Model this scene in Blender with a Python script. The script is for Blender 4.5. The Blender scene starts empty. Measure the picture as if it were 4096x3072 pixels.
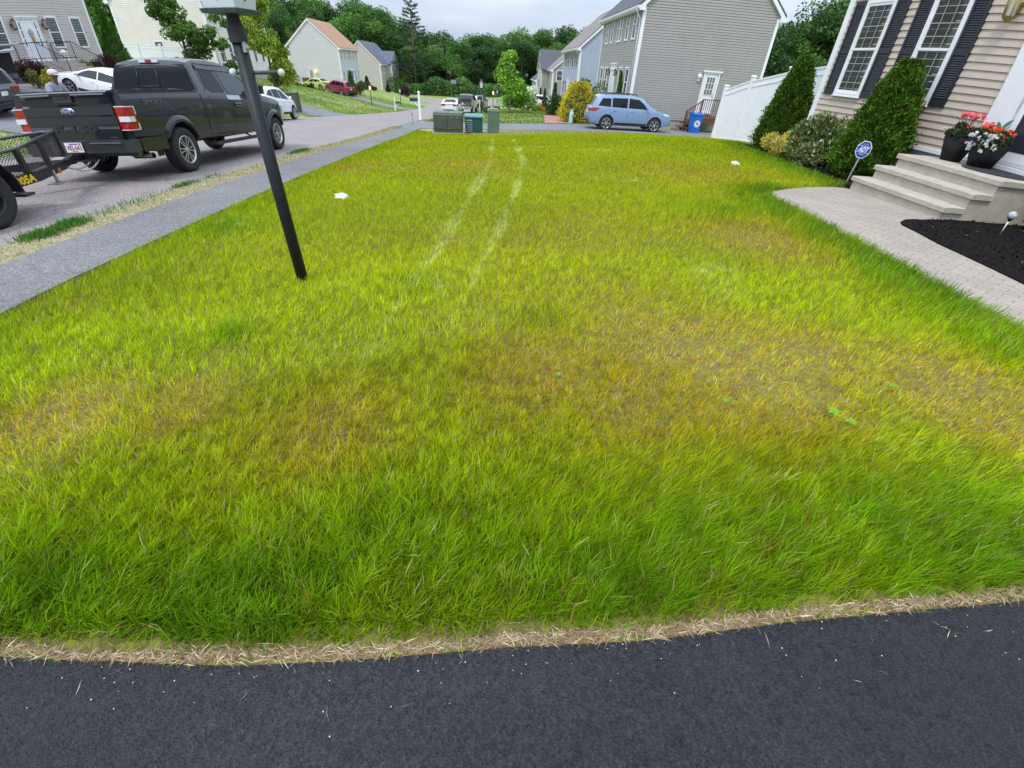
import bpy, bmesh, math, random
import numpy as np
from mathutils import Vector, Matrix, geometry
random.seed(7); rng = np.random.default_rng(7)
SC = bpy.context.scene
COL = SC.collection
pi = math.pi
# ------------------------------------------------------------------ camera
# a very wide lens with some barrel distortion; K gives angle off axis from image radius (mm on a 36 mm sensor)
K = (0.07016954848713021, -0.0004015992056356188, -6.866322885588005e-05, 1.81193848115222e-06)
RM = np.array([[0.9985738375158713, -0.009295627779240256, -0.05257263863471262], [-0.03558918359824778, 0.618117631781924, -0.7852795701475469], [0.03979574147614883, 0.7860306511736648, 0.6169052718010017]])
cam = bpy.data.cameras.new('camera'); camo = bpy.data.objects.new('camera', cam); COL.objects.link(camo)
cam.sensor_width = 36; cam.sensor_fit = 'HORIZONTAL'; cam.clip_start = .02; cam.clip_end = 3000
cam.type = 'PANO'; cam.panorama_type = 'FISHEYE_LENS_POLYNOMIAL'; cam.fisheye_fov = math.radians(178)
cam.fisheye_polynomial_k0 = 0; cam.fisheye_polynomial_k1, cam.fisheye_polynomial_k2, cam.fisheye_polynomial_k3, cam.fisheye_polynomial_k4 = [-k for k in K]
cam.lens = 14.5
camo.matrix_world = Matrix(RM.tolist()).to_4x4()
SC.camera = camo
# ------------------------------------------------------------------ light: thin overcast
SUN_EL, SUN_AZ = math.radians(58), math.radians(215)     # azimuth clockwise from +Y
w = bpy.data.worlds.new('World'); SC.world = w; w.use_nodes = True
nt = w.node_tree; nt.nodes.clear()
def N(nt, t, **k):
    n = nt.nodes.new(t)
    for a, b in k.items(): setattr(n, a, b)
    return n
out = N(nt, 'ShaderNodeOutputWorld'); bg = N(nt, 'ShaderNodeBackground'); bg.inputs[1].default_value = .1
sky = N(nt, 'ShaderNodeTexSky', sky_type='NISHITA', sun_disc=False, sun_elevation=SUN_EL, sun_rotation=SUN_AZ, air_density=1.2, dust_density=2.0)
tc = N(nt, 'ShaderNodeTexCoord'); mp = N(nt, 'ShaderNodeMapping'); mp.inputs['Scale'].default_value = (1.6, 1.6, 6)
nt.links.new(tc.outputs['Generated'], mp.inputs[0])
n1 = N(nt, 'ShaderNodeTexNoise'); n1.inputs['Scale'].default_value = 2.2; n1.inputs['Detail'].default_value = 7; n1.inputs['Roughness'].default_value = .55
nt.links.new(mp.outputs[0], n1.inputs['Vector'])
cr = N(nt, 'ShaderNodeValToRGB'); cr.color_ramp.elements[0].position = .30; cr.color_ramp.elements[0].color = (4.2, 5.0, 6.6, 1)
cr.color_ramp.elements[1].position = .72; cr.color_ramp.elements[1].color = (6.5, 7.1, 8.2, 1)
nt.links.new(n1.outputs[0], cr.inputs[0])
mx = N(nt, 'ShaderNodeMix', data_type='RGBA'); mx.inputs[0].default_value = .9
sx = N(nt, 'ShaderNodeSeparateXYZ'); nt.links.new(tc.outputs['Generated'], sx.inputs[0])
mr = N(nt, 'ShaderNodeMapRange'); mr.inputs['To Min'].default_value = .82; mr.inputs['To Max'].default_value = 3.0; nt.links.new(sx.outputs['Z'], mr.inputs['Value'])
vm = N(nt, 'ShaderNodeVectorMath', operation='SCALE'); nt.links.new(cr.outputs[0], vm.inputs[0]); nt.links.new(mr.outputs[0], vm.inputs['Scale'])
nt.links.new(sky.outputs[0], mx.inputs[6]); nt.links.new(vm.outputs[0], mx.inputs[7])
nt.links.new(mx.outputs[2], bg.inputs[0]); nt.links.new(bg.outputs[0], out.inputs[0])
sl = bpy.data.lights.new('sun', 'SUN'); sl.energy = 1.5; sl.angle = math.radians(12); sl.color = (1, .96, .9)
so = bpy.data.objects.new('sun', sl); COL.objects.link(so)
sdir = Vector((math.sin(SUN_AZ)*math.cos(SUN_EL), math.cos(SUN_AZ)*math.cos(SUN_EL), math.sin(SUN_EL)))
so.rotation_euler = (-sdir).to_track_quat('-Z', 'Y').to_euler(); so.location = (0, 0, 40)
SC.view_settings.view_transform = 'Standard'; SC.view_settings.look = 'None'
SC.view_settings.exposure = 0.42; SC.view_settings.gamma = 1
SC.cycles.max_bounces = 6; SC.cycles.transparent_max_bounces = 12
# ------------------------------------------------------------------ ground shape
_yt = np.arange(-40, 500, .25)
_z = np.interp(_yt, [-40,-10,.5,2.65,7.34,9.15,13.2,19,29,49,57,70,90,130,500], [-1.3,-1.38,-1.44,-1.525,-1.756,-1.85,-2.07,-2.44,-2.95,-4.25,-4.7,-5.3,-6.0,-6.5,-6.5])
_k = np.ones(17)/17; _z = np.convolve(np.pad(_z, 8, 'edge'), _k, 'valid')
_r = np.interp(_yt, [-40,0,6.5,12,16,19.5,24,28,31,37,43,48,60,100,200], [.1,.18,.31,.42,.5,.4,.15,.1,.25,.5,.65,.6,.5,.4,0]); _r = np.convolve(np.pad(_r, 8, 'edge'), _k, 'valid')
_b = np.interp(_yt, [-40,0,15,20,25,34,44,50,60,71,80,86,96,106,113,130], [.6,.6,1.2,1.5,1.95,2.3,3.1,2.9,2.4,1.4,2.0,2.5,2.2,.6,.4,0]); _b = np.convolve(np.pad(_b, 8, 'edge'), _k, 'valid')
def sm(a, b, x):
    t = np.clip((x-a)/(b-a), 0, 1); return t*t*(3-2*t)
def G(x, y):
    x = np.asarray(x, float); y = np.asarray(y, float)
    ru = np.interp(y, [30, 38], [6.5, 2.2]); xs = np.interp(y, [0, 28, 36, 55], [-14, -14, -12.4, -10.8])
    z = np.interp(y, _yt, _z) + sm(-3.6, ru, x)*np.interp(y, _yt, _r) + sm(xs, -25.0, x)*np.interp(y, _yt, _b)
    return z
def ray(u, v):                              # photo pixel (1024 px frame) -> world direction
    x = (u-512)*36/1024; y = (384-v)*36/1024; r = math.hypot(x, y)+1e-9; th = K[0]*r+K[1]*r**2+K[2]*r**3+K[3]*r**4
    return RM @ np.array((math.sin(th)*x/r, math.sin(th)*y/r, -math.cos(th)))
def gp(u, v, off=0.0):                      # where that sight line meets the ground
    d = ray(u, v); t = .3
    for i in range(4000):
        p = d*t
        if p[2] < G(p[0], p[1])+off:
            break
        t *= 1.003
    lo, hi = t/1.003, t
    for i in range(20):
        m = (lo+hi)/2; p = d*m
        if p[2] < G(p[0], p[1])+off: hi = m
        else: lo = m
    return d*hi
def yp(u, v, Y):
    d = ray(u, v); return d*(Y/d[1])
def xp(u, v, X):
    d = ray(u, v); return d*(X/d[0])
# ------------------------------------------------------------------ mesh helpers
class MB:
    def __init__(s): s.v = []; s.f = []; s.m = []; s.sm = []; s.cm = 0; s.cs = False
    def add(s, vs, fs):
        n = len(s.v); s.v += [tuple(p) for p in vs]
        for f in fs: s.f.append(tuple(i+n for i in f)); s.m.append(s.cm); s.sm.append(s.cs)
        return s
    def box(s, x0, x1, y0, y1, z0, z1):
        return s.add([(x0,y0,z0),(x1,y0,z0),(x1,y1,z0),(x0,y1,z0),(x0,y0,z1),(x1,y0,z1),(x1,y1,z1),(x0,y1,z1)],
                     [(0,3,2,1),(4,5,6,7),(0,1,5,4),(1,2,6,5),(2,3,7,6),(3,0,4,7)])
    def quad(s, *p): return s.add(p, [tuple(range(len(p)))])
    def prism(s, pts, d):                    # pts: closed 3D polygon, d: extrusion vector
        n = len(pts); q = [tuple(np.array(p)+np.array(d)) for p in pts]
        return s.add(list(pts)+q, [tuple(range(n))[::-1], tuple(range(n, 2*n))]+[(i, (i+1) % n, n+(i+1) % n, n+i) for i in range(n)])
    def tube(s, path, r, n=8, cap=True):
        path = [Vector(p) for p in path]; rs = r if hasattr(r, '__len__') else [r]*len(path)
        rings = []; prev = None
        for i, p in enumerate(path):
            t = (path[min(i+1, len(path)-1)]-path[max(i-1, 0)]).normalized()
            a = prev if prev is not None else (Vector((0,0,1)) if abs(t.z) < .9 else Vector((1,0,0)))
            u = (a-t*a.dot(t)).normalized(); w_ = t.cross(u); prev = u
            rings.append([p+u*math.cos(2*pi*k/n)*rs[i]+w_*math.sin(2*pi*k/n)*rs[i] for k in range(n)])
        vs = [q for R in rings for q in R]; fs = []
        for i in range(len(path)-1):
            for k in range(n): fs.append((i*n+k, i*n+(k+1) % n, (i+1)*n+(k+1) % n, (i+1)*n+k))
        if cap: fs += [tuple(range(n))[::-1], tuple(range((len(path)-1)*n, len(path)*n))]
        c = s.cs; s.cs = True; s.add(vs, fs); s.cs = c; return s
    def lathe(s, prof, n=24, o=(0,0,0), ax='z'):   # prof: (r, h)
        vs = []
        for r, h in prof:
            for k in range(n):
                a = 2*pi*k/n; p = (r*math.cos(a), r*math.sin(a), h)
                if ax == 'x': p = (h, p[0], p[1])
                elif ax == 'y': p = (p[0], h, -p[1])
                vs.append((p[0]+o[0], p[1]+o[1], p[2]+o[2]))
        fs = []
        for i in range(len(prof)-1):
            for k in range(n): fs.append((i*n+k, i*n+(k+1) % n, (i+1)*n+(k+1) % n, (i+1)*n+k))
        c = s.cs; s.cs = True; s.add(vs, fs); s.cs = c; return s
    def ball(s, c, r, n=12, sq=(1,1,1)):
        vs = []; fs = []; m = n//2
        for i in range(m+1):
            for k in range(n):
                a = pi*i/m; b = 2*pi*k/n
                vs.append((c[0]+r*sq[0]*math.sin(a)*math.cos(b), c[1]+r*sq[1]*math.sin(a)*math.sin(b), c[2]+r*sq[2]*math.cos(a)))
        for i in range(m):
            for k in range(n): fs.append((i*n+k, (i+1)*n+k, (i+1)*n+(k+1) % n, i*n+(k+1) % n))
        q = s.cs; s.cs = True; s.add(vs, fs); s.cs = q; return s
def mesh_of(name, mb, mats):
    me = bpy.data.meshes.new(name); me.from_pydata(mb.v, [], mb.f)
    for m in (mats if isinstance(mats, (list, tuple)) else [mats]): me.materials.append(m)
    me.polygons.foreach_set('material_index', mb.m); me.polygons.foreach_set('use_smooth', mb.sm)
    me.validate(); me.update(); return me
def tag(o, label=None, cat=None, group=None, kind=None):
    for k, v in (('label', label), ('category', cat), ('group', group), ('kind', kind)):
        if v: o[k] = v
    return o
def thing(name, label, cat, loc=(0,0,0), rz=0, group=None, rx=0):
    o = bpy.data.objects.new(name, None); COL.objects.link(o); o.location = [float(a) for a in loc]
    o.rotation_euler = (rx, 0, rz); o.empty_display_size = .2
    return tag(o, label, cat, group)
def part(name, mb, mats, parent=None, world=False, label=None, loc=None):
    if world and parent is not None:
        l = parent.location; mb.v = [(a-l[0], b-l[1], c-l[2]) for a, b, c in mb.v]
    o = bpy.data.objects.new(name, mesh_of(name, mb, mats)); COL.objects.link(o); o.parent = parent
    if label: o['label'] = label
    if loc is not None: o.location = loc
    return o
def np_obj(name, V, Q, mats, parent=None, col=None, smooth=False, mi=None):   # fast mesh from arrays; Q (n,k)
    me = bpy.data.meshes.new(name); V = np.asarray(V, np.float32); Q = np.asarray(Q, np.int32)
    me.vertices.add(len(V)); me.vertices.foreach_set('co', V.ravel())
    k = Q.shape[1]; me.loops.add(Q.size); me.loops.foreach_set('vertex_index', Q.ravel())
    me.polygons.add(len(Q)); me.polygons.foreach_set('loop_start', np.arange(0, Q.size, k, dtype=np.int32))
    me.polygons.foreach_set('loop_total', np.full(len(Q), k, np.int32))
    if smooth: me.polygons.foreach_set('use_smooth', np.ones(len(Q), bool))
    for m in (mats if isinstance(mats, (list, tuple)) else [mats]): me.materials.append(m)
    if mi is not None: me.polygons.foreach_set('material_index', np.asarray(mi, np.int32))
    if col is not None:
        a = me.color_attributes.new('tint', 'FLOAT_COLOR', 'POINT')
        c = np.ones((len(V), 4), np.float32); c[:, :3] = col; a.data.foreach_set('color', c.ravel())
    me.update(calc_edges=True)
    o = bpy.data.objects.new(name, me); COL.objects.link(o); o.parent = parent
    return o
def struct(o): o['kind'] = 'structure'; return o
def kids(o): return [c for c in bpy.data.objects if c.parent is o]
def dup(r, loc, rz=None, label=None, group=None, sc=None, rx=None):
    c = r.copy(); COL.objects.link(c); c.location = [float(a) for a in loc]
    if rz is not None: c.rotation_euler = (rx or 0, 0, rz)
    if sc: c.scale = (sc, sc, sc) if not hasattr(sc, '__len__') else sc
    if label: c['label'] = label
    if group: c['group'] = group
    for k in kids(r):
        d = k.copy(); COL.objects.link(d); d.parent = c
        for g in kids(k):
            e = g.copy(); COL.objects.link(e); e.parent = d
    return c
def inpoly(P, X, Y):
    r = np.zeros(np.shape(X), bool); n = len(P); j = n-1
    for i in range(n):
        xi, yi = P[i][:2]; xj, yj = P[j][:2]
        if yi != yj:
            r ^= ((yi > Y) != (yj > Y)) & (X < (xj-xi)*(Y-yi)/(yj-yi)+xi)
        j = i
    return r
def densify(P, s):
    o = []
    for i in range(len(P)):
        a = np.array(P[i][:2], float); b = np.array(P[(i+1) % len(P)][:2], float); n = max(1, int(np.linalg.norm(b-a)/s))
        o += [a+(b-a)*k/n for k in range(n)]
    return o
def sheet(name, P, m, off, sp=.5, thick=0.0, wob=0.0):
    B = densify(P, sp)
    if wob: B = [b+np.array((rng.normal()*wob, rng.normal()*wob)) for b in B]
    x0, y0 = np.min(B, 0); x1, y1 = np.max(B, 0)
    gx, gy = np.meshgrid(np.arange(x0+sp/2, x1, sp), np.arange(y0+sp/2, y1, sp)); gx = gx.ravel(); gy = gy.ravel()
    k = inpoly(B, gx, gy); pts = [Vector(b) for b in B]; nb = len(pts); pts += [Vector((a, b)) for a, b in zip(gx[k], gy[k])]
    vs, es, fs, *_ = geometry.delaunay_2d_cdt(pts, [(i, (i+1) % nb) for i in range(nb)], [], 1, 1e-4)
    mb = MB(); X = np.array([v[0] for v in vs]); Y = np.array([v[1] for v in vs]); Z = G(X, Y)+off
    mb.cs = True
    mb.add(list(zip(X, Y, Z)), fs)
    if thick:
        mb.cs = False
        for i in range(nb):
            a = B[i]; b = B[(i+1) % nb]; za = float(G(*a))+off; zb = float(G(*b))+off
            mb.quad((a[0], a[1], za), (a[0], a[1], za-thick), (b[0], b[1], zb-thick), (b[0], b[1], zb))
    o = part(name, mb, m); 
    me = o.data; bm = bmesh.new(); bm.from_mesh(me); 
    up = [f for f in bm.faces if abs(f.normal.z) > .5 and f.normal.z < 0]; bmesh.ops.reverse_faces(bm, faces=up); bm.to_mesh(me); bm.free()
    return o
# 2D value noise in numpy
_ng = rng.random((512, 512))
def vn(x, y, s):
    x = np.asarray(x)/s+100.3; y = np.asarray(y)/s+57.7; i = np.floor(x).astype(int); j = np.floor(y).astype(int); a = x-i; b = y-j
    a = a*a*(3-2*a); b = b*b*(3-2*b); g = lambda p, q: _ng[p % 512, q % 512]
    return (g(i, j)*(1-a)+g(i+1, j)*a)*(1-b)+(g(i, j+1)*(1-a)+g(i+1, j+1)*a)*b
# ------------------------------------------------------------------ materials
MATS = {}
def mat(name, col, rough=.7, metal=0, var=0, vs=5., bump=0, bs=40., coat=0, spec=None, col2=None, emis=None, stretch=None, trans=0, alpha=None, ior=None):
    if name in MATS: return MATS[name]
    m = bpy.data.materials.new(name); m.use_nodes = True; nt = m.node_tree; b = nt.nodes['Principled BSDF']; MATS[name] = m
    I = b.inputs; I['Base Color'].default_value = (*col, 1); I['Roughness'].default_value = rough; I['Metallic'].default_value = metal
    if coat: I['Coat Weight'].default_value = coat; I['Coat Roughness'].default_value = .04
    if spec is not None: I['Specular IOR Level'].default_value = spec
    if trans: I['Transmission Weight'].default_value = trans
    if ior: I['IOR'].default_value = ior
    if alpha is not None: I['Alpha'].default_value = alpha
    if emis: I['Emission Color'].default_value = (*emis[0], 1); I['Emission Strength'].default_value = emis[1]
    if var or bump or col2:
        tc = N(nt, 'ShaderNodeTexCoord'); vec = tc.outputs['Object']
        if stretch:
            mp = N(nt, 'ShaderNodeMapping'); mp.inputs['Scale'].default_value = stretch; nt.links.new(vec, mp.inputs[0]); vec = mp.outputs[0]
        if var or col2:
            n = N(nt, 'ShaderNodeTexNoise'); n.inputs['Scale'].default_value = vs; n.inputs['Detail'].default_value = 5; n.inputs['Roughness'].default_value = .6
            nt.links.new(vec, n.inputs['Vector'])
            c2 = col2 or tuple(max(0, c*(1-var)) for c in col); c1 = col if col2 else tuple(min(1, c*(1+var)) for c in col)
            r = N(nt, 'ShaderNodeValToRGB'); r.color_ramp.elements[0].position = .35; r.color_ramp.elements[1].position = .65
            r.color_ramp.elements[0].color = (*c2, 1); r.color_ramp.elements[1].color = (*c1, 1)
            nt.links.new(n.outputs[0], r.inputs[0]); nt.links.new(r.outputs[0], I['Base Color'])
        if bump:
            n = N(nt, 'ShaderNodeTexNoise'); n.inputs['Scale'].default_value = bs; n.inputs['Detail'].default_value = 4
            nt.links.new(vec, n.inputs['Vector']); bb = N(nt, 'ShaderNodeBump'); bb.inputs['Strength'].default_value = bump; bb.inputs['Distance'].default_value = .02
            nt.links.new(n.outputs[0], bb.inputs['Height']); nt.links.new(bb.outputs[0], I['Normal'])
    return m
def leafmat(name, tr=.35, rough=.55, tint=None, gloss=True):       # blades and leaves: colour attribute, light passes through
    m = bpy.data.materials.new(name); m.use_nodes = True; nt = m.node_tree; nt.nodes.clear(); MATS[name] = m
    o = N(nt, 'ShaderNodeOutputMaterial'); a = N(nt, 'ShaderNodeVertexColor', layer_name='tint')
    if tint: a = N(nt, 'ShaderNodeRGB'); a.outputs[0].default_value = (*tint, 1)
    oi = N(nt, 'ShaderNodeObjectInfo'); hs = N(nt, 'ShaderNodeHueSaturation'); mr = N(nt, 'ShaderNodeMapRange')
    mr.inputs['To Min'].default_value = .82; mr.inputs['To Max'].default_value = 1.18
    nt.links.new(oi.outputs['Random'], mr.inputs['Value']); nt.links.new(mr.outputs[0], hs.inputs['Value']); nt.links.new(a.outputs[0], hs.inputs['Color'])
    p = N(nt, 'ShaderNodeBsdfPrincipled'); p.inputs['Roughness'].default_value = rough; p.inputs['Specular IOR Level'].default_value = .25 if gloss else .05
    t = N(nt, 'ShaderNodeBsdfTranslucent'); mx = N(nt, 'ShaderNodeMixShader'); mx.inputs[0].default_value = tr
    nt.links.new(hs.outputs[0], p.inputs['Base Color']); nt.links.new(hs.outputs[0], t.inputs[0])
    nt.links.new(p.outputs[0], mx.inputs[1]); nt.links.new(t.outputs[0], mx.inputs[2]); nt.links.new(mx.outputs[0], o.inputs[0])
    return m
def asphalt(name, c, speck=.0, fleck=None, sc=1., blot=.12, bump=.5, rough=.85, crack=0):
    m = bpy.data.materials.new(name); m.use_nodes = True; nt = m.node_tree; b = nt.nodes['Principled BSDF']; MATS[name] = m
    L = nt.links.new; tc = N(nt, 'ShaderNodeTexCoord'); V = tc.outputs['Object']
    def noise(s, d=4, r=.6):
        n = N(nt, 'ShaderNodeTexNoise'); n.inputs['Scale'].default_value = s; n.inputs['Detail'].default_value = d; n.inputs['Roughness'].default_value = r; L(V, n.inputs['Vector']); return n.outputs[0]
    def ramp(src, p0, p1, c0, c1):
        r = N(nt, 'ShaderNodeValToRGB'); r.color_ramp.elements[0].position = p0; r.color_ramp.elements[1].position = p1
        r.color_ramp.elements[0].color = (*c0, 1); r.color_ramp.elements[1].color = (*c1, 1); L(src, r.inputs[0]); return r.outputs[0]
    def mul(a, b_, f=1.):
        x = N(nt, 'ShaderNodeMix', data_type='RGBA', blend_type='MULTIPLY'); x.inputs[0].default_value = f; L(a, x.inputs[6]); L(b_, x.inputs[7]); return x.outputs[2]
    base = ramp(noise(.9/sc, 6, .65), .3, .7, tuple(k*(1-blot) for k in c), tuple(k*(1+blot) for k in c))
    vo = N(nt, 'ShaderNodeTexVoronoi'); vo.inputs['Scale'].default_value = 130/sc; L(V, vo.inputs['Vector'])
    bw = N(nt, 'ShaderNodeRGBToBW'); L(vo.outputs['Color'], bw.inputs[0])
    g = ramp(bw.outputs[0], .1, .95, (.6,)*3, (1.5,)*3); col = mul(base, g)
    g2 = ramp(noise(45/sc, 3, .7), .35, .7, (.8,)*3, (1.2,)*3); col = mul(col, g2)
    if fleck:
        v2 = N(nt, 'ShaderNodeTexVoronoi'); v2.inputs['Scale'].default_value = fleck[0]; L(V, v2.inputs['Vector'])
        b2 = N(nt, 'ShaderNodeSeparateColor'); L(v2.outputs['Color'], b2.inputs[0])
        gt = N(nt, 'ShaderNodeMath', operation='GREATER_THAN'); gt.inputs[1].default_value = fleck[1]; L(b2.outputs[0], gt.inputs[0])
        lt = N(nt, 'ShaderNodeMath', operation='LESS_THAN'); lt.inputs[1].default_value = fleck[2]; L(v2.outputs['Distance'], lt.inputs[0])
        mm = N(nt, 'ShaderNodeMath', operation='MULTIPLY'); L(gt.outputs[0], mm.inputs[0]); L(lt.outputs[0], mm.inputs[1])
        x = N(nt, 'ShaderNodeMix', data_type='RGBA'); L(mm.outputs[0], x.inputs[0]); L(col, x.inputs[6]); x.inputs[7].default_value = (.75, .73, .68, 1); col = x.outputs[2]
    if crack:
        v3 = N(nt, 'ShaderNodeTexVoronoi', feature='DISTANCE_TO_EDGE'); v3.inputs['Scale'].default_value = .35
        w1 = N(nt, 'ShaderNodeTexNoise'); w1.inputs['Scale'].default_value = 1.5; w1.inputs['Detail'].default_value = 6; L(V, w1.inputs['Vector'])
        va = N(nt, 'ShaderNodeVectorMath', operation='ADD'); L(V, va.inputs[0]); L(w1.outputs['Color'], va.inputs[1]); L(va.outputs[0], v3.inputs['Vector'])
        c3 = ramp(v3.outputs['Distance'], .0, .012, (1-crack,)*3, (1, 1, 1)); col = mul(col, c3)
    L(col, b.inputs['Base Color']); b.inputs['Roughness'].default_value = rough; b.inputs['Specular IOR Level'].default_value = .35
    bp = N(nt, 'ShaderNodeBump'); bp.inputs['Strength'].default_value = bump; bp.inputs['Distance'].default_value = .006*sc
    ad = N(nt, 'ShaderNodeMath', operation='ADD'); L(noise(160/sc, 2), ad.inputs[0]); L(vo.outputs['Distance'], ad.inputs[1]); L(ad.outputs[0], bp.inputs['Height']); L(bp.outputs[0], b.inputs['Normal'])
    return m
M_white = mat('white_vinyl', (.80, .81, .83), .45, var=.03, vs=3)
M_trim = mat('white_trim', (.78, .79, .80), .5, var=.04, vs=2)
M_glass = mat('window_glass', (.035, .05, .055), .06, spec=.9, var=.5, vs=1.2)
M_black = mat('black_metal', (.012, .013, .016), .35, var=.15, vs=8)
M_rubber = mat('tyre_rubber', (.02, .02, .021), .85, var=.2, vs=12, bump=.2, bs=60)
M_dark = mat('dark_cavity', (.006, .006, .007), .9)
M_alu = mat('alloy', (.55, .56, .58), .28, metal=.9)
M_chrome = mat('chrome', (.75, .77, .8), .12, metal=1)
M_plastic = mat('black_plastic', (.022, .023, .025), .55, var=.1, vs=10)
M_conc = mat('precast_concrete', (.43, .385, .315), .9, var=.1, vs=6, bump=.35, bs=60)
M_found = mat('foundation', (.36, .35, .33), .92, var=.12, vs=2, bump=.3, bs=30)
# ------------------------------------------------------------------ ground sheet and paved sheets
road_R = [(-14,-5.1),(27,-5.1),(36,-4.9),(46,-4.3),(56,-3.4),(66,-2.2),(78,-.8),(88,.4)]
road_L = [(-14,-12.4),(20,-12.5),(22,-13.4),(32,-13.4),(34,-12.5),(45,-11.6),(56,-10.8),(66,-10.2),(78,-10.4),(88,-11)]
cul = [(-5+10*math.cos(a), 97+9.5*math.sin(a)) for a in np.linspace(-.85, pi+.85, 26)]
ROAD = [(x, y) for y, x in road_R]+cul+[(x, y) for y, x in road_L][::-1]
DRIVE2 = [(-5.12,23.0),(-3.7,24.1),(9,24.6),(13,25.0),(13.5,30.0),(8.6,30.6),(-2,29.8),(-5.0,31.2)]
DRIVE1 = [(-12.4,15.6),(-14,16.6),(-25,17.5),(-25,26.5),(-16,26.8),(-14,23),(-12.45,21)]
DRIVEL2 = [(-12.3,36),(-24,37.5),(-24,42.5),(-11.8,42)]
DRIVEL3 = [(-10.3,62),(-16,65),(-22,69),(-30,74),(-30,79),(-21,75),(-14,70),(-10.3,67)]
EDGE = [gp(u*.46293, v*.46293)[:2] for u, v in [(0,1420),(250,1431),(500,1440),(740,1429),(1100,1400),(1400,1385),(1700,1346),(2000,1318),(2212,1299)]]
HOMEDRIVE = [(-5.1,-9),(-3.6,-7.5),(8,-7.5),(8,EDGE[-1][1]+.28)]+[tuple(p) for p in EDGE[::-1]]+[(-3.6,EDGE[0][1]-.0),(-5.1,EDGE[0][1]+.6)]
SLAB = [(-4.6,-14),(-3.6,-14),(-3.6,24.1),(-4.6,23.4)]
WALKPX = [(3090,770),(3078,785),(3100,806),(3160,832),(3277,892),(3400,960),(3520,1026),(3640,1088),(3743,1145),(3900,1228),(4096,1333)]
WALKR = [(4096,1150),(3900,1055),(3743,981),(3660,935),(3605,908),(3597,897),(3612,890),(3650,886),(3743,888)]
wl = [gp(u/4, v/4)[:2] for u, v in WALKPX]; wr_ = [gp(u/4, v/4)[:2] for u, v in WALKR]
stepL = gp(3399/4, 757/4)[:2]; upper = [gp(u/4, v/4)[:2] for u, v in [(3330,752),(3230,754),(3150,760)]]
WALK = [tuple(p) for p in wl]+[(wl[-1][0]+.9, wl[-1][1]-1.3), (wl[-1][0]+2.3, wl[-1][1]-1.3)]+[tuple(p) for p in wr_]+[(6.33, 5.55), (6.33, 7.56)]+[tuple(p) for p in upper]
bedfar = [gp(u*.46293, v*.46293)[:2] for u, v in [(1835,403),(1760,372),(1690,342),(1640,325),(1612,314)]]
bedfar = [(p[0]-(.10 if i == 0 else .32), p[1]-.05) for i, p in enumerate(bedfar)]
LAWN = [tuple(p) for p in EDGE]+[(3.2, EDGE[-1][1]+.05), (4.4, EDGE[-1][1]+.1)]+[(wl[-1][0]+.9, wl[-1][1]-1.3)]+[tuple(p) for p in wl[::-1]]+[tuple(p) for p in upper[::-1]]+[tuple(p) for p in bedfar]+[(9.25,15.3),(9.25,19.7),(6,19.5),(2,19.6),(0,19.5),(-.8,20.2),(-3.6,22.4),(-3.6,EDGE[0][1])]
PAD = [(-3.6,22.35),(-.8,20.15),(0,19.45),(6,19.45),(11,19.6),(13,25.0),(9,24.6),(-3.6,24.1)]
BEDFAR = [(6.33,7.57)]+[tuple(p) for p in bedfar]+[(9.2,15.4),(9.25,12.3),(8.15,12.0),(8.15,7.2),(7.2,7.2)]
BEDNEAR = [tuple(p) for p in wr_]+[(6.33,5.55),(8.15,5.55),(8.15,-.9),(wl[-1][0]+2.3, wl[-1][1]-1.3)]
print('step left', stepL, 'wl', [tuple(np.round(p,2)) for p in wl], 'wr', [tuple(np.round(p,2)) for p in wr_], 'bed', [tuple(np.round(p,2)) for p in bedfar])
SHEETS = [ROAD, DRIVE2, DRIVE1, DRIVEL2, DRIVEL3, HOMEDRIVE, SLAB, WALK, LAWN, PAD, BEDFAR, BEDNEAR, [(-5.1,-14),(-4.6,-14),(-4.6,23.4),(-5.1,23.4)]]
gx = np.unique(np.concatenate([np.arange(-150,-30,4), np.arange(-30,-12,1.), np.arange(-12,12,.3), np.arange(12,30,1.), np.arange(30,151,4)]))
gy = np.unique(np.concatenate([np.arange(-16,-2,1.), np.arange(-2,30,.35), np.arange(30,110,1.), np.arange(110,420,6)]))
X, Y = np.meshgrid(gx, gy); Z = G(X, Y); low = np.zeros(X.shape, bool)
for P_ in SHEETS: low |= inpoly(P_, X, Y)
Z = Z-low*.06
nx = len(gx); ny = len(gy); idx = np.arange(nx*ny).reshape(ny, nx)
Q = np.stack([idx[:-1,:-1], idx[:-1,1:], idx[1:,1:], idx[1:,:-1]], -1).reshape(-1, 4)
m_ground = mat('yard_grass', (.17,.24,.035), .95, col2=(.26,.23,.07), vs=.55, bump=.6, bs=14)
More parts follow.
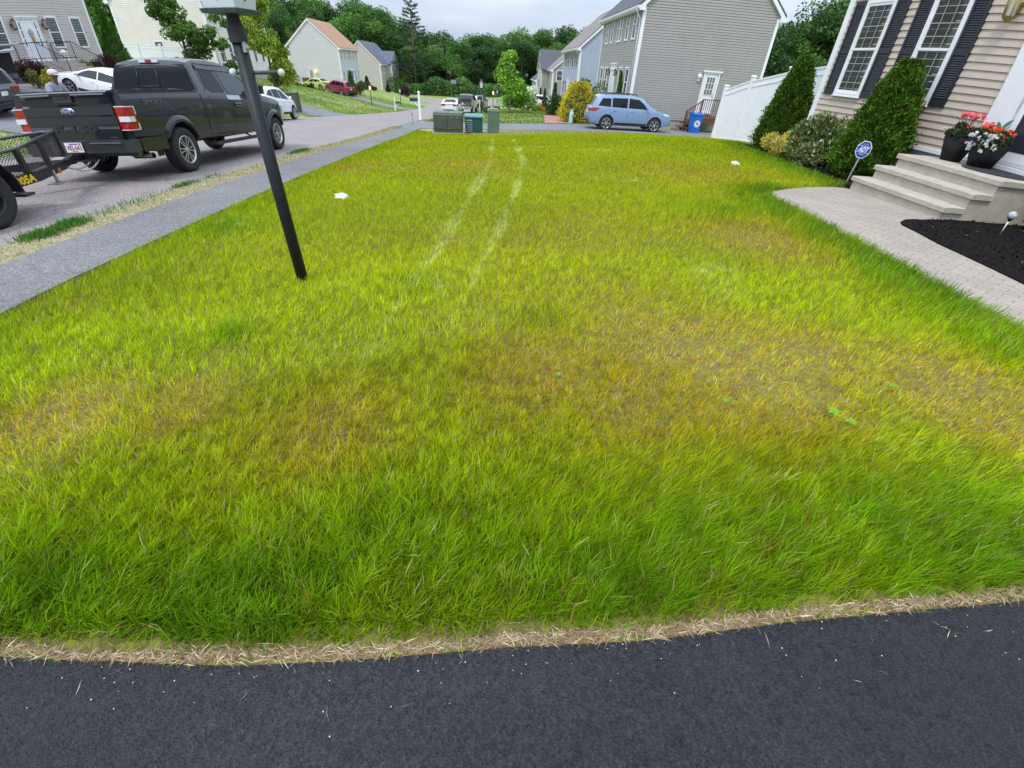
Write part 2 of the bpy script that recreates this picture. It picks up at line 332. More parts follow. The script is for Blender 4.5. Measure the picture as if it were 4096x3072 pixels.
def ground_mat():
    m = m_ground; nt = m.node_tree; L = nt.links.new; b = nt.nodes['Principled BSDF']; tc = N(nt, 'ShaderNodeTexCoord')
    def noise(s, d=5):
        n = N(nt, 'ShaderNodeTexNoise'); n.inputs['Scale'].default_value = s; n.inputs['Detail'].default_value = d; n.inputs['Roughness'].default_value = .65; L(tc.outputs['Object'], n.inputs['Vector']); return n.outputs[0]
    def ramp(src, pts):
        r = N(nt, 'ShaderNodeValToRGB'); 
        while len(r.color_ramp.elements) < len(pts): r.color_ramp.elements.new(.5)
        for e, (p, c) in zip(r.color_ramp.elements, pts): e.position = p; e.color = (*c, 1)
        L(src, r.inputs[0]); return r.outputs[0]
    a = ramp(noise(.35), [(.33,(.10,.19,.025)),(.47,(.17,.25,.045)),(.58,(.25,.26,.08)),(.7,(.34,.28,.15))])
    c = ramp(noise(9., 6), [(.3,(.6,.62,.5)),(.5,(1,1,1)),(.75,(1.4,1.35,1.3))])
    x = N(nt, 'ShaderNodeMix', data_type='RGBA', blend_type='MULTIPLY'); x.inputs[0].default_value = 1; L(a, x.inputs[6]); L(c, x.inputs[7]); L(x.outputs[2], b.inputs['Base Color'])
ground_mat()
struct(np_obj('ground', np.stack([X, Y, Z], -1).reshape(-1, 3), Q, m_ground, smooth=True))
M_road = asphalt('old_road_asphalt', (.245,.215,.20), sc=1.6, blot=.10, crack=.25, fleck=(60,.95,.22))
M_walk = asphalt('sidewalk_asphalt', (.175,.172,.168), sc=1.5, blot=.18, crack=.15, fleck=(70,.95,.22), bump=.8)
M_seal = asphalt('sealed_driveway', (.0195,.0205,.0235), sc=1.1, blot=.38, fleck=(90,.9995,.13), bump=1.2, rough=.7)
M_drv = asphalt('driveway_asphalt', (.17,.17,.178), sc=1.5, blot=.12, crack=.2)
M_dirt = mat('dry_verge', (.36,.30,.19), .95, col2=(.24,.22,.10), vs=7, bump=.8, bs=60)
M_soil = mat('lawn_soil', (.21,.21,.025), .95, col2=(.15,.105,.045), vs=9, bump=.8, bs=60)
M_mulch = mat('black_mulch', (.010,.0085,.008), .95, spec=.1, var=.7, vs=60, bump=1., bs=70)
struct(sheet('road', ROAD, M_road, .012, 1.0, .12))
struct(sheet('sidewalk', SLAB, M_walk, .035, .4, .1, wob=.012))
struct(sheet('verge', [(-5.14,-14),(-4.56,-14),(-4.58,23.4),(-5.12,23.0)], M_dirt, .022, .4, .05, wob=.03))
struct(sheet('driveway', HOMEDRIVE, M_seal, .006, .3, .08))
struct(sheet('neighbour_driveway', DRIVE2, M_drv, .02, .6, .08))
for P_ in (DRIVE1, DRIVEL2, DRIVEL3): struct(sheet('driveway_across', P_, M_drv, .02, .8, .08))
struct(sheet('lawn_soil', LAWN, M_soil, 0.0, .4, .05))
struct(sheet('driveway_verge', PAD, M_dirt, 0.0, .5, .05))
for P_ in (BEDFAR, BEDNEAR): struct(sheet('mulch_bed', P_, M_mulch, .03, .12, .05))
for o in bpy.data.objects:
    if o.name.startswith('mulch_bed'):
        for v in o.data.vertices:
            v.co.z += .018*(float(vn(v.co.x, v.co.y, .09))-.3)
# pavers
def paver_mat(name, c, c2, scale=5., rot=.35, mort=(.2,.17,.14)):
    m = bpy.data.materials.new(name); m.use_nodes = True; nt = m.node_tree; b = nt.nodes['Principled BSDF']; L = nt.links.new
    tc = N(nt, 'ShaderNodeTexCoord'); mp = N(nt, 'ShaderNodeMapping'); mp.inputs['Rotation'].default_value = (0, 0, rot); L(tc.outputs['Object'], mp.inputs[0])
    br = N(nt, 'ShaderNodeTexBrick'); br.inputs['Scale'].default_value = scale; br.inputs['Mortar Size'].default_value = .012; br.inputs['Mortar Smooth'].default_value = .3
    br.inputs['Color1'].default_value = (*c, 1); br.inputs['Color2'].default_value = (*c2, 1); br.inputs['Mortar'].default_value = (*mort, 1); br.inputs['Bias'].default_value = 0
    L(mp.outputs[0], br.inputs['Vector']); n = N(nt, 'ShaderNodeTexNoise'); n.inputs['Scale'].default_value = 30; n.inputs['Detail'].default_value = 6; L(tc.outputs['Object'], n.inputs['Vector'])
    r = N(nt, 'ShaderNodeValToRGB'); r.color_ramp.elements[0].color = (.75,.75,.75,1); r.color_ramp.elements[1].color = (1.2,1.2,1.2,1); L(n.outputs[0], r.inputs[0])
    n2 = N(nt, 'ShaderNodeTexNoise'); n2.inputs['Scale'].default_value = 1.5; n2.inputs['Detail'].default_value = 5; L(tc.outputs['Object'], n2.inputs['Vector'])
    r2 = N(nt, 'ShaderNodeValToRGB'); r2.color_ramp.elements[0].color = (.82,.8,.78,1); r2.color_ramp.elements[1].color = (1.12,1.12,1.12,1); L(n2.outputs[0], r2.inputs[0])
    x = N(nt, 'ShaderNodeMix', data_type='RGBA', blend_type='MULTIPLY'); x.inputs[0].default_value = 1; L(br.outputs[0], x.inputs[6]); L(r.outputs[0], x.inputs[7])
    y = N(nt, 'ShaderNodeMix', data_type='RGBA', blend_type='MULTIPLY'); y.inputs[0].default_value = 1; L(x.outputs[2], y.inputs[6]); L(r2.outputs[0], y.inputs[7]); L(y.outputs[2], b.inputs['Base Color'])
    b.inputs['Roughness'].default_value = .9; bp = N(nt, 'ShaderNodeBump'); bp.inputs['Strength'].default_value = .8; bp.inputs['Distance'].default_value = .01
    iv = N(nt, 'ShaderNodeMath', operation='SUBTRACT'); iv.inputs[0].default_value = 1; L(br.outputs['Fac'], iv.inputs[1]); L(iv.outputs[0], bp.inputs['Height']); L(bp.outputs[0], b.inputs['Normal']); MATS[name] = m; return m
M_paver = paver_mat('grey_pavers', (.38,.33,.275), (.33,.285,.24), 2.6, 1.05, (.26,.225,.185))
struct(sheet('walkway', WALK, M_paver, .02, .3, .08))
M_brick = paver_mat('pink_brick', (.42,.22,.16), (.36,.19,.14), 2.6, .2, (.3,.2,.16))
BW = [gp(u/4, v/4)[:2] for u, v in [(2173,462),(2249,459),(2262,480),(2290,512),(2195,512),(2185,490)]]
print('bw', BW)
BW = [(float(a), max(float(b), 30.75)) for a, b in BW]
BW = [(3.9,37.5),(5.6,39.8),(5.1,34),(4.95,30.75),(3.3,30.6),(3.6,34)]
struct(sheet('brick_walk', BW, M_brick, .025, .5, .05))
# ------------------------------------------------------------------ houses
def clap(mb, o, u, n, ext, z0, z1, ch=.115, lip=.022):
    """lap siding: o origin on the wall line, u along, n outward, ext(z) -> (a, b)"""
    o = np.array(o, float); u = np.array(u, float); n = np.array(n, float); z = z0
    up = np.array((0, 0, 1.))
    while z < z1-1e-4:
        zt = min(z+ch, z1); a0, b0 = ext(z); a1, b1 = ext(zt)
        if b1-a1 < .02: b1 = a1 = (a1+b1)/2
        if b0-a0 < .02: break
        P = lambda a, zz, d: tuple(o+u*a+n*d+up*zz)
        mb.quad(P(a0, z, lip), P(b0, z, lip), P(b1, zt, 0), P(a1, zt, 0))
        mb.quad(P(a0, z, -.004), P(b0, z, -.004), P(b0, z, lip), P(a0, z, lip))
        z = zt
def wbox(mb, o, u, n, a0, a1, z0, z1, d0, d1):     # box on a wall: a along, z up, d outward
    o = np.array(o, float); u = np.array(u, float); n = np.array(n, float); up = np.array((0, 0, 1.))
    P = lambda a, z, d: tuple(o+u*a+up*z+n*d)
    mb.add([P(a0,z0,d0),P(a1,z0,d0),P(a1,z0,d1),P(a0,z0,d1),P(a0,z1,d0),P(a1,z1,d0),P(a1,z1,d1),P(a0,z1,d1)],
           [(0,1,2,3),(4,7,6,5),(0,4,5,1),(1,5,6,2),(2,6,7,3),(3,7,4,0)])
M_blind = mat('window_blinds', (.022,.027,.028), .3, coat=.2)
M_farm = mat('far_grille', (.16,.17,.17), .5)
M_mull = mat('grille_bars', (.28,.36,.34), .5)
M_shut = mat('black_shutter', (.018,.022,.030), .5, var=.12, vs=6)
def window(par, o, u, n, a, z, w, h, cols=2, rows=2, shut=0, near=False, shm=None, hood=False, fm=None):
    fm = fm or M_trim
    f = MB(); t = .065 if near else .09; D = .05
    for q in ((a-t, a, z-t, z+h+t), (a+w, a+w+t, z-t, z+h+t)): wbox(f, o, u, n, *q, .0, D)
    wbox(f, o, u, n, a, a+w, z+h, z+h+t, 0, D); wbox(f, o, u, n, a, a+w, z-t, z, 0, D+.012)
    if near: wbox(f, o, u, n, a-t-.02, a+w+t+.02, z-t-.018, z-t, 0, D+.02)
    if hood: wbox(f, o, u, n, a-t-.03, a+w+t+.03, z+h+t, z+h+t+.07, 0, D+.05)
    wbox(f, o, u, n, a, a+w, z+h/2-.022, z+h/2+.022, .018, .046)
    if near:
        for q in ((a, a+.035, z, z+h), (a+w-.035, a+w, z, z+h)): wbox(f, o, u, n, *q, .018, .04)
        wbox(f, o, u, n, a+.035, a+w-.035, z, z+.05, .018, .04); wbox(f, o, u, n, a+.035, a+w-.035, z+h-.05, z+h, .018, .04)
    f = part('window', f, fm, par, True)
    g = MB(); wbox(g, o, u, n, a+.001, a+w-.001, z+.001, z+h-.001, -.01, .020)
    if near:
        g.cm = 1; k = z+.06
        while k < z+h-.05:
            if abs(k-(z+h/2)) > .04: 
                oo = np.array(o, float); P = lambda aa, zz, d: tuple(oo+np.array(u, float)*aa+np.array(n, float)*d+np.array((0,0,zz)))
                g.quad(P(a+w*.22, k, .0215), P(a+w-.04, k, .0215), P(a+w-.04, k+.022, .0255), P(a+w*.22, k+.022, .0255))
            k += .036
    gl = part('pane', g, [M_glass, M_blind], f); gl.data.transform(Matrix.Translation([-c for c in par.location]))
    b = MB(); t = .008 if near else .010
    for s0 in (z, z+h/2):
        for c in range(1, cols+1):
            if cols > 0 and c <= cols: wbox(b, o, u, n, a+w*c/(cols+1)-t, a+w*c/(cols+1)+t, s0+.02, s0+h/2-.02, .0262, .030)
        if rows > 1: wbox(b, o, u, n, a+.02, a+w-.02, s0+h/4-t, s0+h/4+t, .0264, .032)
    gr = part('grille', b, M_mull if near else M_farm, f); gr.data.transform(Matrix.Translation([-c for c in par.location]))
    if shut:
        for side in (0, 1):
            s = MB(); x0 = a-.085-shut if side == 0 else a+w+.085; x1 = x0+shut; z0 = z-.06; z1 = z+h+.06
            wbox(s, o, u, n, x0, x1, z0, z1, .0, .022)
            for q in ((x0, x0+.045, z0, z1), (x1-.045, x1, z0, z1)): wbox(s, o, u, n, *q, .022, .045)
            for q in ((z0, z0+.12), (z1-.08, z1), ((z0+z1)/2-.08, (z0+z1)/2+.02)): wbox(s, o, u, n, x0+.045, x1-.045, *q, .022, .043)
            if near:
                k = z0+.14; oo = np.array(o, float); P = lambda aa, zz, d: tuple(oo+np.array(u, float)*aa+np.array(n, float)*d+np.array((0,0,zz)))
                while k < z1-.1:
                    if not ((z0+z1)/2-.11 < k < (z0+z1)/2+.02): s.quad(P(x0+.05,k,.042), P(x1-.05,k,.042), P(x1-.05,k+.03,.024), P(x0+.05,k+.03,.024)); s.quad(P(x0+.05,k,.024), P(x1-.05,k,.024), P(x1-.05,k,.042), P(x0+.05,k,.042))
                    k += .036
            part('shutter', s, shm or M_shut, par, True)
    return f
def house(name, label, s, xf, y0, y1, W, zg, eave, ridge, sm_, rm, fh=.35, corner=.14, ch=.115, trim=None, oh=.3, group='houses along the street', slab=True, fm=None):
    """front wall faces the street (x = xf); s=+1 the house lies at larger x. gable at y0 looks back at us"""
    trim = trim or M_trim
    t = thing(name, label, 'house', (xf, y0, zg), group=group)
    xb = xf+s*W; xm = (xf+xb)/2; L = y1-y0
    f = MB(); f.box(min(xf,xb)+.03, max(xf,xb)-.03, y0+.03, y1-.03, zg-1.6, zg+fh+.06); part('foundation', f, fm or M_found, t, True)
    wl_ = MB(); e = zg+eave; r = zg+ridge; zb = zg+fh
    clap(wl_, (xf, y0, 0), (0,1,0), (-s,0,0), lambda z: (0, L), zb, e, ch)
    clap(wl_, (xb, y0, 0), (0,1,0), (s,0,0), lambda z: (0, L), zb, e, ch*1.5)
    def ext(z):
        if z <= e: return (0, W)
        k = (z-e)/(r-e)*W/2; return (k, W-k)
    clap(wl_, (xf, y0, 0), (s,0,0), (0,-1,0), ext, zb, r, ch)
    clap(wl_, (xf, y1, 0), (s,0,0), (0,1,0), ext, zb, r, ch*1.5)
    wl_.box(min(xf,xb)+.02, max(xf,xb)-.02, y0+.02, y1-.02, zb, e-.02)
    part('wall', wl_, sm_, t, True)
    cw = corner
    for (cx, cy) in ((xf, y0), (xb, y0), (xf, y1), (xb, y1)):
        c = MB(); sx = 1 if cx == max(xf, xb) else -1; sy = 1 if cy == y1 else -1; zt = e-.27
        xo = cx+sx*.03; xi = cx-sx*cw; yo = cy+sy*.03; yi = cy-sy*cw; ixx = cx-sx*.01; iyy = cy-sy*.01
        c.prism([(xi,yo,zb-.02),(xo,yo,zb-.02),(xo,yi,zb-.02),(ixx,yi,zb-.02),(ixx,iyy,zb-.02),(xi,iyy,zb-.02)], (0,0,zt-zb))
        part('corner_board', c, trim, t, True)
    rf = MB(); tk = .10; sl_ = (r-e)/(W/2); oe = oh
    for q in (-1, 1):
        xe = xm+q*(W/2+oe); ze = e-oe*sl_; xr = xm
        for (ya, yb, dz) in ((y0-.18, y1+.18, 0),):
            rf.add([(xe,ya,ze+.03),(xr,ya,r+.03),(xr,yb,r+.03),(xe,yb,ze+.03),(xe,ya,ze+.03+tk),(xr,ya,r+.03+tk),(xr,yb,r+.03+tk),(xe,yb,ze+.03+tk)],
                   [(0,1,2,3),(4,7,6,5),(0,4,5,1),(2,6,7,3),(3,7,4,0)])
    part('roof', rf, rm, t, True)
    for q in (-1, 1):
        xe = xm+q*(W/2+oe); ze = e-oe*sl_; xw = xm+q*W/2; xi = xm+q*(W/2-.5)
        for ya, yb in ((y0-.165, y0-.02), (y1+.02, y1+.165)):
            k = MB(); zi = e+.5*sl_
            k.prism([(xe,ya,ze-.02),(xe,ya,ze-.20),(xw-q*.02,ya,ze-.20),(xw-q*.02,ya,e-.20),(xm,ya,r-.20),(xm,ya,r+.028),(xe,ya,ze+.028)], (0, yb-ya, 0))
            part('rake_board', k, trim, t, True)
        k = MB(); k.box(min(xe,xw+q*.035), max(xe,xw+q*.035), y0-.018, y1+.018, ze-.17, ze-.13); k.box(min(xe-q*.001,xe-q*.03), max(xe-q*.001,xe-q*.03), y0-.018, y1+.018, ze-.129, ze+.02)
        part('soffit', k, trim, t, True)
        g = MB(); xs_ = xe+q*.002; xt = xe+q*.12
        g.prism([(xs_,y0-.16,ze-.12),(xs_+q*.08,y0-.16,ze-.12),(xt,y0-.16,ze-.03),(xt,y0-.16,ze+.02),(xs_,y0-.16,ze+.02)], (0, y1-y0+.32, 0))
        g = part('gutter', g, trim, t, True)
        d = MB(); xd = xw+q*.075
        d.tube([(xe+q*.06,y0+.25,ze-.12),(xe+q*.06,y0+.25,ze-.2),(xd,y0+.25,ze-.6),(xd,y0+.25,zb)], .035, 6)
        part('downspout', d, trim, t, True)
    return t
def siding(name, c): return mat(name, c, .6, var=.035, vs=1.3)
def roofm(name, c): return mat(name, c, .95, var=.22, vs=14, bump=.4, bs=40)
S_grey = siding('grey_siding', (.315,.305,.285)); S_blue = siding('blue_grey_siding', (.36,.40,.50)); S_tan = siding('tan_siding', (.52,.43,.355))
S_taupe = siding('taupe_siding', (.50,.455,.42)); S_cream = siding('cream_siding', (.72,.68,.60)); S_pale = siding('pale_grey_siding', (.54,.545,.53)); S_beige = siding('beige_siding', (.47,.435,.39))
R_dark = roofm('charcoal_shingles', (.085,.085,.095)); R_tan = roofm('tan_shingles', (.36,.21,.13)); R_brown = roofm('brown_grey_shingles', (.20,.175,.165)); R_blue = roofm('slate_shingles', (.10,.115,.15))
UY = (0,1,0)
# our house on the right
R1 = house('tan_house', 'tan clapboard house with tall shuttered windows behind the two clipped evergreens', 1, 8.1, 1.4, 12.0, 8.0, -1.42, 6.6, 9.6, S_tan, R_dark, fh=.64, ch=.118, fm=mat('parged_foundation', (.52,.52,.54), .85, var=.06, vs=3))
R2 = house('grey_house', 'large grey sided house with side door above the light blue suv', 1, 8.6, 31.0, 41.8, 8.2, -2.85, 6.35, 9.9, S_grey, R_dark, fh=.51, ch=.13)
R3 = house('blue_house', 'blue grey sided house with brown roof between two grey houses', 1, 8.75, 52.6, 64.5, 8.2, -3.8, 5.9, 9.4, S_blue, R_brown, fh=.4, ch=.14)
R4 = house('dormer_house', 'grey house with a small slate front gable, beyond the blue house', 1, 8.75, 75.3, 88.5, 8.2, -4.9, 5.0, 8.2, S_grey, R_brown, fh=.4, ch=.15)
R5 = house('distant_house', 'smallest pale blue house at the end of the right row', 1, 8.75, 103, 114, 8.2, -6.3, 4.4, 7.6, S_blue, R_dark, fh=.4, ch=.2)
L1 = house('taupe_house', 'taupe house with white front door and wreath, far left behind the truck', -1, -25.4, 23.6, 33.8, 8.2, -1.1, 6.2, 9.7, S_taupe, R_dark, fh=.25, ch=.13)
L2 = house('cream_house', 'cream house with many narrow windows behind the lamp post', -1, -25.4, 47.8, 59.6, 8.2, -1.4, 6.0, 9.4, S_cream, R_tan, fh=.2, ch=.14)
L3 = house('tan_roof_house', 'pale grey house with a steep tan roof and blue door', -1, -25.4, 86, 97.6, 8.4, -3.7, 5.6, 9.1, S_pale, R_tan, fh=.3, ch=.16)
L4 = house('beige_house', 'beige house with slate blue roof, beside the tan roofed house', -1, -24.8, 113, 128.5, 8.2, -6.1, 5.9, 9.7, S_beige, R_blue, fh=.3, ch=.2)
# ---- openings of our house
NX = (-1,0,0); PX = (1,0,0); NY = (0,-1,0)
for a in (10.58, 8.71, 4.3, 2.4): window(R1, (8.1,0,0), UY, NX, a, -.03, .75, 1.64, 2, 2, .345, True)
for a in (10.58, 8.71, 6.45): window(R1, (8.1,0,0), UY, NX, a, 2.75, .75, 1.4, 2, 2, .345, True)
M_door = mat('white_door_paint', (.76,.77,.79), .35, var=.03, vs=2)
def doorway(par, o, u, n, a0, a1, z0, z1, dm, side=.32, pilaster=.16, head=.32, glassed=False, knob=1, sidelites=True, light=None):
    f = MB(); zt = z1
    wbox(f, o, u, n, a0, a0+pilaster, z0, zt, 0, .07); wbox(f, o, u, n, a1-pilaster, a1, z0, zt, 0, .07)
    wbox(f, o, u, n, a0-.03, a1+.03, zt, zt+head, 0, .075); wbox(f, o, u, n, a0-.08, a1+.08, zt+head, zt+head+.07, 0, .13)
    wbox(f, o, u, n, a0-.02, a1+.02, z0-.06, z0, 0, .12)
    f = part('door_frame', f, M_trim, par, True)
    l = a0+pilaster; r = a1-pilaster
    if sidelites:
        for q in (l, r-side):
            g = MB(); wbox(g, o, u, n, q, q+side, z0, zt, .0, .03)
            wbox(g, o, u, n, q+.05, q+side-.05, z0+.1, z0+.6, .03, .04)
            g.cm = 1
            for k in range(3): wbox(g, o, u, n, q+.08, q+side-.08, z0+.75+k*.4, z0+.75+k*.4+.34, .03, .034)
            part('sidelight', g, [M_trim, M_glass], par, True)
        l += side; r -= side
    d = MB(); wbox(d, o, u, n, l+.02, r-.02, z0+.01, zt-.01, .0, .035)
    if not glassed:
        w2 = (r-l)/2
        for (c0, c1) in ((l+.12, l+w2-.05), (l+w2+.05, r-.12)):
            for (e0, e1) in ((.18, .78), (.9, 1.5)): wbox(d, o, u, n, c0, c1, z0+e0, z0+e1, .035, .045)
    d = part('door', d, dm, par, True)
    k = MB(); oo = np.array(o, float)+np.array(u)*(r-.1 if knob > 0 else l+.1)+np.array(n)*.07; k.ball(tuple(oo+np.array((0,0,z0+.95))), .035, 8); wbox(k, o, u, n, (r-.115 if knob > 0 else l+.085), (r-.085 if knob > 0 else l+.115), z0+.85, z0+1.1, .036, .05)
    k = part('door_handle', k, M_alu, d); k.data.transform(Matrix.Translation([-c for c in par.location]))
    if glassed:
        g = MB(); gz0, gz1 = z0+.95, zt-.15; gl, gr = l+.16, r-.16; g.cm = 1; wbox(g, o, u, n, gl, gr, gz0, gz1, .035, .04); g.cm = 0
        for c in range(4): x = gl+(gr-gl)*c/3; wbox(g, o, u, n, x-.014, x+.014, gz0-.02, gz1+.02, .04, .05)
        for c in range(4): z = gz0+(gz1-gz0)*c/3; wbox(g, o, u, n, gl, gr, z-.014, z+.014, .041, .051)
        g = part('door_window', g, [M_trim, mat('lace_pane', (.16,.15,.13), .25, coat=.5)], d); g.data.transform(Matrix.Translation([-c for c in par.location]))
    return d
doorway(R1, (8.1,0,0), UY, NX, 5.3, 7.34, -.72, 1.42, M_door, side=.0, pilaster=.42, head=.3, sidelites=False)
sd = MB(); wbox(sd, (8.1,0,0), UY, NX, 5.78, 6.86, -.66, 1.38, .036, .06); sd.cm = 1; wbox(sd, (8.1,0,0), UY, NX, 5.88, 6.76, -.52, 1.28, .06, .064)
part('storm_door', sd, [M_trim, mat('storm_glass', (.03,.03,.045), .12, spec=.8)], R1, True)
bx = MB(); bx.box(8.05,8.099,1.6,11.85,-.80,-.735); part('base_trim', bx, M_trim, R1, True)
sl2 = MB(); sl2.box(8.01,8.049,5.2,7.42,-1.0,-.79); part('sill_panel', sl2, M_trim, R1, True)
def wall_lantern(par, p, n, m, sc=1, mg=None):
    b = MB(); p = Vector(p); n = Vector(n); c = p+n*.13*sc
    b.box(*sum([[min(p.x, p.x+n.x*.03)-.05*abs(n.y), max(p.x, p.x+n.x*.03)+.05*abs(n.y), min(p.y, p.y+n.y*.03)-.05*abs(n.x), max(p.y, p.y+n.y*.03)+.05*abs(n.x)], [p.z-.08, p.z+.08]], []))
    b.tube([p, c+Vector((0,0,.12*sc))], .012)
    b.lathe([(.01,.24*sc),(.03*sc,.2*sc),(.095*sc,.13*sc),(.085*sc,.125*sc)], 6, c); b.lathe([(.085*sc,-.13*sc),(.07*sc,-.16*sc),(.02,-.2*sc)], 6, c)
    for k in range(6):
        a = 2*pi*k/6; x = math.cos(a); y = math.sin(a); b.tube([c+Vector((x*.085*sc,y*.085*sc,.13*sc)), c+Vector((x*.072*sc,y*.072*sc,-.14*sc))], .008, 5)
    l = part('wall_lantern', b, m, par, True)
    g = MB(); g.lathe([(.08*sc,.125*sc),(.068*sc,-.135*sc)], 6, c); g = part('lantern_glass', g, mg or mat('lantern_pane', (.45,.42,.30), .2), l); g.data.transform(Matrix.Translation([-k for k in par.location]))
wall_lantern(R1, (8.08,7.72,1.42), NX, mat('weathered_brass', (.33,.27,.09), .45, metal=.5, var=.3), 1.15)
# ---- neighbour houses
for a, w in ((39.72,.55),(38.1,.55),(33.85,.55),(32.15,.58)): window(R2, (8.6,0,0), UY, NX, a, 1.83, w, 1.33, 1, 2, 0, False)
for a in (35.6, 36.33): window(R2, (8.6,0,0), UY, NX, a, 1.83, .5, 1.33, 1, 2, 0, False)
for a, w in ((39.85,.72),(38.3,.6),(33.83,.76),(32.15,.66)): window(R2, (8.6,0,0), UY, NX, a, -1.15, w, 1.33, 1, 2, 0, False, hood=True)
doorway(R2, (8.6,0,0), UY, NX, 35.6, 37.1, -1.85, .15, M_door, side=.22)
wall_lantern(R2, (8.57,37.4,0), NX, M_black); wall_lantern(R2, (8.57,35.3,0), NX, M_black)
doorway(R2, (0,31,0), PX, NY, 13.03, 14.06, -1.80, .26, M_door, pilaster=.09, head=.09, glassed=True, sidelites=False, knob=1)
fl = MB(); fl.cm = 0; fl.ball((12.74,30.87,.10), .13, 12, (1,.8,1)); fl.box(12.66,12.82,30.93,30.985,-.14,.24); part('flood_lamp', fl, M_trim, R2, True)
for a in (63.0, 61.6, 60.2, 58.4, 57.2, 55.5, 54.2): window(R3, (8.75,0,0), UY, NX, a, .3, .6, 1.25, 0, 1, .2, False)
for a in (63.0, 61.0, 56.3, 54.3): window(R3, (8.75,0,0), UY, NX, a, -2.3, .6, 1.15, 0, 1, .25, False)
doorway(R3, (8.75,0,0), UY, NX, 58.2, 59.8, -3.3, -1.2, M_door, sidelites=False)
window(R4, (0,75.3,0), PX, NY, 9.4, -1.42, .74, 1.2, 1, 2, 0, False)
window(R4, (8.75,0,0), UY, NX, 77, -1.4, .7, 1.1, 0, 1, 0); window(R4, (8.75,0,0), UY, NX, 77, -3.9, .7, 1.2, 0, 1, 0)
def bump_gable(par, s, xf, y0, y1, d, z0, e, r, sm_, rm):     # front cross gable
    w_ = MB(); xo = xf-s*d; yc = (y0+y1)/2; L = y1-y0
    def ext(z): 
        if z <= e: return (0, L)
        k = (z-e)/(r-e)*L/2; return (k, L-k)
    clap(w_, (xo, y0, 0), UY, (-s,0,0), ext, z0, r, .17)
    clap(w_, (xf, y0, 0), (-s,0,0), NY, lambda z: (0, d), z0, e, .17); clap(w_, (xf, y1, 0), (-s,0,0), (0,1,0), lambda z: (0, d), z0, e, .17)
    part('gable_wall', w_, sm_, par, True)
    rf = MB(); xi = xf+s*3.2
    for q in (-1, 1):
        ye = yc+q*(L/2+.3); ze = e-.3*(r-e)/(L/2); xa = xo-s*.2
        rf.add([(xa,ye,ze),(xa,yc,r),(xi,yc,r),(xi,ye,ze),(xa,ye,ze+.12),(xa,yc,r+.12),(xi,yc,r+.12),(xi,ye,ze+.12)], [(0,1,2,3),(4,7,6,5),(0,4,5,1),(2,6,7,3),(3,7,4,0)])
    part('gable_roof', rf, rm, par, True)
    tr = MB()
    for q in (-1, 1):
        ye = yc+q*(L/2+.3); ze = e-.3*(r-e)/(L/2)
        tr.prism([(xo-s*.19,ye,ze-.22),(xo-s*.19,yc,r-.22),(xo-s*.19,yc,r-.005),(xo-s*.19,ye,ze-.005)], (s*.12,0,0))
        tr.box(min(xo-s*.03,xo+s*.1), max(xo-s*.03,xo+s*.1), (y0 if q < 0 else y1)-.08, (y0 if q < 0 else y1)+.08, z0, e-.25)
    part('gable_trim', tr, M_trim, par, True)
bump_gable(R4, 1, 8.75, 80.5, 87, 1.2, -4.8, .0, 2.4, S_grey, R_dark)
for a in (81.8, 84.8): window(R4, (7.55,0,0), UY, NX, a, -1.4, .7, 1.1, 0, 1, 0); window(R4, (7.55,0,0), UY, NX, a, -3.9, .7, 1.2, 0, 1, 0)
window(R5, (8.75,0,0), UY, NX, 106, -3.6, .7, 1.1, 0, 1, 0)
for a in (30.2, 32.1, 26.4, 24.5): window(L1, (-25.4,0,0), UY, PX, a, .77, .72, 1.42, 1, 2, 0)
doorway(L1, (-25.4,0,0), UY, PX, 28.02, 29.52, .08, 2.1, M_door, side=.24, pilaster=.09, head=.09)
wr = MB(); wr.ball((-25.32,28.78,1.45), .17, 10, (.3,1,1.3)); wr.cm = 1; wr.ball((-25.30,28.79,1.18), .15, 10, (.3,.7,1.3))
part('door_wreath', wr, [mat('wreath_grey', (.32,.36,.30), .9, var=.4, vs=20), mat('wreath_straw', (.45,.27,.13), .9)], L1, True)
M_lred = mat('copper_lantern', (.22,.07,.05), .5); M_lpane = mat('lantern_pane_grey', (.35,.33,.3), .2)
wall_lantern(L1, (-25.38,29.85,1.85), PX, M_lred, 1.4, M_lpane); wall_lantern(L1, (-25.38,27.7,1.85), PX, M_lred, 1.4, M_lpane)
for a in (48.75, 50.55, 52.2, 53.9, 55.55, 57.3):
    window(L2, (-25.4,0,0), UY, PX, a, 2.75, .52, 1.25, 1, 2, 0)
    if a != 52.2: window(L2, (-25.4,0,0), UY, PX, a, -.22, .52, 1.42, 1, 2, 0)
doorway(L2, (-25.4,0,0), UY, PX, 52.0, 53.4, -.9, 1.15, M_door, sidelites=False)
window(L2, (0,47.8,0), PX, NY, -30.62, .3, .7, .98, 2, 2, 0)
for a in (87.0, 88.9, 91.0, 92.1, 94.2, 96.1):
    window(L3, (-25.4,0,0), UY, PX, a, .18, .5, 1.3, 0, 1, 0)
    if a not in (91.0, 92.1): window(L3, (-25.4,0,0), UY, PX, a, -2.9, .5, 1.5, 0, 1, 0, hood=True)
doorway(L3, (-25.4,0,0), UY, PX, 90.4, 93.2, -3.3, -1.5, mat('blue_door_paint', (.03,.14,.42), .4), side=.5)
doorway(L3, (0,86,0), PX, NY, -31.0, -29.9, -3.3, -1.3, M_door, pilaster=.1, head=.1, glassed=True, sidelites=False)
lm = MB(); lm.ball((-29.6,85.75,-1.5), .2, 12); part('lit_wall_lamp', lm, mat('lit_amber', (1,.6,.2), .5, emis=((1,.48,.10), 2.2)), L3, True)
M_stain = mat('brown_stain', (.12,.045,.03), .7, var=.2)
dk = MB(); dk.box(-31.6,-29.8,84.4,85.95,-3.34,-3.22)
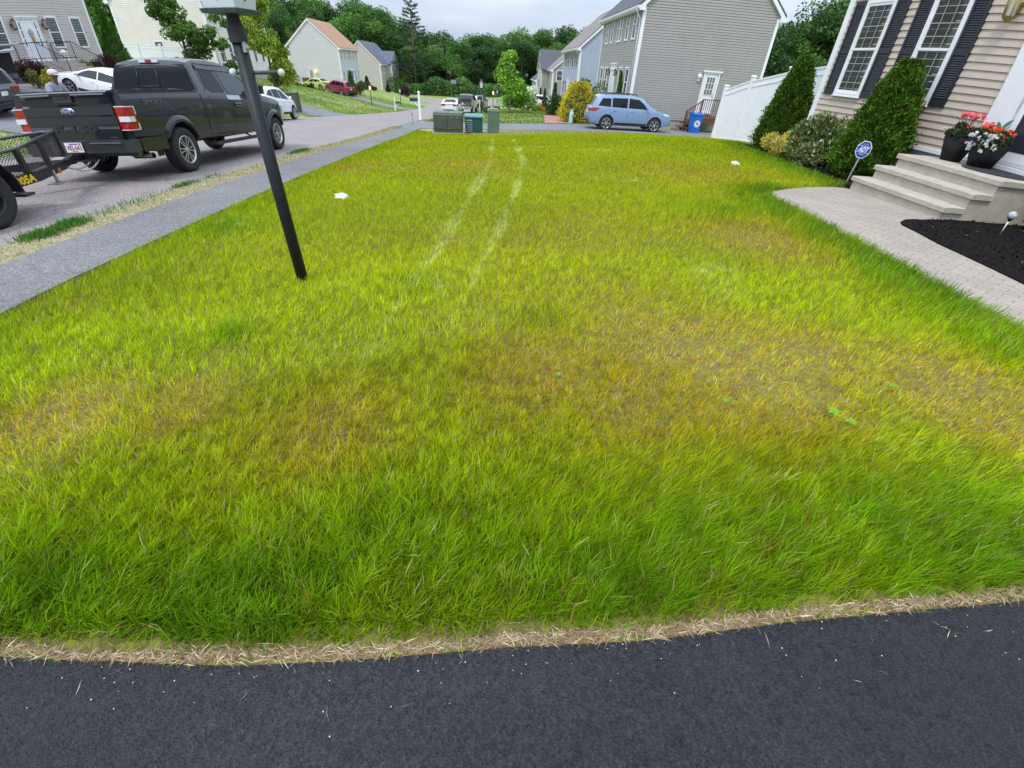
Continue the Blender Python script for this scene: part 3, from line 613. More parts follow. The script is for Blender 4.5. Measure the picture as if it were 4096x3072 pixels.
for x in (-31.5,-30.6,-29.9): dk.box(x-.05,x+.05,84.45,84.55,-4.3,-2.4)
dk.box(-31.6,-29.8,84.45,84.55,-2.5,-2.4); dk.box(-31.6,-30.6,84.42,84.44,-3.22,-2.5); part('side_stoop', dk, M_stain, L3, True)
bump_gable(L4, -1, -24.8, 119.6, 128.0, 1.2, -6.0, -.3, 2.0, S_beige, R_blue)
for a in (114.6, 117): window(L4, (-24.8,0,0), UY, PX, a, -1.95, .8, 1.35, 0, 1, 0, hood=True); window(L4, (-24.8,0,0), UY, PX, a, -5.2, .8, 1.6, 0, 1, 0, hood=True)
for a in (121.8, 124.6): window(L4, (-23.6,0,0), UY, PX, a, -1.95, .9, 1.35, 0, 1, 0, hood=True); window(L4, (-23.6,0,0), UY, PX, a, -5.2, .9, 1.6, 0, 1, 0, hood=True)
# ---- front steps of our house (precast unit)
t = thing('front_steps', 'beige precast concrete steps up to the tan house, with two flower pots on top', 'steps', (6.3,6.57,-1.45))
z0 = -1.40; rise = .2; ys, ye = 5.60, 7.54
for i in range(3):
    b = MB(); x0 = 6.3+.325*i+.03; b.box(x0, 8.005 if i == 2 else 6.3+.325*(i+1)+.028, ys+.04-.0*i, ye-.04, z0-.12, z0+rise*(i+1)-.07); part('riser', b, M_conc, t, True)
    b = MB(); za = z0+rise*(i+1)-.07; x1 = 8.005 if i == 2 else 6.3+.325*(i+1)+.03
    b.prism([(x0-.03,ys,za+.0),(x0-.03,ys,za+.058),(x0-.018,ys,za+.07),(x1,ys,za+.07),(x1,ys,za)], (0, ye-ys, 0)); part('tread', b, M_conc, t, True)
mt = MB(); c = [(7.62+.42*math.cos(a)*1.0, 6.75+.42*math.sin(a)*1.0) for a in np.linspace(pi/2, 3*pi/2, 12)]
pts = [(7.97,6.75)]+[(7.55-.36*math.sin(a), 6.3+.45*math.cos(a)) for a in np.linspace(0, pi, 16)]+[(7.97,5.85)]
mt.prism([(a, b, z0+3*rise+.002) for a, b in pts][::-1], (0,0,.012)); o = part('door_mat', mt, mat('mat_pile', (.03,.03,.035), .95, bump=.6, bs=200)); tag(o, 'dark half round mat in front of the door', 'door mat')
# ------------------------------------------------------------------ vehicles
def paint(name, c, metal=.0, rough=.35, coat=1.): return mat(name, c, rough, metal, coat=coat, var=.02, vs=1)
M_vglass = mat('vehicle_glass', (.006,.008,.009), .05, spec=.22)
M_vglass2 = mat('vehicle_glass_clear', (.02,.032,.033), .05, spec=.5)
M_tail = mat('tail_lamp_red', (.30,.006,.008), .15, coat=.6)
M_lens = mat('clear_lens', (.62,.64,.66), .12, coat=1.)
M_amber = mat('amber_lens', (.75,.16,.01), .2, coat=.6)
M_seam = mat('panel_gap', (.004,.004,.005), .8)
def crown_pts(S, y):
    """half cross-section from the underside to the roof centre line"""
    zb, bz, tz, w = S['bot'](y), S['belt'](y), S['top'](y), S['w'](y)
    bz = min(bz, tz-.01); h = tz-bz; W2 = w*.965-S['tumble']*h-.03*min(1, h*4)
    tk = .10+.05*min(1, h*3)
    zm = zb+(bz-zb)*.55
    return [(0,zb),(w*.8,zb),(w*.955,zb+.03),(w*.985,zb+.12),(w*1.0,zm-.08),(w*1.0,zm+.05),(w*.99,bz-.13),(w*.962,bz-.02),(w*.950,bz+min(.01,h)),
            (W2+.0,bz+h*.90),(W2-.035,tz-.02*min(1,h*4)),(W2-tk,tz),(W2*.45,tz+.018),(0,tz+.024)]
def ip(P): 
    a = [p[0] for p in P]; b = [p[1] for p in P]
    return lambda y: float(np.interp(y, a, b))
def loft(S, ys, mats, wheels=(), cuts=(), rimx=None, name='body', parent=None):
    V = []; Fc = []; n = None
    for y in ys:
        h = crown_pts(S, y); ring = [(-x, y, z) for x, z in h[::-1]][:-1]+[(x, y, z) for x, z in h]
        # ring: top centre -> left -> bottom centre -> right -> top centre ; drop duplicate of top centre
        ring = ring[:-1]; n = len(ring); V += ring
    for i in range(len(ys)-1):
        for k in range(n): Fc.append((i*n+k, i*n+(k+1) % n, (i+1)*n+(k+1) % n, (i+1)*n+k))
    Fc.append(tuple(range(n))[::-1]); Fc.append(tuple(range((len(ys)-1)*n, len(ys)*n)))
    me = bpy.data.meshes.new(name); me.from_pydata(V, [], Fc); me.update()
    bm = bmesh.new(); bm.from_mesh(me); bmesh.ops.recalc_face_normals(bm, faces=bm.faces); bm.to_mesh(me); bm.free()
    for m in mats: me.materials.append(m)
    o = bpy.data.objects.new(name, me); COL.objects.link(o); tmp = []
    for (cx0, cx1, cy, cz, r) in wheels:
        c = MB(); c.lathe([(0,cx0),(r,cx0),(r,cx1),(0,cx1)], 40, (0,cy,cz), 'x'); cm = mesh_of('cut', c, M_dark)
        b = bmesh.new(); b.from_mesh(cm); bmesh.ops.remove_doubles(b, verts=b.verts, dist=1e-5); bmesh.ops.recalc_face_normals(b, faces=b.faces); b.to_mesh(cm); b.free()
        tmp.append(bpy.data.objects.new('cut', cm))
    for bx in cuts:
        c = MB(); c.box(*bx); cm = mesh_of('cut', c, M_dark)
        b = bmesh.new(); b.from_mesh(cm); bmesh.ops.recalc_face_normals(b, faces=b.faces); b.to_mesh(cm); b.free(); tmp.append(bpy.data.objects.new('cut', cm))
    for q in tmp:
        COL.objects.link(q); m = o.modifiers.new('b', 'BOOLEAN'); m.operation = 'DIFFERENCE'; m.object = q; m.solver = 'EXACT'
        try: m.material_mode = 'TRANSFER'
        except Exception: pass
    dg = bpy.context.evaluated_depsgraph_get(); dg.update(); ev = o.evaluated_get(dg); nm = bpy.data.meshes.new_from_object(ev, depsgraph=dg)
    o.modifiers.clear(); o.data = nm
    for q in tmp: bpy.data.objects.remove(q)
    for p in nm.polygons: p.use_smooth = True
    nm.name = name
    try: nm.set_sharp_from_angle(angle=math.radians(32))
    except Exception: pass
    o.parent = parent
    return o
def side_x(S, y, z):
    h = crown_pts(S, y); b = h[1:12]
    zs = [p[1] for p in b]; xs = [p[0] for p in b]
    return float(np.interp(z, zs, xs))
def side_patch(S, poly, off=.006, sub=.18):
    """panel laid on the body side; poly in (y,z)"""
    P = densify(poly, sub); R = [(side_x(S, y, z)+off, y, z) for y, z in P]
    mb = MB(); return mb, P, R
def add_side(mb, S, poly, off=.006, sides=(1,-1), sub=.15):
    P = densify(poly, sub); y0 = min(p[0] for p in P); y1 = max(p[0] for p in P); z0 = min(p[1] for p in P); z1 = max(p[1] for p in P)
    gx_, gy_ = np.meshgrid(np.arange(y0+sub/2, y1, sub), np.arange(z0+sub/3, z1, sub)); gx_ = gx_.ravel(); gy_ = gy_.ravel(); k = inpoly(P, gx_, gy_)
    pts = [Vector(p) for p in P]; n = len(pts); pts += [Vector((a, b)) for a, b in zip(gx_[k], gy_[k])]
    vs, es, fs, *_ = geometry.delaunay_2d_cdt(pts, [(i, (i+1) % n) for i in range(n)], [], 1, 1e-5)
    c = mb.cs; mb.cs = True
    for s in sides:
        mb.add([(s*(side_x(S, v[0], v[1])+off), v[0], v[1]) for v in vs], [f if s < 0 else f[::-1] for f in fs])
    mb.cs = c
def top_patch(mb, S, y0, y1, f=.86, off=.008, n=6, m=8, inset=0):
    c = mb.cs; mb.cs = True; vs = []; ny_ = n+1
    yv = np.linspace(y0, y1, ny_)
    for y in yv:
        h = crown_pts(S, y); W = h[11][0]; dz = (S['top'](y+.02)-S['top'](y-.02))/.04; L = math.hypot(1, dz); 
        for k in range(m+1):
            x = -f+2*f*k/m; xx = x*(W+.05); zc = S['top'](y)+.024*(1-abs(x)**2*.8)
            vs.append((xx, y-dz/L*off, zc+off/L))
    fs = []
    for i in range(n):
        for k in range(m): a = i*(m+1)+k; fs.append((a, a+1, a+m+2, a+m+1))
    if y1 < y0: fs = [f_[::-1] for f_ in fs]
    mb.add(vs, fs); mb.cs = c
def wheel(par, x, y, r, w, s, spokes=6, rr=.66, twin=False, mrim=None, dark=False):
    g = MB(); hw = w/2
    P = [(rr*r,-hw*.82),(r*.80,-hw),(r*.93,-hw*.96),(r*.985,-hw*.8),(r,-hw*.55),(r,hw*.55),(r*.985,hw*.8),(r*.93,hw*.96),(r*.80,hw),(rr*r,hw*.82)]
    g.lathe([(a, b*s) for a, b in P], 36, (0,0,0), 'x')
    for k in range(36):
        a = 2*pi*k/36
        for q in (-.55,.1,.55):
            c_, s_ = math.cos(a), math.sin(a); 
    t = part('wheel', g, M_rubber, par, loc=(x, y, r))
    rm = MB(); rb = rr*r
    rm.lathe([(rb*1.02,s*hw*.86),(rb*.97,s*hw*.93),(rb*.93,s*hw*.80),(rb*.90,s*hw*.3),(rb*.90,-s*hw*.5)], 36, (0,0,0), 'x')
    rm.lathe([(0,s*hw*.86),(rb*.13,s*hw*.84),(rb*.2,s*hw*.72),(rb*.2,s*hw*.4)], 16, (0,0,0), 'x')
    rm.cm = 1; rm.lathe([(rb*.9,s*hw*.25),(0,s*hw*.25)], 24, (0,0,0), 'x'); rm.cm = 0
    for k in range(spokes):
        for d in ((-.20, .20) if twin else (0,)):
            a = 2*pi*k/spokes+d; b = 2*pi*k/spokes+d*.8; wd = rb*(.042 if twin else .10)
            ax = Vector((0, math.cos(b), math.sin(b))); bx_ = Vector((0, math.cos(a), math.sin(a))); tg = Vector((0, -math.sin(a), math.cos(a)))
            X1 = s*hw*.84; X2 = s*hw*.72; p0 = ax*rb*.12; p1 = bx_*rb*.93
            vs = []
            for p, wq, xx in ((p0, wd*.8, X1), (p1, wd*1.25, X2)):
                for q in (-1, 1):
                    vs.append(tuple(p+tg*wq*q+Vector((xx,0,0)))); vs.append(tuple(p+tg*wq*q*1.2+Vector((xx-s*.035,0,0))))
            rm.add(vs, [(0,2,6,4),(0,4,5,1),(2,3,7,6),(0,1,3,2),(4,6,7,5)])
    o = part('rim', rm, [mrim or (M_plastic if dark else M_alu), M_dark], t)
    return t
def plate(par, txt, c, rz=0, w=.305, h=.152, n=(0,-1,0), tcol=(.35,.02,.03), top=True):
    b = MB(); x, y, z = c; b.box(x-w/2, x+w/2, y-.004, y+.004, z-h/2, z+h/2)
    p = part('licence_plate', b, mat('plate_white', (.72,.72,.72), .4), par)
    if txt:
        T = text_mesh(txt, .088, .0015); T.data.materials.append(mat('plate_red', tcol, .5)); T.parent = p; T.name = 'plate_number'
        fit_text(T, w*.86, .078); T.data.transform(Matrix.Translation((x, y-.0065, z-.004)) @ Matrix.Rotation(pi/2, 4, 'X'))
        if top:
            q = MB(); q.box(x-.07, x+.08, y-.0062, y-.0042, z+.045, z+.062); q.cm = 1; q.box(x+.095, x+.135, y-.0062, y-.0042, z+.042, z+.070); q.cm = 2; q.box(x-.05, x+.05, y-.0062, y-.0042, z-.066, z-.056)
            part('plate_band', q, [mat('plate_blue', (.05,.12,.42), .5), M_amber, mat('plate_red', tcol)], p)
    return p
def text_mesh(s, size, ext, bold=0.0):
    c = bpy.data.curves.new('t', 'FONT'); c.body = s; c.size = size; c.extrude = ext; c.offset = bold; c.align_x = 'CENTER'; c.align_y = 'CENTER'; c.resolution_u = 3
    o = bpy.data.objects.new('lettering', c); COL.objects.link(o); dg = bpy.context.evaluated_depsgraph_get(); dg.update()
    me = bpy.data.meshes.new_from_object(o.evaluated_get(dg), depsgraph=dg); bpy.data.objects.remove(o)
    n = bpy.data.objects.new('lettering', me); COL.objects.link(n); me.name = 'lettering'; return n
def fit_text(o, w, h):
    xs = [v.co.x for v in o.data.vertices]; ys = [v.co.y for v in o.data.vertices]
    cx = (min(xs)+max(xs))/2; cy = (min(ys)+max(ys))/2; sx = w/(max(xs)-min(xs)); sy = h/(max(ys)-min(ys))
    for v in o.data.vertices: v.co.x = (v.co.x-cx)*sx; v.co.y = (v.co.y-cy)*sy
def placed(name, label, x, y, rz=0, wb=2.7, group=None):
    f = Vector((-math.sin(rz), math.cos(rz))); a = float(G(x-f.x*wb/2, y-f.y*wb/2)); b = float(G(x+f.x*wb/2, y+f.y*wb/2))
    t = thing(name, label, 'car' if 'pickup' not in name else 'pickup truck', (x, y, (a+b)/2+.02), group=group)
    t.rotation_euler = (math.atan2(b-a, wb), 0, rz); return t
# ---- generic passenger cars: forward is +y, origin on the ground at mid wheelbase
KIND = {
 'suv': dict(L=4.78, W=.95, wb=2.79, r=.36, bot=.26, tumble=.26, top=[(-2.39,.62),(-2.38,.98),(-2.30,1.10),(-2.02,1.60),(-1.85,1.69),(-1.2,1.735),(-.2,1.74),(.4,1.68),(.62,1.62),(1.28,1.17),(1.42,1.11),(2.05,1.0),(2.28,.86),(2.37,.70),(2.39,.5)],
    belt=[(-2.4,1.12),(-1.9,1.12),(1.3,1.07),(2.4,1.0)], back=(-2.02,-2.27), front=(1.24,.66),
    wins=[[(-1.95,1.20),(-1.25,1.16),(-1.25,1.56),(-1.72,1.55)],[(-1.17,1.16),(-.30,1.14),(-.30,1.60),(-1.17,1.58)],[(-.22,1.14),(.90,1.12),(.62,1.38),(.34,1.56),(-.22,1.60)]], doors=[-1.21,-.26,.95]),
 'cross': dict(L=4.41, W=.91, wb=2.64, r=.345, bot=.27, tumble=.30, top=[(-2.2,.6),(-2.19,.98),(-2.1,1.10),(-1.80,1.48),(-1.62,1.57),(-1.0,1.645),(-.3,1.66),(.3,1.60),(.5,1.53),(1.25,1.08),(1.38,1.03),(1.9,.9),(2.12,.76),(2.2,.5)],
    belt=[(-2.2,1.14),(-1.6,1.14),(-.8,1.08),(1.2,.98),(2.2,.92)], back=(-1.80,-2.07), front=(1.2,.54),
    wins=[[(-1.72,1.26),(-1.0,1.15),(-1.0,1.50),(-1.35,1.46)],[(-.93,1.14),(-.12,1.08),(-.12,1.53),(-.93,1.51)],[(-.05,1.08),(.92,1.03),(.60,1.30),(.35,1.46),(-.05,1.53)]], doors=[-.96,-.08,.98]),
 'sedan': dict(L=4.63, W=.90, wb=2.70, r=.325, bot=.22, tumble=.36, top=[(-2.31,.5),(-2.30,.92),(-2.2,1.0),(-1.85,1.06),(-1.62,1.10),(-1.05,1.34),(-.6,1.41),(-.1,1.42),(.3,1.38),(.5,1.32),(1.25,.98),(1.4,.94),(1.95,.83),(2.2,.70),(2.3,.45)],
    belt=[(-2.3,.98),(-1.6,1.0),(-.8,.96),(1.3,.90),(2.3,.8)], back=(-1.05,-1.62), front=(1.2,.54),
    wins=[[(-1.42,1.06),(-.95,1.0),(-.95,1.27),(-1.12,1.24)],[(-.90,.99),(-.10,.97),(-.10,1.33),(-.90,1.29)],[(-.04,.97),(.98,.95),(.66,1.16),(.36,1.29),(-.04,1.33)]], doors=[-.93,-.07,1.0]),
}
def spec(kind, sc=1.0):
    K = KIND[kind]; hl = K['L']/2; W = K['W']
    w_ = [(-hl,W*.80),(-hl+.08,W*.88),(-hl+.3,W*.955),(-hl+.7,W*.99),(-.5,W),(.8,W*.99),(hl-.7,W*.97),(hl-.35,W*.91),(hl-.1,W*.80),(hl,W*.66)]
    bt = [(-hl,K['bot']+.22),(-hl+.12,K['bot']+.08),(-hl+.6,K['bot']),(hl-.6,K['bot']),(hl-.1,K['bot']+.06),(hl,K['bot']+.16)]
    return dict(K, top=ip(K['top']), belt=ip(K['belt']), w=ip(w_), bot=ip(bt)), K
def passenger(name, label, kind, x, y, rz, col, group=None, tail='wide', rim=None, detail=True, roof_rack=False, spokes=6, glass=None, txt=None, low=None, z=None):
    S, K = spec(kind); hl = K['L']/2; t = placed(name, label, x, y, rz, K['wb'], group)
    P = paint(name+'_paint_'+'_'.join('%02d' % int(c*99) for c in col), col)
    ys = sorted(set([round(v, 3) for v in list(np.arange(-hl, hl+.001, .12))+[p[0] for p in K['top']]+[hl-.02,-hl+.02]])); ys = [v for v in ys if -hl <= v <= hl]
    wy = K['wb']/2; R_ = K['r']
    loft(S, ys, [P], [(s*(K['W']-.34), s*(K['W']+.1), yy, R_+.02, R_+.06) for s in (-1,1) for yy in (-wy, wy)], name='body', parent=t)
    G_ = glass or M_vglass
    for i, wv in enumerate(K['wins']):
        for s in (1,-1):
            b = MB(); add_side(b, S, wv, .008, (s,)); part('side_window', b, G_, t)
    b = MB(); top_patch(b, S, K['back'][0], K['back'][1], .84, .01); part('rear_window', b, G_, t)
    b = MB(); top_patch(b, S, K['front'][0], K['front'][1], .88, .01); part('windscreen', b, G_, t)
    for s in (-1,1):
        for yy in (-wy, wy): wheel(t, s*(K['W']-.115), yy, R_, .225, s, spokes, .68, mrim=rim)
    # lamps and trim
    zt = .98 if kind == 'suv' else (1.0 if kind == 'cross' else .86)
    for s in (-1,1):
        b = MB(); add_side(b, S, [(-hl+.03,zt-.06),(-hl+.03,zt+.10),(-hl+.42,zt+.12),(-hl+.55,zt+.10),(-hl+.30,zt-.05)], .012, (s,), .08)
        W0 = S['w'](-hl+.02)*.97
        b.box(min(s*W0*.55, s*W0), max(s*W0*.55, s*W0), -hl-.012, -hl+.05, zt-.06, zt+.09)
        part('tail_lamp', b, M_tail, t)
        b = MB(); zf = zt-.18 if kind != 'suv' else zt-.14; add_side(b, S, [(hl-.06,zf-.04),(hl-.52,zf+.04),(hl-.60,zf+.12),(hl-.25,zf+.10),(hl-.05,zf+.05)], .012, (s,), .08); part('headlamp', b, M_lens, t)
        b = MB(); mz = K['wins'][-1][1][1]; my = K['wins'][-1][1][0]-.08; xs = side_x(S, my, mz)
        b.ball((s*(xs+.14), my-.02, mz+.08), .11, 10, (.85,.55,.72)); b.tube([(s*xs, my, mz), (s*(xs+.1), my, mz+.05)], .025, 6); part('wing_mirror', b, P, t)
    if detail:
        g = MB()
        for dy in K['doors']:
            add_side(g, S, [(dy-.006, .42), (dy+.006, .42), (dy+.006, 1.04 if kind != 'sedan' else .93), (dy-.006, 1.04 if kind != 'sedan' else .93)], .003)
        part('door_seams', g, M_seam, t)
        g = MB()
        for dy in K['doors'][:2]:
            zz = .98 if kind == 'suv' else (.94 if kind == 'cross' else .84)
            for s in (1,-1):
                xx = side_x(S, dy+.2, zz); g.ball((s*(xx+.015), dy+.22, zz), .09, 8, (.22,1.,.25))
        part('door_handles', g, P, t)
        g = MB(); g.cm = 0; add_side(g, S, [(-wy+R_+.1,.30),(wy-R_-.1,.30),(wy-R_-.1,.42),(-wy+R_+.1,.42)], .012); part('sill_trim', g, M_plastic if low is None else low, t)
        g = MB(); W0 = S['w'](-hl+.05)*.9; g.box(-W0*.8, W0*.8, -hl-.02, -hl+.02, .34, .46); g.box(-W0*.7, W0*.7, hl-.1, hl+.005, .32, .5); part('bumper_trim', g, M_plastic, t)
    if roof_rack:
        for s in (1,-1):
            g = MB(); xr = crown_pts(S, -.5)[11][0]-.02
            g.tube([(s*xr,-1.6,1.70),(s*xr,-1.45,1.77),(s*xr,.1,1.79),(s*xr,.3,1.72)], .018, 6); part('roof_rail', g, M_plastic, t)
        g = MB(); xr = crown_pts(S, -.5)[11][0]-.03
        for yy in (-1.1,-.2): g.box(-xr, xr, yy-.03, yy+.03, 1.775, 1.80)
        part('roof_rail', g, M_plastic, t)
    plate(t, None, (0, -hl-.02, .62 if kind != 'suv' else .80)) if kind != 'suv' else plate(t, None, (0,-hl-.012,.86))
    return t, S, K
# ---- the grey pickup: local origin at the rear axle on the ground, forward +y
PG = paint('charcoal_metallic', (.013,.016,.019), .0, .3, .65)
TWB = 4.11; tk_z0 = float(G(-6.9,9.12)); tk_z1 = float(G(-6.9,13.23))
TR = thing('pickup_truck', 'charcoal grey pickup parked on the road with a white and red plate, nearest vehicle', 'pickup truck', (-6.90, 9.12, tk_z0+.015))
TR.rotation_euler = (math.atan2(tk_z1-tk_z0, TWB), 0, 0)
PG.node_tree.nodes['Principled BSDF'].inputs['Specular IOR Level'].default_value = .25
TS = dict(top=ip([(-1.12,1.405),(.93,1.42),(.95,1.44),(1.02,1.80),(1.10,1.88),(1.35,1.93),(2.0,1.95),(2.4,1.92),(2.62,1.87),(3.30,1.38),(3.42,1.33),(4.2,1.24),(4.48,1.14),(4.6,.9)]),
          belt=ip([(-1.12,1.37),(.9,1.38),(1.0,1.37),(2.1,1.345),(2.6,1.30),(3.3,1.28),(4.6,1.1)]), w=ip([(-1.12,.985),(-.9,1.0),(0,1.01),(1,1.0),(2.5,1.0),(3.6,1.01),(4.2,.97),(4.5,.88),(4.6,.8)]),
          bot=ip([(-1.12,.66),(-.5,.60),(.5,.52),(3.2,.50),(4.2,.52),(4.6,.6)]), tumble=.34)
ys = sorted(set(np.round(list(np.arange(-1.12,4.6,.12))+[.9,.93,.95,.98,1.02,1.06,1.10,1.2,1.35,2.4,2.5,2.62,3.30,3.42,4.48,4.54,4.6], 3)))
body = loft(TS, ys, [PG], [(s*.62, s*1.2, yy, .42, .50) for s in (-1,1) for yy in (0,3.68)], cuts=[(-.80,.80,-1.2,.84,.86,2.2)], name='body', parent=TR)
# tailgate: shaped panel with spoiler lip, recess and embossed name
g = MB(); yt = -1.125
prof = [(-.062,.675),(-.062,.86),(-.050,.90),(-.050,1.05),(-.062,1.075),(-.062,1.20),(-.03,1.235),(-.045,1.33),(-.085,1.37),(-.09,1.405),(-.04,1.42),(.02,1.42),(.02,.675)]
g.prism([(-.80,yt+a+.0,b) for a, b in prof], (1.60,0,0)); tg = part('tailgate', g, PG, TR)
g = MB(); g.box(-.16,.16,yt-.075,yt-.02,1.265,1.40); part('handle_panel', g, M_plastic, tg)
g = MB(); g.box(-.10,.10,yt-.085,yt-.076,1.33,1.36); part('tailgate_handle', g, M_black, tg)
g = MB(); g.box(-.72,-.19,yt-.096,yt-.084,1.372,1.392); g.box(.19,.76,yt-.096,yt-.084,1.372,1.392); part('spoiler_strip', g, mat('satin_grey', (.18,.19,.2), .3), tg)
g = MB(); g.lathe([(0,-.01),(.115,-.01),(.125,0),(.125,.012)], 36, (0,0,0), 'y'); 
for i, v in enumerate(g.v): g.v[i] = (v[0], yt-.066+(v[1]), 1.135+v[2]*.44)
g.v = [(a, b, c) for a, b, c in g.v]
ov = part('badge', g, M_chrome, tg)
g = MB(); g.lathe([(0,-.014),(.110,-.014),(.112,-.006)], 36, (0,0,0), 'y')
for i, v in enumerate(g.v): g.v[i] = (v[0], yt-.066+v[1], 1.135+v[2]*.43)
bl = part('badge_oval', g, mat('badge_blue', (.012,.035,.12), .2, coat=1), ov)
T = text_mesh('Ford', .08, .002); fit_text(T, .14, .052)
for v in T.data.vertices: v.co.x += v.co.y*.35
T.data.materials.append(M_chrome); T.data.transform(Matrix.Translation((0, yt-.083, 1.135)) @ Matrix.Rotation(pi/2, 4, 'X')); T.parent = ov; T.name = 'badge_script'
T = text_mesh('F-150', .1, .004, .006); fit_text(T, .80, .105); T.data.materials.append(mat('satin_grey_dark', (.020,.022,.024), .3)); T.data.transform(Matrix.Translation((0.02, yt-.068, .865)) @ Matrix.Rotation(pi/2, 4, 'X')); T.parent = tg; T.name = 'embossed_name'
g = MB(); g.box(.56,.72,yt-.066,yt-.060,.725,.742); part('small_badge', g, M_chrome, tg)
for s in (-1, 1):
    g = MB(); g.prism([(s*.805,-1.155,.83),(s*.805,-1.165,1.21),(s*.995,-1.165,1.21),(s*1.0,-1.15,1.09),(s*.985,-1.15,1.0),(s*.985,-1.155,.83)], (0,.05,0))
    g.prism([(s*1.0,-1.155,1.21),(s*1.018,-1.01,1.20),(s*1.019,-.985,1.09),(s*1.017,-1.02,1.02),(s*1.018,-.985,.94),(s*1.012,-1.0,.84),(s*.99,-1.155,.83)], (-s*.05,0,0))
    tl = part('tail_lamp', g, M_tail, TR)
    g = MB(); g.box(min(s*.84,s*1.0),max(s*.84,s*1.0),-1.172,-1.160,.965,1.045); g.box(min(s*1.0,s*1.023),max(s*1.0,s*1.023),-1.172,-1.05,.965,1.045)
    g.box(min(s*.82,s*1.0),max(s*.82,s*1.0),-1.171,-1.160,1.185,1.20); g.box(min(s*1.0,s*1.0225),max(s*1.0,s*1.0225),-1.165,-1.0,1.183,1.198)
    g.box(min(s*1.012,s*1.023),max(s*1.012,s*1.023),-1.015,-1.0,1.07,1.183); g.box(min(s*1.012,s*1.023),max(s*1.012,s*1.023),-1.015,-1.0,.85,.94); g.box(min(s*.82,s*.99),max(s*.82,s*.99),-1.171,-1.16,.835,.848); g.box(min(s*1.0,s*1.019),max(s*1.0,s*1.019),-1.165,-1.0,.838,.85)
    part('clear_segment', g, M_lens, tl)
g = MB()
g.prism([(-1.0,-1.10,.70),(-1.0,-1.24,.69),(-.90,-1.32,.69),(-.3,-1.35,.69),(.3,-1.35,.69),(.90,-1.32,.69),(1.0,-1.24,.69),(1.0,-1.10,.70)][::-1], (0,0,-.19))
g.prism([(-.97,-1.10,.505),(-.97,-1.22,.505),(-.3,-1.28,.505),(.3,-1.28,.505),(.97,-1.22,.505),(.97,-1.10,.505)][::-1], (0,0,-.06)); bp = part('rear_bumper', g, mat('bumper_dark', (.025,.028,.031), .35, coat=.4), TR)
for s in (-1, 1):
    g = MB(); g.prism([(s*.99,-1.08,.71),(s*1.01,-1.08,.71),(s*1.02,-.52,.70),(s*1.0,-.52,.70)], (0,0,-.22)); part('bumper_corner', g, PG, TR)
g = MB(); g.box(-.80,-.35,-1.36,-1.352,.66,.672); g.box(.30,.85,-1.352,-1.34,.655,.667); part('bumper_line', g, mat('satin_grey', (.18,.19,.2)), bp)
pl = plate(TR, 'V82-643', (.02,-1.375,.60)); 
g = MB(); g.box(-.22,.24,-1.30,-1.12,.36,.50); g.box(-.04,.04,-1.50,-1.2,.40,.48); part('tow_hitch', g, M_black, TR)
g = MB(); g.tube([(0,-1.62,.42),(0,-1.48,.42)], .02, 8); g.box(-.035,.035,-1.66,-1.46,.36,.385); g.ball((0,-1.62,.44), .028, 10); part('hitch_ball', g, M_black, TR)
# cab glass
g = MB(); 
for yy, zz, xx in (): pass
yb = lambda z: float(np.interp(z, [1.44,1.80,1.88], [.95,1.02,1.10]))
rw = []
for z in np.linspace(1.42, 1.835, 7):
    wv = .86-.13*(z-1.42)/.42; rw.append([(x*wv, yb(z)-.012-.0*abs(x), z) for x in np.linspace(-1, 1, 9)])
vs = [p for r in rw for p in r]; g.cs = True; g.add(vs, [(i*9+k, i*9+k+1, (i+1)*9+k+1, (i+1)*9+k) for i in range(6) for k in range(8)]); rg = part('rear_window', g, M_vglass, TR)
g = MB(); P4 = [(-.30,1.49),(.16,1.49),(.13,1.775),(-.27,1.775)]
for i in range(4):
    a, b = P4[i], P4[(i+1) % 4]; g.tube([(a[0], yb(a[1])-.02, a[1]), (b[0], yb(b[1])-.02, b[1])], .007, 4)
part('slider_frame', g, mat('glass_edge', (.05,.055,.06), .3), rg)
g = MB(); g.cm = 0; g.box(-.20,.20,1.035,1.06,1.862,1.908); hm = part('high_brake_lamp', g, M_lens, TR)
g = MB(); g.box(-.06,.07,1.028,1.034,1.864,1.906); part('brake_lens', g, M_tail, hm)
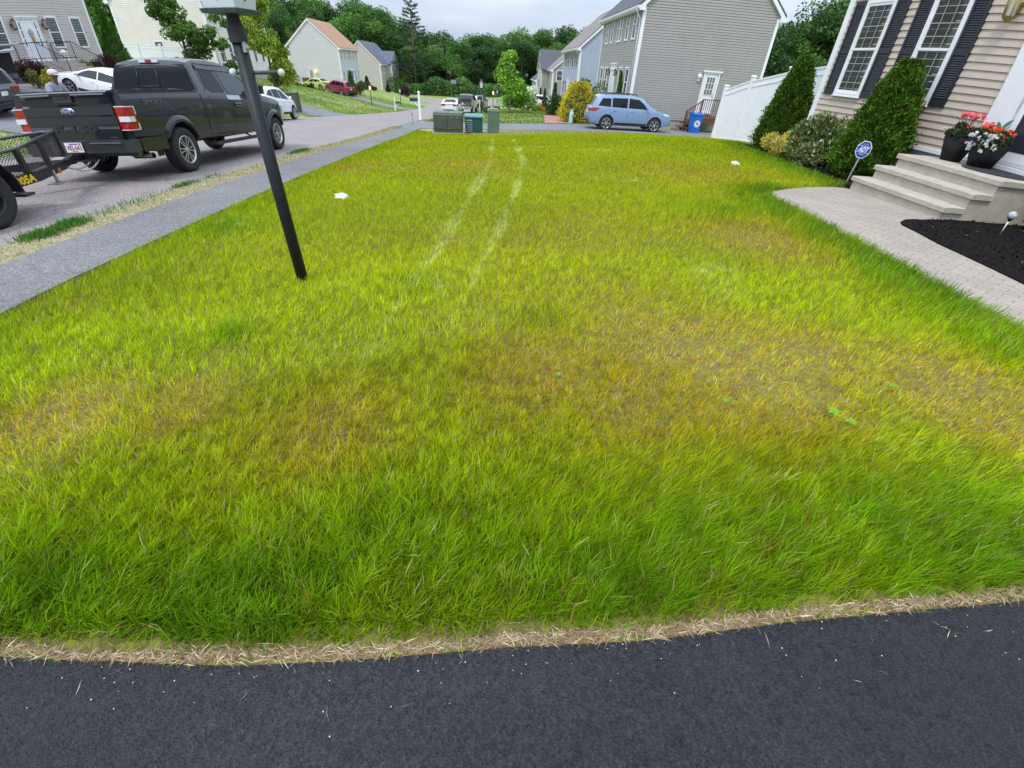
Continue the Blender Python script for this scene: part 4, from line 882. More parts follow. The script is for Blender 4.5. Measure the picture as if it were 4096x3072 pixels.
for s in (1,-1):
    b = MB(); add_side(b, TS, [(1.30,1.47),(1.42,1.40),(1.90,1.39),(1.96,1.44),(1.88,1.78),(1.34,1.79)], .008, (s,), .07); part('side_window', b, M_vglass, TR)
    b = MB(); add_side(b, TS, [(2.03,1.42),(2.10,1.375),(3.02,1.30),(3.05,1.36),(2.78,1.60),(2.55,1.77),(1.98,1.79)], .008, (s,), .07); part('side_window', b, M_vglass2, TR)
    b = MB(); add_side(b, TS, [(1.28,1.775),(2.60,1.755),(2.45,1.83),(1.32,1.845)], .022, (s,), .1); part('rain_visor', b, mat('visor_smoke', (.05,.055,.06), .2), TR)
    b = MB(); add_side(b, TS, [(1.15,1.415),(1.22,1.44),(1.24,1.80),(1.30,1.86),(2.5,1.86),(2.62,1.80),(3.16,1.33),(3.14,1.31),(2.60,1.78),(2.48,1.845),(1.31,1.845),(1.26,1.79),(1.24,1.43)], .004, (s,), .2); part('door_seal', b, M_seam, TR)
    b = MB()
    for dy in (1.23, 1.99, 3.12): add_side(b, TS, [(dy-.006,.58),(dy+.006,.58),(dy+.006,1.33),(dy-.006,1.33)], .003, (s,), .1)
    add_side(b, TS, [(.905,.60),(.935,.60),(.935,1.37),(.905,1.37)], .003, (s,), .1); part('door_seams', b, M_seam, TR)
    for dy in (2.06,):
        b = MB(); xx = side_x(TS, dy, 1.15); b.box(min(s*(xx-.0),s*(xx+.02)), max(s*(xx),s*(xx+.02)), dy+.03, dy+.24, 1.12, 1.19); b.cm = 1; b.box(min(s*(xx+.02),s*(xx+.045)), max(s*(xx+.02),s*(xx+.045)), dy+.03, dy+.24, 1.165, 1.19); b.box(min(s*(xx+.02),s*(xx+.035)), max(s*(xx+.02),s*(xx+.035)), dy+.05, dy+.22, 1.118, 1.128); part('door_handle', b, [M_plastic, M_chrome], TR)
    b = MB(); b.prism([(s*1.02,2.97,1.36),(s*1.20,2.95,1.37),(s*1.21,2.95,1.53),(s*1.05,2.97,1.54)], (0,.09,0)); b.tube([(s*.96,3.02,1.38),(s*1.08,3.0,1.40)], .035, 6); part('wing_mirror', b, PG, TR)
    # wheel arch lips
    for yy in (0, 3.68):
        b = MB(); n = 20; r0, r1 = .485, .545; vs = []
        for i in range(n+1):
            a = -.12+(pi+.24)*i/n; c_, s_ = math.cos(a), math.sin(a)
            xo = side_x(TS, yy+c_*r1, max(.52, .42+s_*r1))
            vs += [(s*(xo-.02), yy+c_*r0, .42+s_*r0), (s*(xo+.045), yy+c_*r0, .42+s_*r0), (s*(xo+.045), yy+c_*(r1-.015), .42+s_*(r1-.015)), (s*(xo+.0), yy+c_*(r1+.05), .42+s_*(r1+.05))]
        b.cs = True; b.add(vs, [(i*4+k, i*4+(k+1), (i+1)*4+(k+1), (i+1)*4+k) for i in range(n) for k in range(3)]); b.cs = False
        part('wheel_arch', b, PG, TR)
        wheel(TR, s*.885, yy, .405, .275, s, 6, .62, twin=True)
    b = MB(); b.box(min(s*.90,s*1.08), max(s*.90,s*1.08), .85, 2.95, .40, .45); b.tube([(s*.9,1.1,.42),(s*.7,1.1,.52)], .02); b.tube([(s*.9,2.6,.42),(s*.7,2.6,.52)], .02); part('running_board', b, M_plastic, TR)
    T = text_mesh('SPORT', .1, .002, .004); fit_text(T, .46, .075); T.data.materials.append(mat('decal_grey', (.075,.08,.08), .5)); xx = side_x(TS, -.55, 1.24)
    T.data.transform(Matrix.Translation((s*(xx+.006), -.52, 1.245)) @ Matrix.Rotation(s*pi/2, 4, 'Z') @ Matrix.Rotation(pi/2, 4, 'X')); T.parent = TR; T.name = 'sport_lettering'
    T = text_mesh('4x4', .05, .002, .002); fit_text(T, .13, .045); T.data.materials.append(mat('decal_orange', (.15,.035,.01), .5)); T.data.transform(Matrix.Translation((s*(xx+.006), -.52+s*.15, 1.175)) @ Matrix.Rotation(s*pi/2, 4, 'Z') @ Matrix.Rotation(pi/2, 4, 'X')); T.parent = TR; T.name = 'four_wheel_lettering'
g = MB(); top_patch(g, TS, 3.24, 2.66, .90, .01); part('windscreen', g, M_vglass2, TR)
g = MB(); add_side(g, TS, [(1.92,1.255),(2.40,1.245),(2.40,1.335),(1.92,1.345)], .009, (1,), .2); part('door_sticker', g, mat('sticker_white', (.45,.5,.5), .4), TR)
g = MB(); g.lathe([(.045,0),(.05,.0),(.05,.32),(.045,.32)], 16, (0,0,0), 'x'); g.v = [(v[0]+.60, v[1]-.86+v[0]*.1, v[2]+.40) for v in g.v]; g.tube([(.2,-.6,.45),(.62,-.80,.40)], .06, 10); part('exhaust', g, mat('exhaust_steel', (.2,.19,.18), .35, metal=.8), TR)
g = MB(); g.tube([(-.8,0,.42),(.8,0,.42)], .05, 8); g.ball((0,0,.42), .17, 12); g.box(-.5,-.4,-1.1,4.2,.50,.60); g.box(.4,.5,-1.1,4.2,.50,.60); g.box(-.7,.7,.4,3.4,.48,.56); part('underbody', g, M_dark, TR)
g = MB(); g.box(-.78,.78,4.56,4.62,.72,1.08); part('grille', g, M_plastic, TR)
for s in (-1,1):
    g = MB(); g.box(min(s*.80,s*.90),max(s*.80,s*.90),4.44,4.57,.85,1.08); part('headlamp', g, M_lens, TR)
g = MB()
for s in (-1,1): g.box(min(s*.81,s*.93),max(s*.81,s*.93),-1.1,.9,1.421,1.436)
g.box(.82,.92,-.15,.10,1.436,1.45)
part('bed_rail', g, M_plastic, TR)
g = MB(); g.ball((.1,1.9,1.965), .05, 8, (1,1.6,.6)); part('roof_aerial', g, M_plastic, TR)

# stretch the pickup to the long wheelbase and real height
_ym = ([-1.7,-1.38,-1.12,-.55,0,.55,.95,1.99,3.05,3.13,3.68,4.23,4.6,4.7], [-1.8,-1.48,-1.22,-.56,0,.56,1.04,2.07,3.42,3.55,4.11,4.67,5.02,5.12])
def _remap(o):
    if o.name.startswith('wheel') and not o.name.startswith('wheel_arch'):
        o.location.y = float(np.interp(o.location.y, *_ym)); o.location.x *= .965; o.location.z *= .95; o.scale = (.95,.95,.95); return
    me = o.data; n = len(me.vertices); c = np.empty(n*3, np.float32); me.vertices.foreach_get('co', c); c = c.reshape(-1, 3)
    c[:, 1] = np.interp(c[:, 1], *_ym); c[:, 0] *= .965; c[:, 2] = np.interp(c[:, 2], [0, 1.38, 1.95, 2.1], [0, 1.318, 1.94, 2.09]); me.vertices.foreach_set('co', c.ravel()); me.update()
    for k in kids(o): _remap(k)
for k in kids(TR): _remap(k)
# ---- the other vehicles
sb, _, _ = passenger('parked_suv', 'light blue suv in the driveway beside the grey house', 'suv', 7.8, 28.0, -pi/2, (.18,.27,.42), roof_rack=True, spokes=6, glass=M_vglass)
tu, _, _ = passenger('parked_crossover', 'white crossover parked across the road, beyond the charcoal pickup', 'cross', -12.85, 28.3, 0, (.78,.79,.81), spokes=5)
sv, _, _ = passenger('parked_sedan', 'silver white sedan parked at the kerb down the road, seen from behind', 'sedan', -4.25, 51.1, -.06, (.66,.67,.70))
wc, _, _ = passenger('parked_sedan', 'white car partly hidden behind the charcoal pickup, facing left', 'sedan', -19.7, 25.6, pi/2, (.80,.81,.83), spokes=5, glass=M_vglass2)
db, _, _ = passenger('parked_suv', 'dark blue suv at the left edge of the photo, its rear toward us', 'suv', -21.4, 19.0, pi/2, (.025,.03,.045))
rd, _, _ = passenger('parked_suv', 'red suv parked before the house with the tan roof', 'suv', -22.4, 73.4, 1.01, (.20,.012,.03), detail=False)
yl, _, _ = passenger('parked_hatchback', 'yellow green small car behind the red suv', 'sedan', -27.2, 78.2, 1.2, (.42,.50,.10), detail=False)
bk, _, _ = passenger('parked_car', 'dark car beyond the black pickup at the kerb', 'suv', -1.9, 69, -.12, (.02,.022,.026), detail=False)
wh, _, _ = passenger('parked_car', 'white car mostly hidden behind low shrubs before the blue house', 'suv', *gp(533,109)[:2], pi/2, (.8,.8,.8), detail=False)
# rear details of the silver sedan
g = MB(); g.box(-.62,.62,-2.33,-2.29,.95,.985); part('boot_spoiler', g, M_tail, sv)
# black pickup down the road: short generic truck
def far_pickup(x, y, rz, label):
    t = placed('parked_pickup', label, x, y, rz, 3.7)
    S = dict(TS); P = paint('black_paint', (.012,.013,.016))
    o = loft(dict(S, top=ip([(-1.12,1.38),(.93,1.40),(1.02,1.78),(1.35,1.9),(2.4,1.88),(3.3,1.38),(4.2,1.24),(4.6,.9)])), [-1.12,-.6,0,.5,.93,1.02,1.2,1.35,1.9,2.4,3.0,3.3,3.8,4.2,4.45,4.6], [P], [(s*.62, s*1.2, yy, .42, .50) for s in (-1,1) for yy in (0,3.68)], cuts=[(-.80,.80,-1.04,.84,.86,2.2)], name='body', parent=t)
    for q in (o,): q.location.y = -1.84
    def pp(n, g, m): r = part(n, g, m, t); r.location.y = -1.84; return r
    g = MB(); g.add([(-.76,.955,1.43),(.76,.955,1.43),(.66,1.06,1.80),(-.66,1.06,1.80)], [(0,1,2,3)]); g.v = [(a, b-.02, c) for a, b, c in g.v]; pp('rear_window', g, M_vglass)
    for s in (-1,1):
        g = MB(); g.box(min(s*.83,s*1.0),max(s*.83,s*1.0),-1.16,-1.1,.85,1.22); pp('tail_lamp', g, M_tail)
        g = MB(); g.add([(s*.99,1.2,1.40),(s*.99,3.0,1.36),(s*.80,2.5,1.80),(s*.80,1.25,1.80)], [(0,1,2,3)]); pp('side_window', g, M_vglass)
        for yy in (0,3.68): w_ = wheel(t, s*.885, yy-1.84, .405, .275, s, 6)
    g = MB(); g.box(-.98,.98,-1.3,-1.1,.50,.70); pp('rear_bumper', g, M_chrome)
    plate(t, None, (0,-1.84-1.32,.6)); return t
far_pickup(-3.15, 59.3, -.1, 'black pickup parked in front of the silver sedan down the road')
# suv with raised tailgate
od, OS, OK = passenger('parked_suv', 'black suv with its tailgate raised, in front of the taupe house', 'suv', -24.3, 22.4, pi/2, (.014,.015,.018))
g = MB(); g.box(-.72,.72,-2.42,-2.36,.80,1.62); part('open_boot', g, M_dark, od)
g = MB(); g.prism([(-.74,-2.0,1.72),(-.80,-2.9,1.93),(-.70,-3.05,1.90),(.70,-3.05,1.90),(.80,-2.9,1.93),(.74,-2.0,1.72)], (0,0,.06)); part('raised_tailgate', g, mat('tailgate_under', (.30,.33,.36), .3), od)
# ---- utility trailer hitched behind the pickup
xt = -6.9; zt_ = float(G(xt, 4.9))+.014
TL = thing('utility_trailer', 'black open mesh sided utility trailer hitched behind the charcoal pickup', 'trailer', (xt, 4.9, zt_))
M_tb = mat('trailer_black', (.016,.017,.019), .4, var=.2, vs=9)
def tpart(n, g, m, p=None): return part(n, g, m, p or TL)
hw = .80; yf, yr = 1.10, -2.0; zr, ztop = .40, .72
g = MB()
for s in (-1,1): g.box(s*hw-.03, s*hw+.03, yr, yf, zr-.10, zr+.03)
for yy in (yr, -1.2, -.2, yf-.06): g.box(-hw, hw, yy, yy+.05, zr-.08, zr)
g.prism([(hw+.03,yf,zr-.10),(hw+.03,yf+.02,zr-.10),(.08,yf+1.35,.20),(0,yf+1.35,.20),(0,yf+1.2,.215),(hw-.06,yf,zr-.10)], (0,0,.12)); g.prism([(-hw-.03,yf,zr-.10),(-hw-.03,yf+.02,zr-.10),(-.08,yf+1.35,.20),(0,yf+1.35,.20),(0,yf+1.2,.215),(-hw+.06,yf,zr-.10)][::-1], (0,0,.12))
tpart('frame', g, M_tb)
g = MB(); 
g.tube([(hw,yr,ztop),(hw,yf-.1,ztop),(.10,yf+1.34,ztop),(-.10,yf+1.34,ztop),(-hw,yf-.1,ztop),(-hw,yr,ztop)], .024, 8); tpart('top_rail', g, mat('rail_grey', (.05,.055,.06), .3))
for (a, b) in ((hw,yf-.1),(hw,yf-1.1),(hw,yr+.03),(-hw,yf-.1),(-hw,yf-1.1),(-hw,yr+.03),(.09,yf+1.32),(-.09,yf+1.32),(.46,yf+.62)):
    g = MB(); g.box(a-.03, a+.03, b-.03, b+.03, zr-.02, ztop-.02); tpart('upright', g, M_tb)
def mesh_panel(p0, p1, z0, z1, cell=.045, r=.0028):
    m = MB(); p0 = np.array(p0); p1 = np.array(p1); L = np.linalg.norm(p1-p0); u = (p1-p0)/L; H = z1-z0; n = np.array((-u[1], u[0]))*r
    k = -H
    while k < L:
        for d in (1,-1):
            a0 = k if d > 0 else k+H; a1 = k+H if d > 0 else k; q0, q1 = 0., 1.
            # clip to 0..L
            pa, pb = (a0, 0.), (a1, H)
            def cl(pa, pb):
                (x0, y0_), (x1, y1_) = pa, pb; 
                if x0 > x1: x0, y0_, x1, y1_ = x1, y1_, x0, y0_
                if x1 <= 0 or x0 >= L: return None
                if x0 < 0: y0_ += (y1_-y0_)*(0-x0)/(x1-x0); x0 = 0
                if x1 > L: y1_ = y0_+(y1_-y0_)*(L-x0)/(x1-x0); x1 = L
                return x0, y0_, x1, y1_
            c = cl(pa, pb)
            if c is None: continue
            A = np.array([*(p0+u*c[0]), z0+c[1]]); B = np.array([*(p0+u*c[2]), z0+c[3]]); up = np.array((0,0,r))*1.4
            m.quad(tuple(A-up), tuple(B-up), tuple(B+up), tuple(A+up)); nn = np.array([n[0], n[1], 0])
            m.quad(tuple(A-nn), tuple(B-nn), tuple(B+nn), tuple(A+nn))
        k += cell
    return m
for s in (1,-1):
    tpart('mesh_side', mesh_panel((s*hw, yr), (s*hw, yf-.1), zr+.02, ztop-.02), M_tb)
    tpart('mesh_side', mesh_panel((s*hw, yf-.1), (s*.09, yf+1.34), zr+.02, ztop-.02), M_tb)
g = MB(); g.box(-hw+.03, hw-.03, yr, yf, zr+.0, zr+.02); tpart('floor_deck', g, mat('weathered_deck', (.16,.13,.10), .9, var=.4, vs=8))
g = MB(); g.box(-.05,.05,yf+1.2,yf+1.35,.19,.30); g.prism([(-.05,yf+1.35,.20),(.05,yf+1.35,.20),(.04,yf+1.58,.27),(-.04,yf+1.58,.27)], (0,0,.09)); tpart('coupler', g, M_tb)
g = MB(); g.cm = 0; g.tube([(.50,yf+.58,zr-.08),(.50,yf+.58,.15)], .022, 8); g.box(.41,.59,yf+.49,yf+.67,.135,.15); tpart('jack_foot', g, mat('galvanised', (.32,.33,.34), .4, metal=.5))
g = MB(); A_ = Vector((hw*.45,yf+.50,zr-.06)); g.box(.40,.50,yf+.485,yf+.50,zr-.09,zr-.01); g.v = [(a+.04, b+.02+.0, c) for a, b, c in g.v]; g.v = [(a, b, c) for a, b, c in g.v]
d_ = (Vector((.08,yf+1.35,0))-Vector((hw+.03,yf+.02,0))).normalized(); nrm = Vector((-d_.y, d_.x, 0))*-1
def onrail(s0, s1, z0_, z1_, off): 
    b0 = Vector((hw+.03,yf+.02,0)); return [tuple(b0+d_*s0+nrm*off+Vector((0,0,z0_))), tuple(b0+d_*s1+nrm*off+Vector((0,0,z0_))), tuple(b0+d_*s1+nrm*off+Vector((0,0,z1_))), tuple(b0+d_*s0+nrm*off+Vector((0,0,z1_)))]
g = MB(); g.prism(onrail(.86,.96,zr-.17,zr-.10,.004), tuple(nrm*.012)); tpart('amber_reflector', g, M_amber)
T = text_mesh('305A', .1, .001, .004); fit_text(T, .30, .10); T.data.materials.append(mat('yellow_lettering', (.75,.5,.01), .5)); T.data.transform(Matrix.Translation((hw+.034, .90, zr-.035)) @ Matrix.Rotation(pi/2, 4, 'Z') @ Matrix.Rotation(pi/2, 4, 'X')); T.parent = TL; T.name = 'yellow_number'
for s in (1,-1):
    wheel(TL, s*(hw+.18), +.10, .345, .20, s, 5, .60, dark=True)
    b = MB(); n = 12; vs = []
    for i in range(n+1):
        a = -.1+(pi+.2)*i/n; 
        for rr_ in (.40, .415):
            for x in (.05, .29): vs.append((s*(hw+x), math.cos(a)*rr_*1.12+.10, .345+math.sin(a)*rr_*1.08))
    b.add(vs, [(i*4+q[0], i*4+q[1], (i+1)*4+q[1], (i+1)*4+q[0]) for i in range(n) for q in ((0,1),(1,3),(3,2),(2,0))]); b.box(min(s*(hw+.05),s*(hw+.29)),max(s*(hw+.05),s*(hw+.29)),+.54,.68,.24,.27); tpart('mudguard', b, M_tb)
g = MB(); g.tube([(-hw-.1,.10,.345),(hw+.1,.10,.345)], .03, 8); tpart('axle', g, M_tb)
# things lying in the trailer
sp = thing('spare_wheel', 'spare tyre leaning against the mesh inside the trailer', 'tyre', (xt+hw-.25, 5.35, zt_+zr+.22)); sp.rotation_euler = (0,.5,0)
g = MB(); g.lathe([(.13,-.06),(.20,-.075),(.225,-.05),(.225,.05),(.20,.075),(.13,.06),(.13,-.06)], 28, (0,0,0), 'x'); part('tyre', g, M_rubber, sp)
g = MB(); g.lathe([(.13,.05),(.11,.04),(.10,.0),(0,.0)], 24, (0,0,0), 'x'); part('rim', g, mat('spare_rim', (.35,.38,.38), .4), sp)
g = MB(); g.box(-.16,.16,-.10,.10,0,.14); g.tube([(-.1,0,.14),(-.1,0,.30),(.25,.1,.32)], .03, 8); g.box(.2,.3,.04,.16,.27,.36); o = part('hand_winch', g, M_black); tag(o, 'black winch standing in the trailer behind the mesh', 'winch'); o.location = (xt-.1, 5.2, zt_+zr+.021)
g = MB(); g.lathe([(.05,0),(.10,.02),(.10,.05),(.05,.07),(.05,0)], 20); o = part('rope_coil', g, mat('rust_red', (.20,.05,.03), .8)); tag(o, 'rusty red coil lying on the trailer floor', 'coil'); o.location = (xt+.25, 5.9, zt_+zr+.03)
# safety chains
def chain(P, name, label):
    g = MB(); P = [Vector(p) for p in P]; L = 0; pts = []
    for i in range(len(P)-1):
        n = max(2, int((P[i+1]-P[i]).length/.035)); pts += [P[i].lerp(P[i+1], k/n) for k in range(n)]
    for i in range(len(pts)-1):
        a, b = pts[i], pts[i+1]; t = (b-a).normalized(); s_ = t.cross(Vector((0,0,1)) if i % 2 else Vector((1,.3,.2))).normalized(); c = (a+b)/2
        ring = [c+t*math.cos(q)*.025+s_*math.sin(q)*.013 for q in np.linspace(0, 2*pi, 9)]
        g.tube(ring, .0045, 5, False)
    o = part(name, g, mat('zinc_chain', (.55,.56,.55), .35, metal=.8)); tag(o, label, 'chain'); return o
def sag(a, b, d, n=12): return [(a[0]+(b[0]-a[0])*t, a[1]+(b[1]-a[1])*t, a[2]+(b[2]-a[2])*t-d*4*t*(1-t)) for t in np.linspace(0, 1, n)]
yh = 4.9+yf+1.3
chain(sag((xt+.10, yh-.1, zt_+.30), (xt+.26, yh+.52, zt_+.26), .16), 'safety_chain', 'galvanised safety chain sagging nearest to the lawn, under the trailer coupling')
chain(sag((xt+.02, yh-.1, zt_+.30), (xt+.12, yh+.55, zt_+.26), .13), 'safety_chain', 'galvanised safety chain hanging on the far side under the hitch')
# ------------------------------------------------------------------ lamp post on the lawn
def gz(x, y): return float(G(x, y))
bp_ = gp(303, 280); lx, ly = bp_[0], bp_[1]; lz = gz(lx, ly)
M_post = mat('post_green_black', (.011,.015,.018), .5, spec=.3, var=.2, vs=12)
M_grn = mat('tray_green', (.05,.075,.075), .5, var=.15, vs=15)
M_frost = mat('frosted_pane', (.62,.66,.66), .35, var=.06, vs=3)
LP = thing('lamp_post', 'tall black lamp post with white balls on its crossbar, standing in the lawn', 'lamp post', (lx, ly, lz))
g = MB(); g.tube([(0,0,-.3),(0,0,-lz+.10)], .0445, 20); part('pole', g, M_post, LP)
g = MB(); H = -lz; g.lathe([(.045,H+.085),(.0525,H+.085),(.0525,H+.087),(.0525,H+.163),(.0525,H+.165),(.0515,H+.167),(.041,H+.190),(.037,H+.212),(.039,H+.228)], 24); g.tube([(-.075,.01,H+.105),(.075,-.01,H+.105)], .0035, 6); part('collar', g, mat('collar_black', (.022,.024,.028), .6, var=.2, vs=20), LP)
g = MB(); g.ball((.047,-.02,H+.06), .017, 10); g.box(.03,.048,-.035,-.005,H+.035,H+.09); part('photocell', g, mat('photocell_grey', (.35,.36,.36), .3), LP)
ca, sa = math.cos(.15), math.sin(.15)
g = MB(); zc = H-.075; g.tube([(-.085*ca,-.085*sa,zc),(.21*ca,.21*sa,zc+.004)], .0115, 10); cb = part('crossbar', g, M_grn, LP)
for q in (-.085, .215):
    g = MB(); g.ball((q*ca,q*sa,zc+.002), .0235, 14); part('ball_finial', g, mat('ball_white', (.55,.58,.55), .5), cb)
ra = .62
def rs(r, z, k, off=0): a = ra+k*pi/2+off; return (r*math.cos(a), r*math.sin(a), z)
g = MB(); z0_ = H+.228
g.add([rs(.165,z0_,k) for k in range(4)]+[rs(.175,z0_+.022,k) for k in range(4)]+[rs(.150,z0_+.026,k) for k in range(4)]+[rs(.04,z0_-.002,k) for k in range(4)],
      [(k,(k+1)%4,4+(k+1)%4,4+k) for k in range(4)]+[(4+k,4+(k+1)%4,8+(k+1)%4,8+k) for k in range(4)]+[(8,9,10,11)]+[(12+k,12+(k+1)%4,(k+1)%4,k) for k in range(4)])
part('lantern_tray', g, M_grn, LP)
g = MB(); g.add([rs(.145,z0_+.027,k) for k in range(4)]+[rs(.205,z0_+.33,k) for k in range(4)], [(k,(k+1)%4,4+(k+1)%4,4+k) for k in range(4)]+[(4,5,6,7)]); lg = part('lantern_glass', g, M_frost, LP)
for k in range(4):
    g = MB(); a0 = Vector(rs(.145,z0_+.027,k)); a1 = Vector(rs(.145,z0_+.027,k+1)); b0 = Vector(rs(.205,z0_+.33,k)); b1 = Vector(rs(.205,z0_+.33,k+1)); m0 = (a0+a1)/2*1.02; m1 = (b0+b1)/2*1.02
    g.tube([m0, m1], .0085, 4); part('lantern_bar', g, M_grn, LP)
g = MB(); g.add([rs(.23,z0_+.33,k) for k in range(4)]+[rs(.07,z0_+.47,k) for k in range(4)], [(3,2,1,0),(4,5,6,7)]+[(k,(k+1)%4,4+(k+1)%4,4+k) for k in range(4)]); g.ball((0,0,z0_+.5), .03, 8); part('lantern_roof', g, M_post, LP)
# ------------------------------------------------------------------ utility boxes
def ground_thing(name, label, cat, u, v, dy=0, group=None, rz=0):
    p = gp(u, v); x, y = p[0], p[1]
    return thing(name, label, cat, (x, y+dy, gz(x, y+dy)), rz, group)
M_olive = mat('utility_olive', (.062,.078,.052), .6, var=.10, vs=3)
M_ogrn = mat('utility_green', (.085,.145,.095), .6, var=.12, vs=3); M_teal = mat('utility_teal', (.012,.075,.065), .45, var=.15, vs=3)
UB = thing('transformer_box', 'wide olive pad mounted transformer cabinet at the end of the lawn', 'utility box', (-1.95, 20.7, gz(-1.95,20.7)), -.03)
g = MB(); g.box(-.66,.66,-.02,.74,-.1,.06); part('pad', g, M_found, UB)
for s, (a, b) in enumerate(((-.60,-.005),(.005,.60))):
    g = MB(); g.prism([(a,.0,.06),(b,.0,.06),(b,.7,.06),(a,.7,.06)], (0,0,.14)); part('base_skirt', g, M_olive, UB)
    g = MB(); g.prism([(a,-.02,.20),(a,-.02,.72),(a,.03,.775),(a,.72,.80),(a,.72,.20)], (b-a,0,0)); d = part('cabinet_door', g, M_olive if not s else M_olive, UB)
    g = MB(); g.prism([(a-.01*(1-s)*2,.025,.785),(b+.02*s,.025,.785),(b+.02*s,.74,.812),(a-.02*(1-s),.74,.812)], (0,0,.014)); part('lid', g, M_ogrn, d)
    if s:
        for x in (.16, .43): 
            g = MB(); g.lathe([(0,-.012),(.034,-.012),(.036,0)], 16, (x,-.02,.62), 'y'); part('bolt_recess', g, mat('bolt_grey', (.16,.17,.15), .6), d)
g = MB(); g.box(.02,.05,-.035,-.018,.19,.24); part('latch', g, M_alu, UB)
VB = thing('vent_box', 'teal louvered cabinet between the two green utility boxes', 'utility box', (-.85, 21.35, gz(-.85,21.35)))
g = MB(); g.box(-.38,.38,0,.7,-.15,.62); part('cabinet', g, M_teal, VB)
g = MB(); g.prism([(-.42,-.04,.60),(.42,-.04,.60),(.42,.75,.66),(-.42,.75,.66)], (0,0,.05)); part('lid', g, mat('teal_lid', (.07,.20,.19), .5), VB)
for k in range(6):
    g = MB(); z = .06+k*.085; g.prism([(-.34,-.004,z),(-.34,-.05,z),(-.34,-.004,z+.04)], (.28,0,0)); part('louvre', g, mat('louvre_teal', (.16,.25,.27), .4), VB)
PB = thing('pedestal_box', 'tall narrow green pedestal box beside the driveway verge', 'utility box', (.02, 20.9, gz(.02,20.9)), .05)
g = MB(); g.box(-.25,.25,-.2,.2,-.15,.86); part('cabinet', g, M_ogrn, PB)
g = MB(); g.prism([(-.262,-.21,.86),(-.262,-.21,.90),(-.15,-.21,.955),(.15,-.21,.955),(.262,-.21,.90),(.262,-.21,.86)][::-1], (0,.42,0)); part('lid', g, mat('pedestal_lid', (.20,.25,.18), .7, var=.15, vs=5), PB)
GB = ground_thing('transformer_box', 'green utility box at the foot of the bank beyond the white crossover', 'utility box', 291.5, 111.5)
g = MB(); g.box(-.5,.5,0,.8,-.2,1.15); part('cabinet', g, M_olive, GB); g = MB(); g.box(-.53,.53,-.03,.83,1.15,1.20); part('lid', g, M_ogrn, GB)
st = ground_thing('marker_stake', 'thin grey marker stake at the edge of the path near the olive transformer', 'stake', 413, 125.5)
g = MB(); g.tube([(0,0,-.1),(0,0,.62)], .018, 6); g.box(-.035,.035,-.012,.012,.45,.62); part('stake', g, mat('stake_grey', (.25,.25,.25), .7), st)
# ------------------------------------------------------------------ mailboxes
def mailbox(u, v, label, h, arm, box=True, sc=1., group='white mailbox posts along the road'):
    t = ground_thing('mailbox_post', label, 'mailbox', u, v, group=group); g = MB(); w_ = .05*sc
    g.box(-w_,w_,-w_,w_,-.2,h); g.box(-w_*1.25,w_*1.25,-w_*1.25,w_*1.25,-.2,.2); part('post', g, M_white, t)
    g = MB(); g.prism([(-w_*1.5,-w_*1.5,h),(w_*1.5,-w_*1.5,h),(w_*1.5,w_*1.5,h),(-w_*1.5,w_*1.5,h)], (0,0,.035)); g.add([(-w_*1.3,-w_*1.3,h+.035),(w_*1.3,-w_*1.3,h+.035),(w_*1.3,w_*1.3,h+.035),(-w_*1.3,w_*1.3,h+.035),(0,0,h+.10)], [(0,1,4),(1,2,4),(2,3,4),(3,0,4)]); part('cap', g, M_white, t)
    if box:
        s = arm; g = MB(); za = h-.5; g.box(min(s*.05,s*.62), max(s*.05,s*.62), -.04, .04, za-.06, za); g.tube([(s*.05,0,za-.42),(s*.16,0,za-.24),(s*.36,0,za-.06)], .03, 6); part('bracket', g, M_white, t)
        g = MB(); L = .52; pts = [(-.09,0),(.09,0),(.09,.13),(.065,.19),(0,.215),(-.065,.19),(-.09,.13)]
        g.prism([(s*.10, a, za+.002+b) for a, b in pts], (s*L,0,0)); mb_ = part('mailbox', g, mat('mailbox_black', (.02,.022,.026), .35), t)
        g = MB(); g.box(min(s*.62,s*.635), max(s*.62,s*.635), -.095, .095, za, za+.19); part('door_flap', g, M_plastic, mb_)
    return t
mailbox(420.6, 119.9, 'tall white post with a black mailbox, at the kerb left of the utility boxes', 1.62, -1, sc=1.25)
mailbox(395.6, 110.8, 'white mailbox post on the far side of the road below the beige house', 1.25, 1)
mailbox(479.6, 111.6, 'short white mailbox post beside the dark green street lamp', 1.15, -1, box=False)
mailbox(486.3, 106.3, 'small white mailbox post at the far curve of the road', 1.2, -1)
# ------------------------------------------------------------------ far lamps
def yard_lamp(u, v, label, h=2.1, lit=False, Y=None):
    t = ground_thing('yard_lamp', label, 'lamp post', u, v, group='yard lamps down the street')
    if Y: q = yp(u, v, Y); t.location = (q[0], Y, gz(q[0], Y))
    g = MB(); g.tube([(0,0,-.2),(0,0,h-.55)], .045, 8); g.lathe([(.05,h-.55),(.10,h-.47),(.10,h-.45)], 6); part('pole', g, mat('lamp_dark_green', (.012,.03,.022), .5), t)
    g = MB(); g.lathe([(.085,h-.45),(.13,h-.08)], 6); part('lantern_glass', g, mat('lit_lamp', (.9,.7,.5), .4, emis=((1,.55,.28), 1.1)) if lit else mat('lamp_glass_white', (.66,.68,.68), .3), t)
    g = MB(); g.lathe([(.165,h-.08),(.10,h+.02),(.03,h+.10),(.015,h+.14)], 6); part('lantern_roof', g, M_black, t); return t
yard_lamp(481.5, 114.1, 'tall dark lamp post with white lantern, right of the black pickup down the road', 2.35, Y=38.2)
yard_lamp(493.0, 108.8, 'small lit lamp post beyond the lavender clump', 2.1, True)
yard_lamp(497.0, 104.5, 'smallest unlit lamp just left of the bright green young tree', 2.1)
yard_lamp(372.3, 106.4, 'lit lamp post on the bank below the house with the tan roof', 2.1, True)
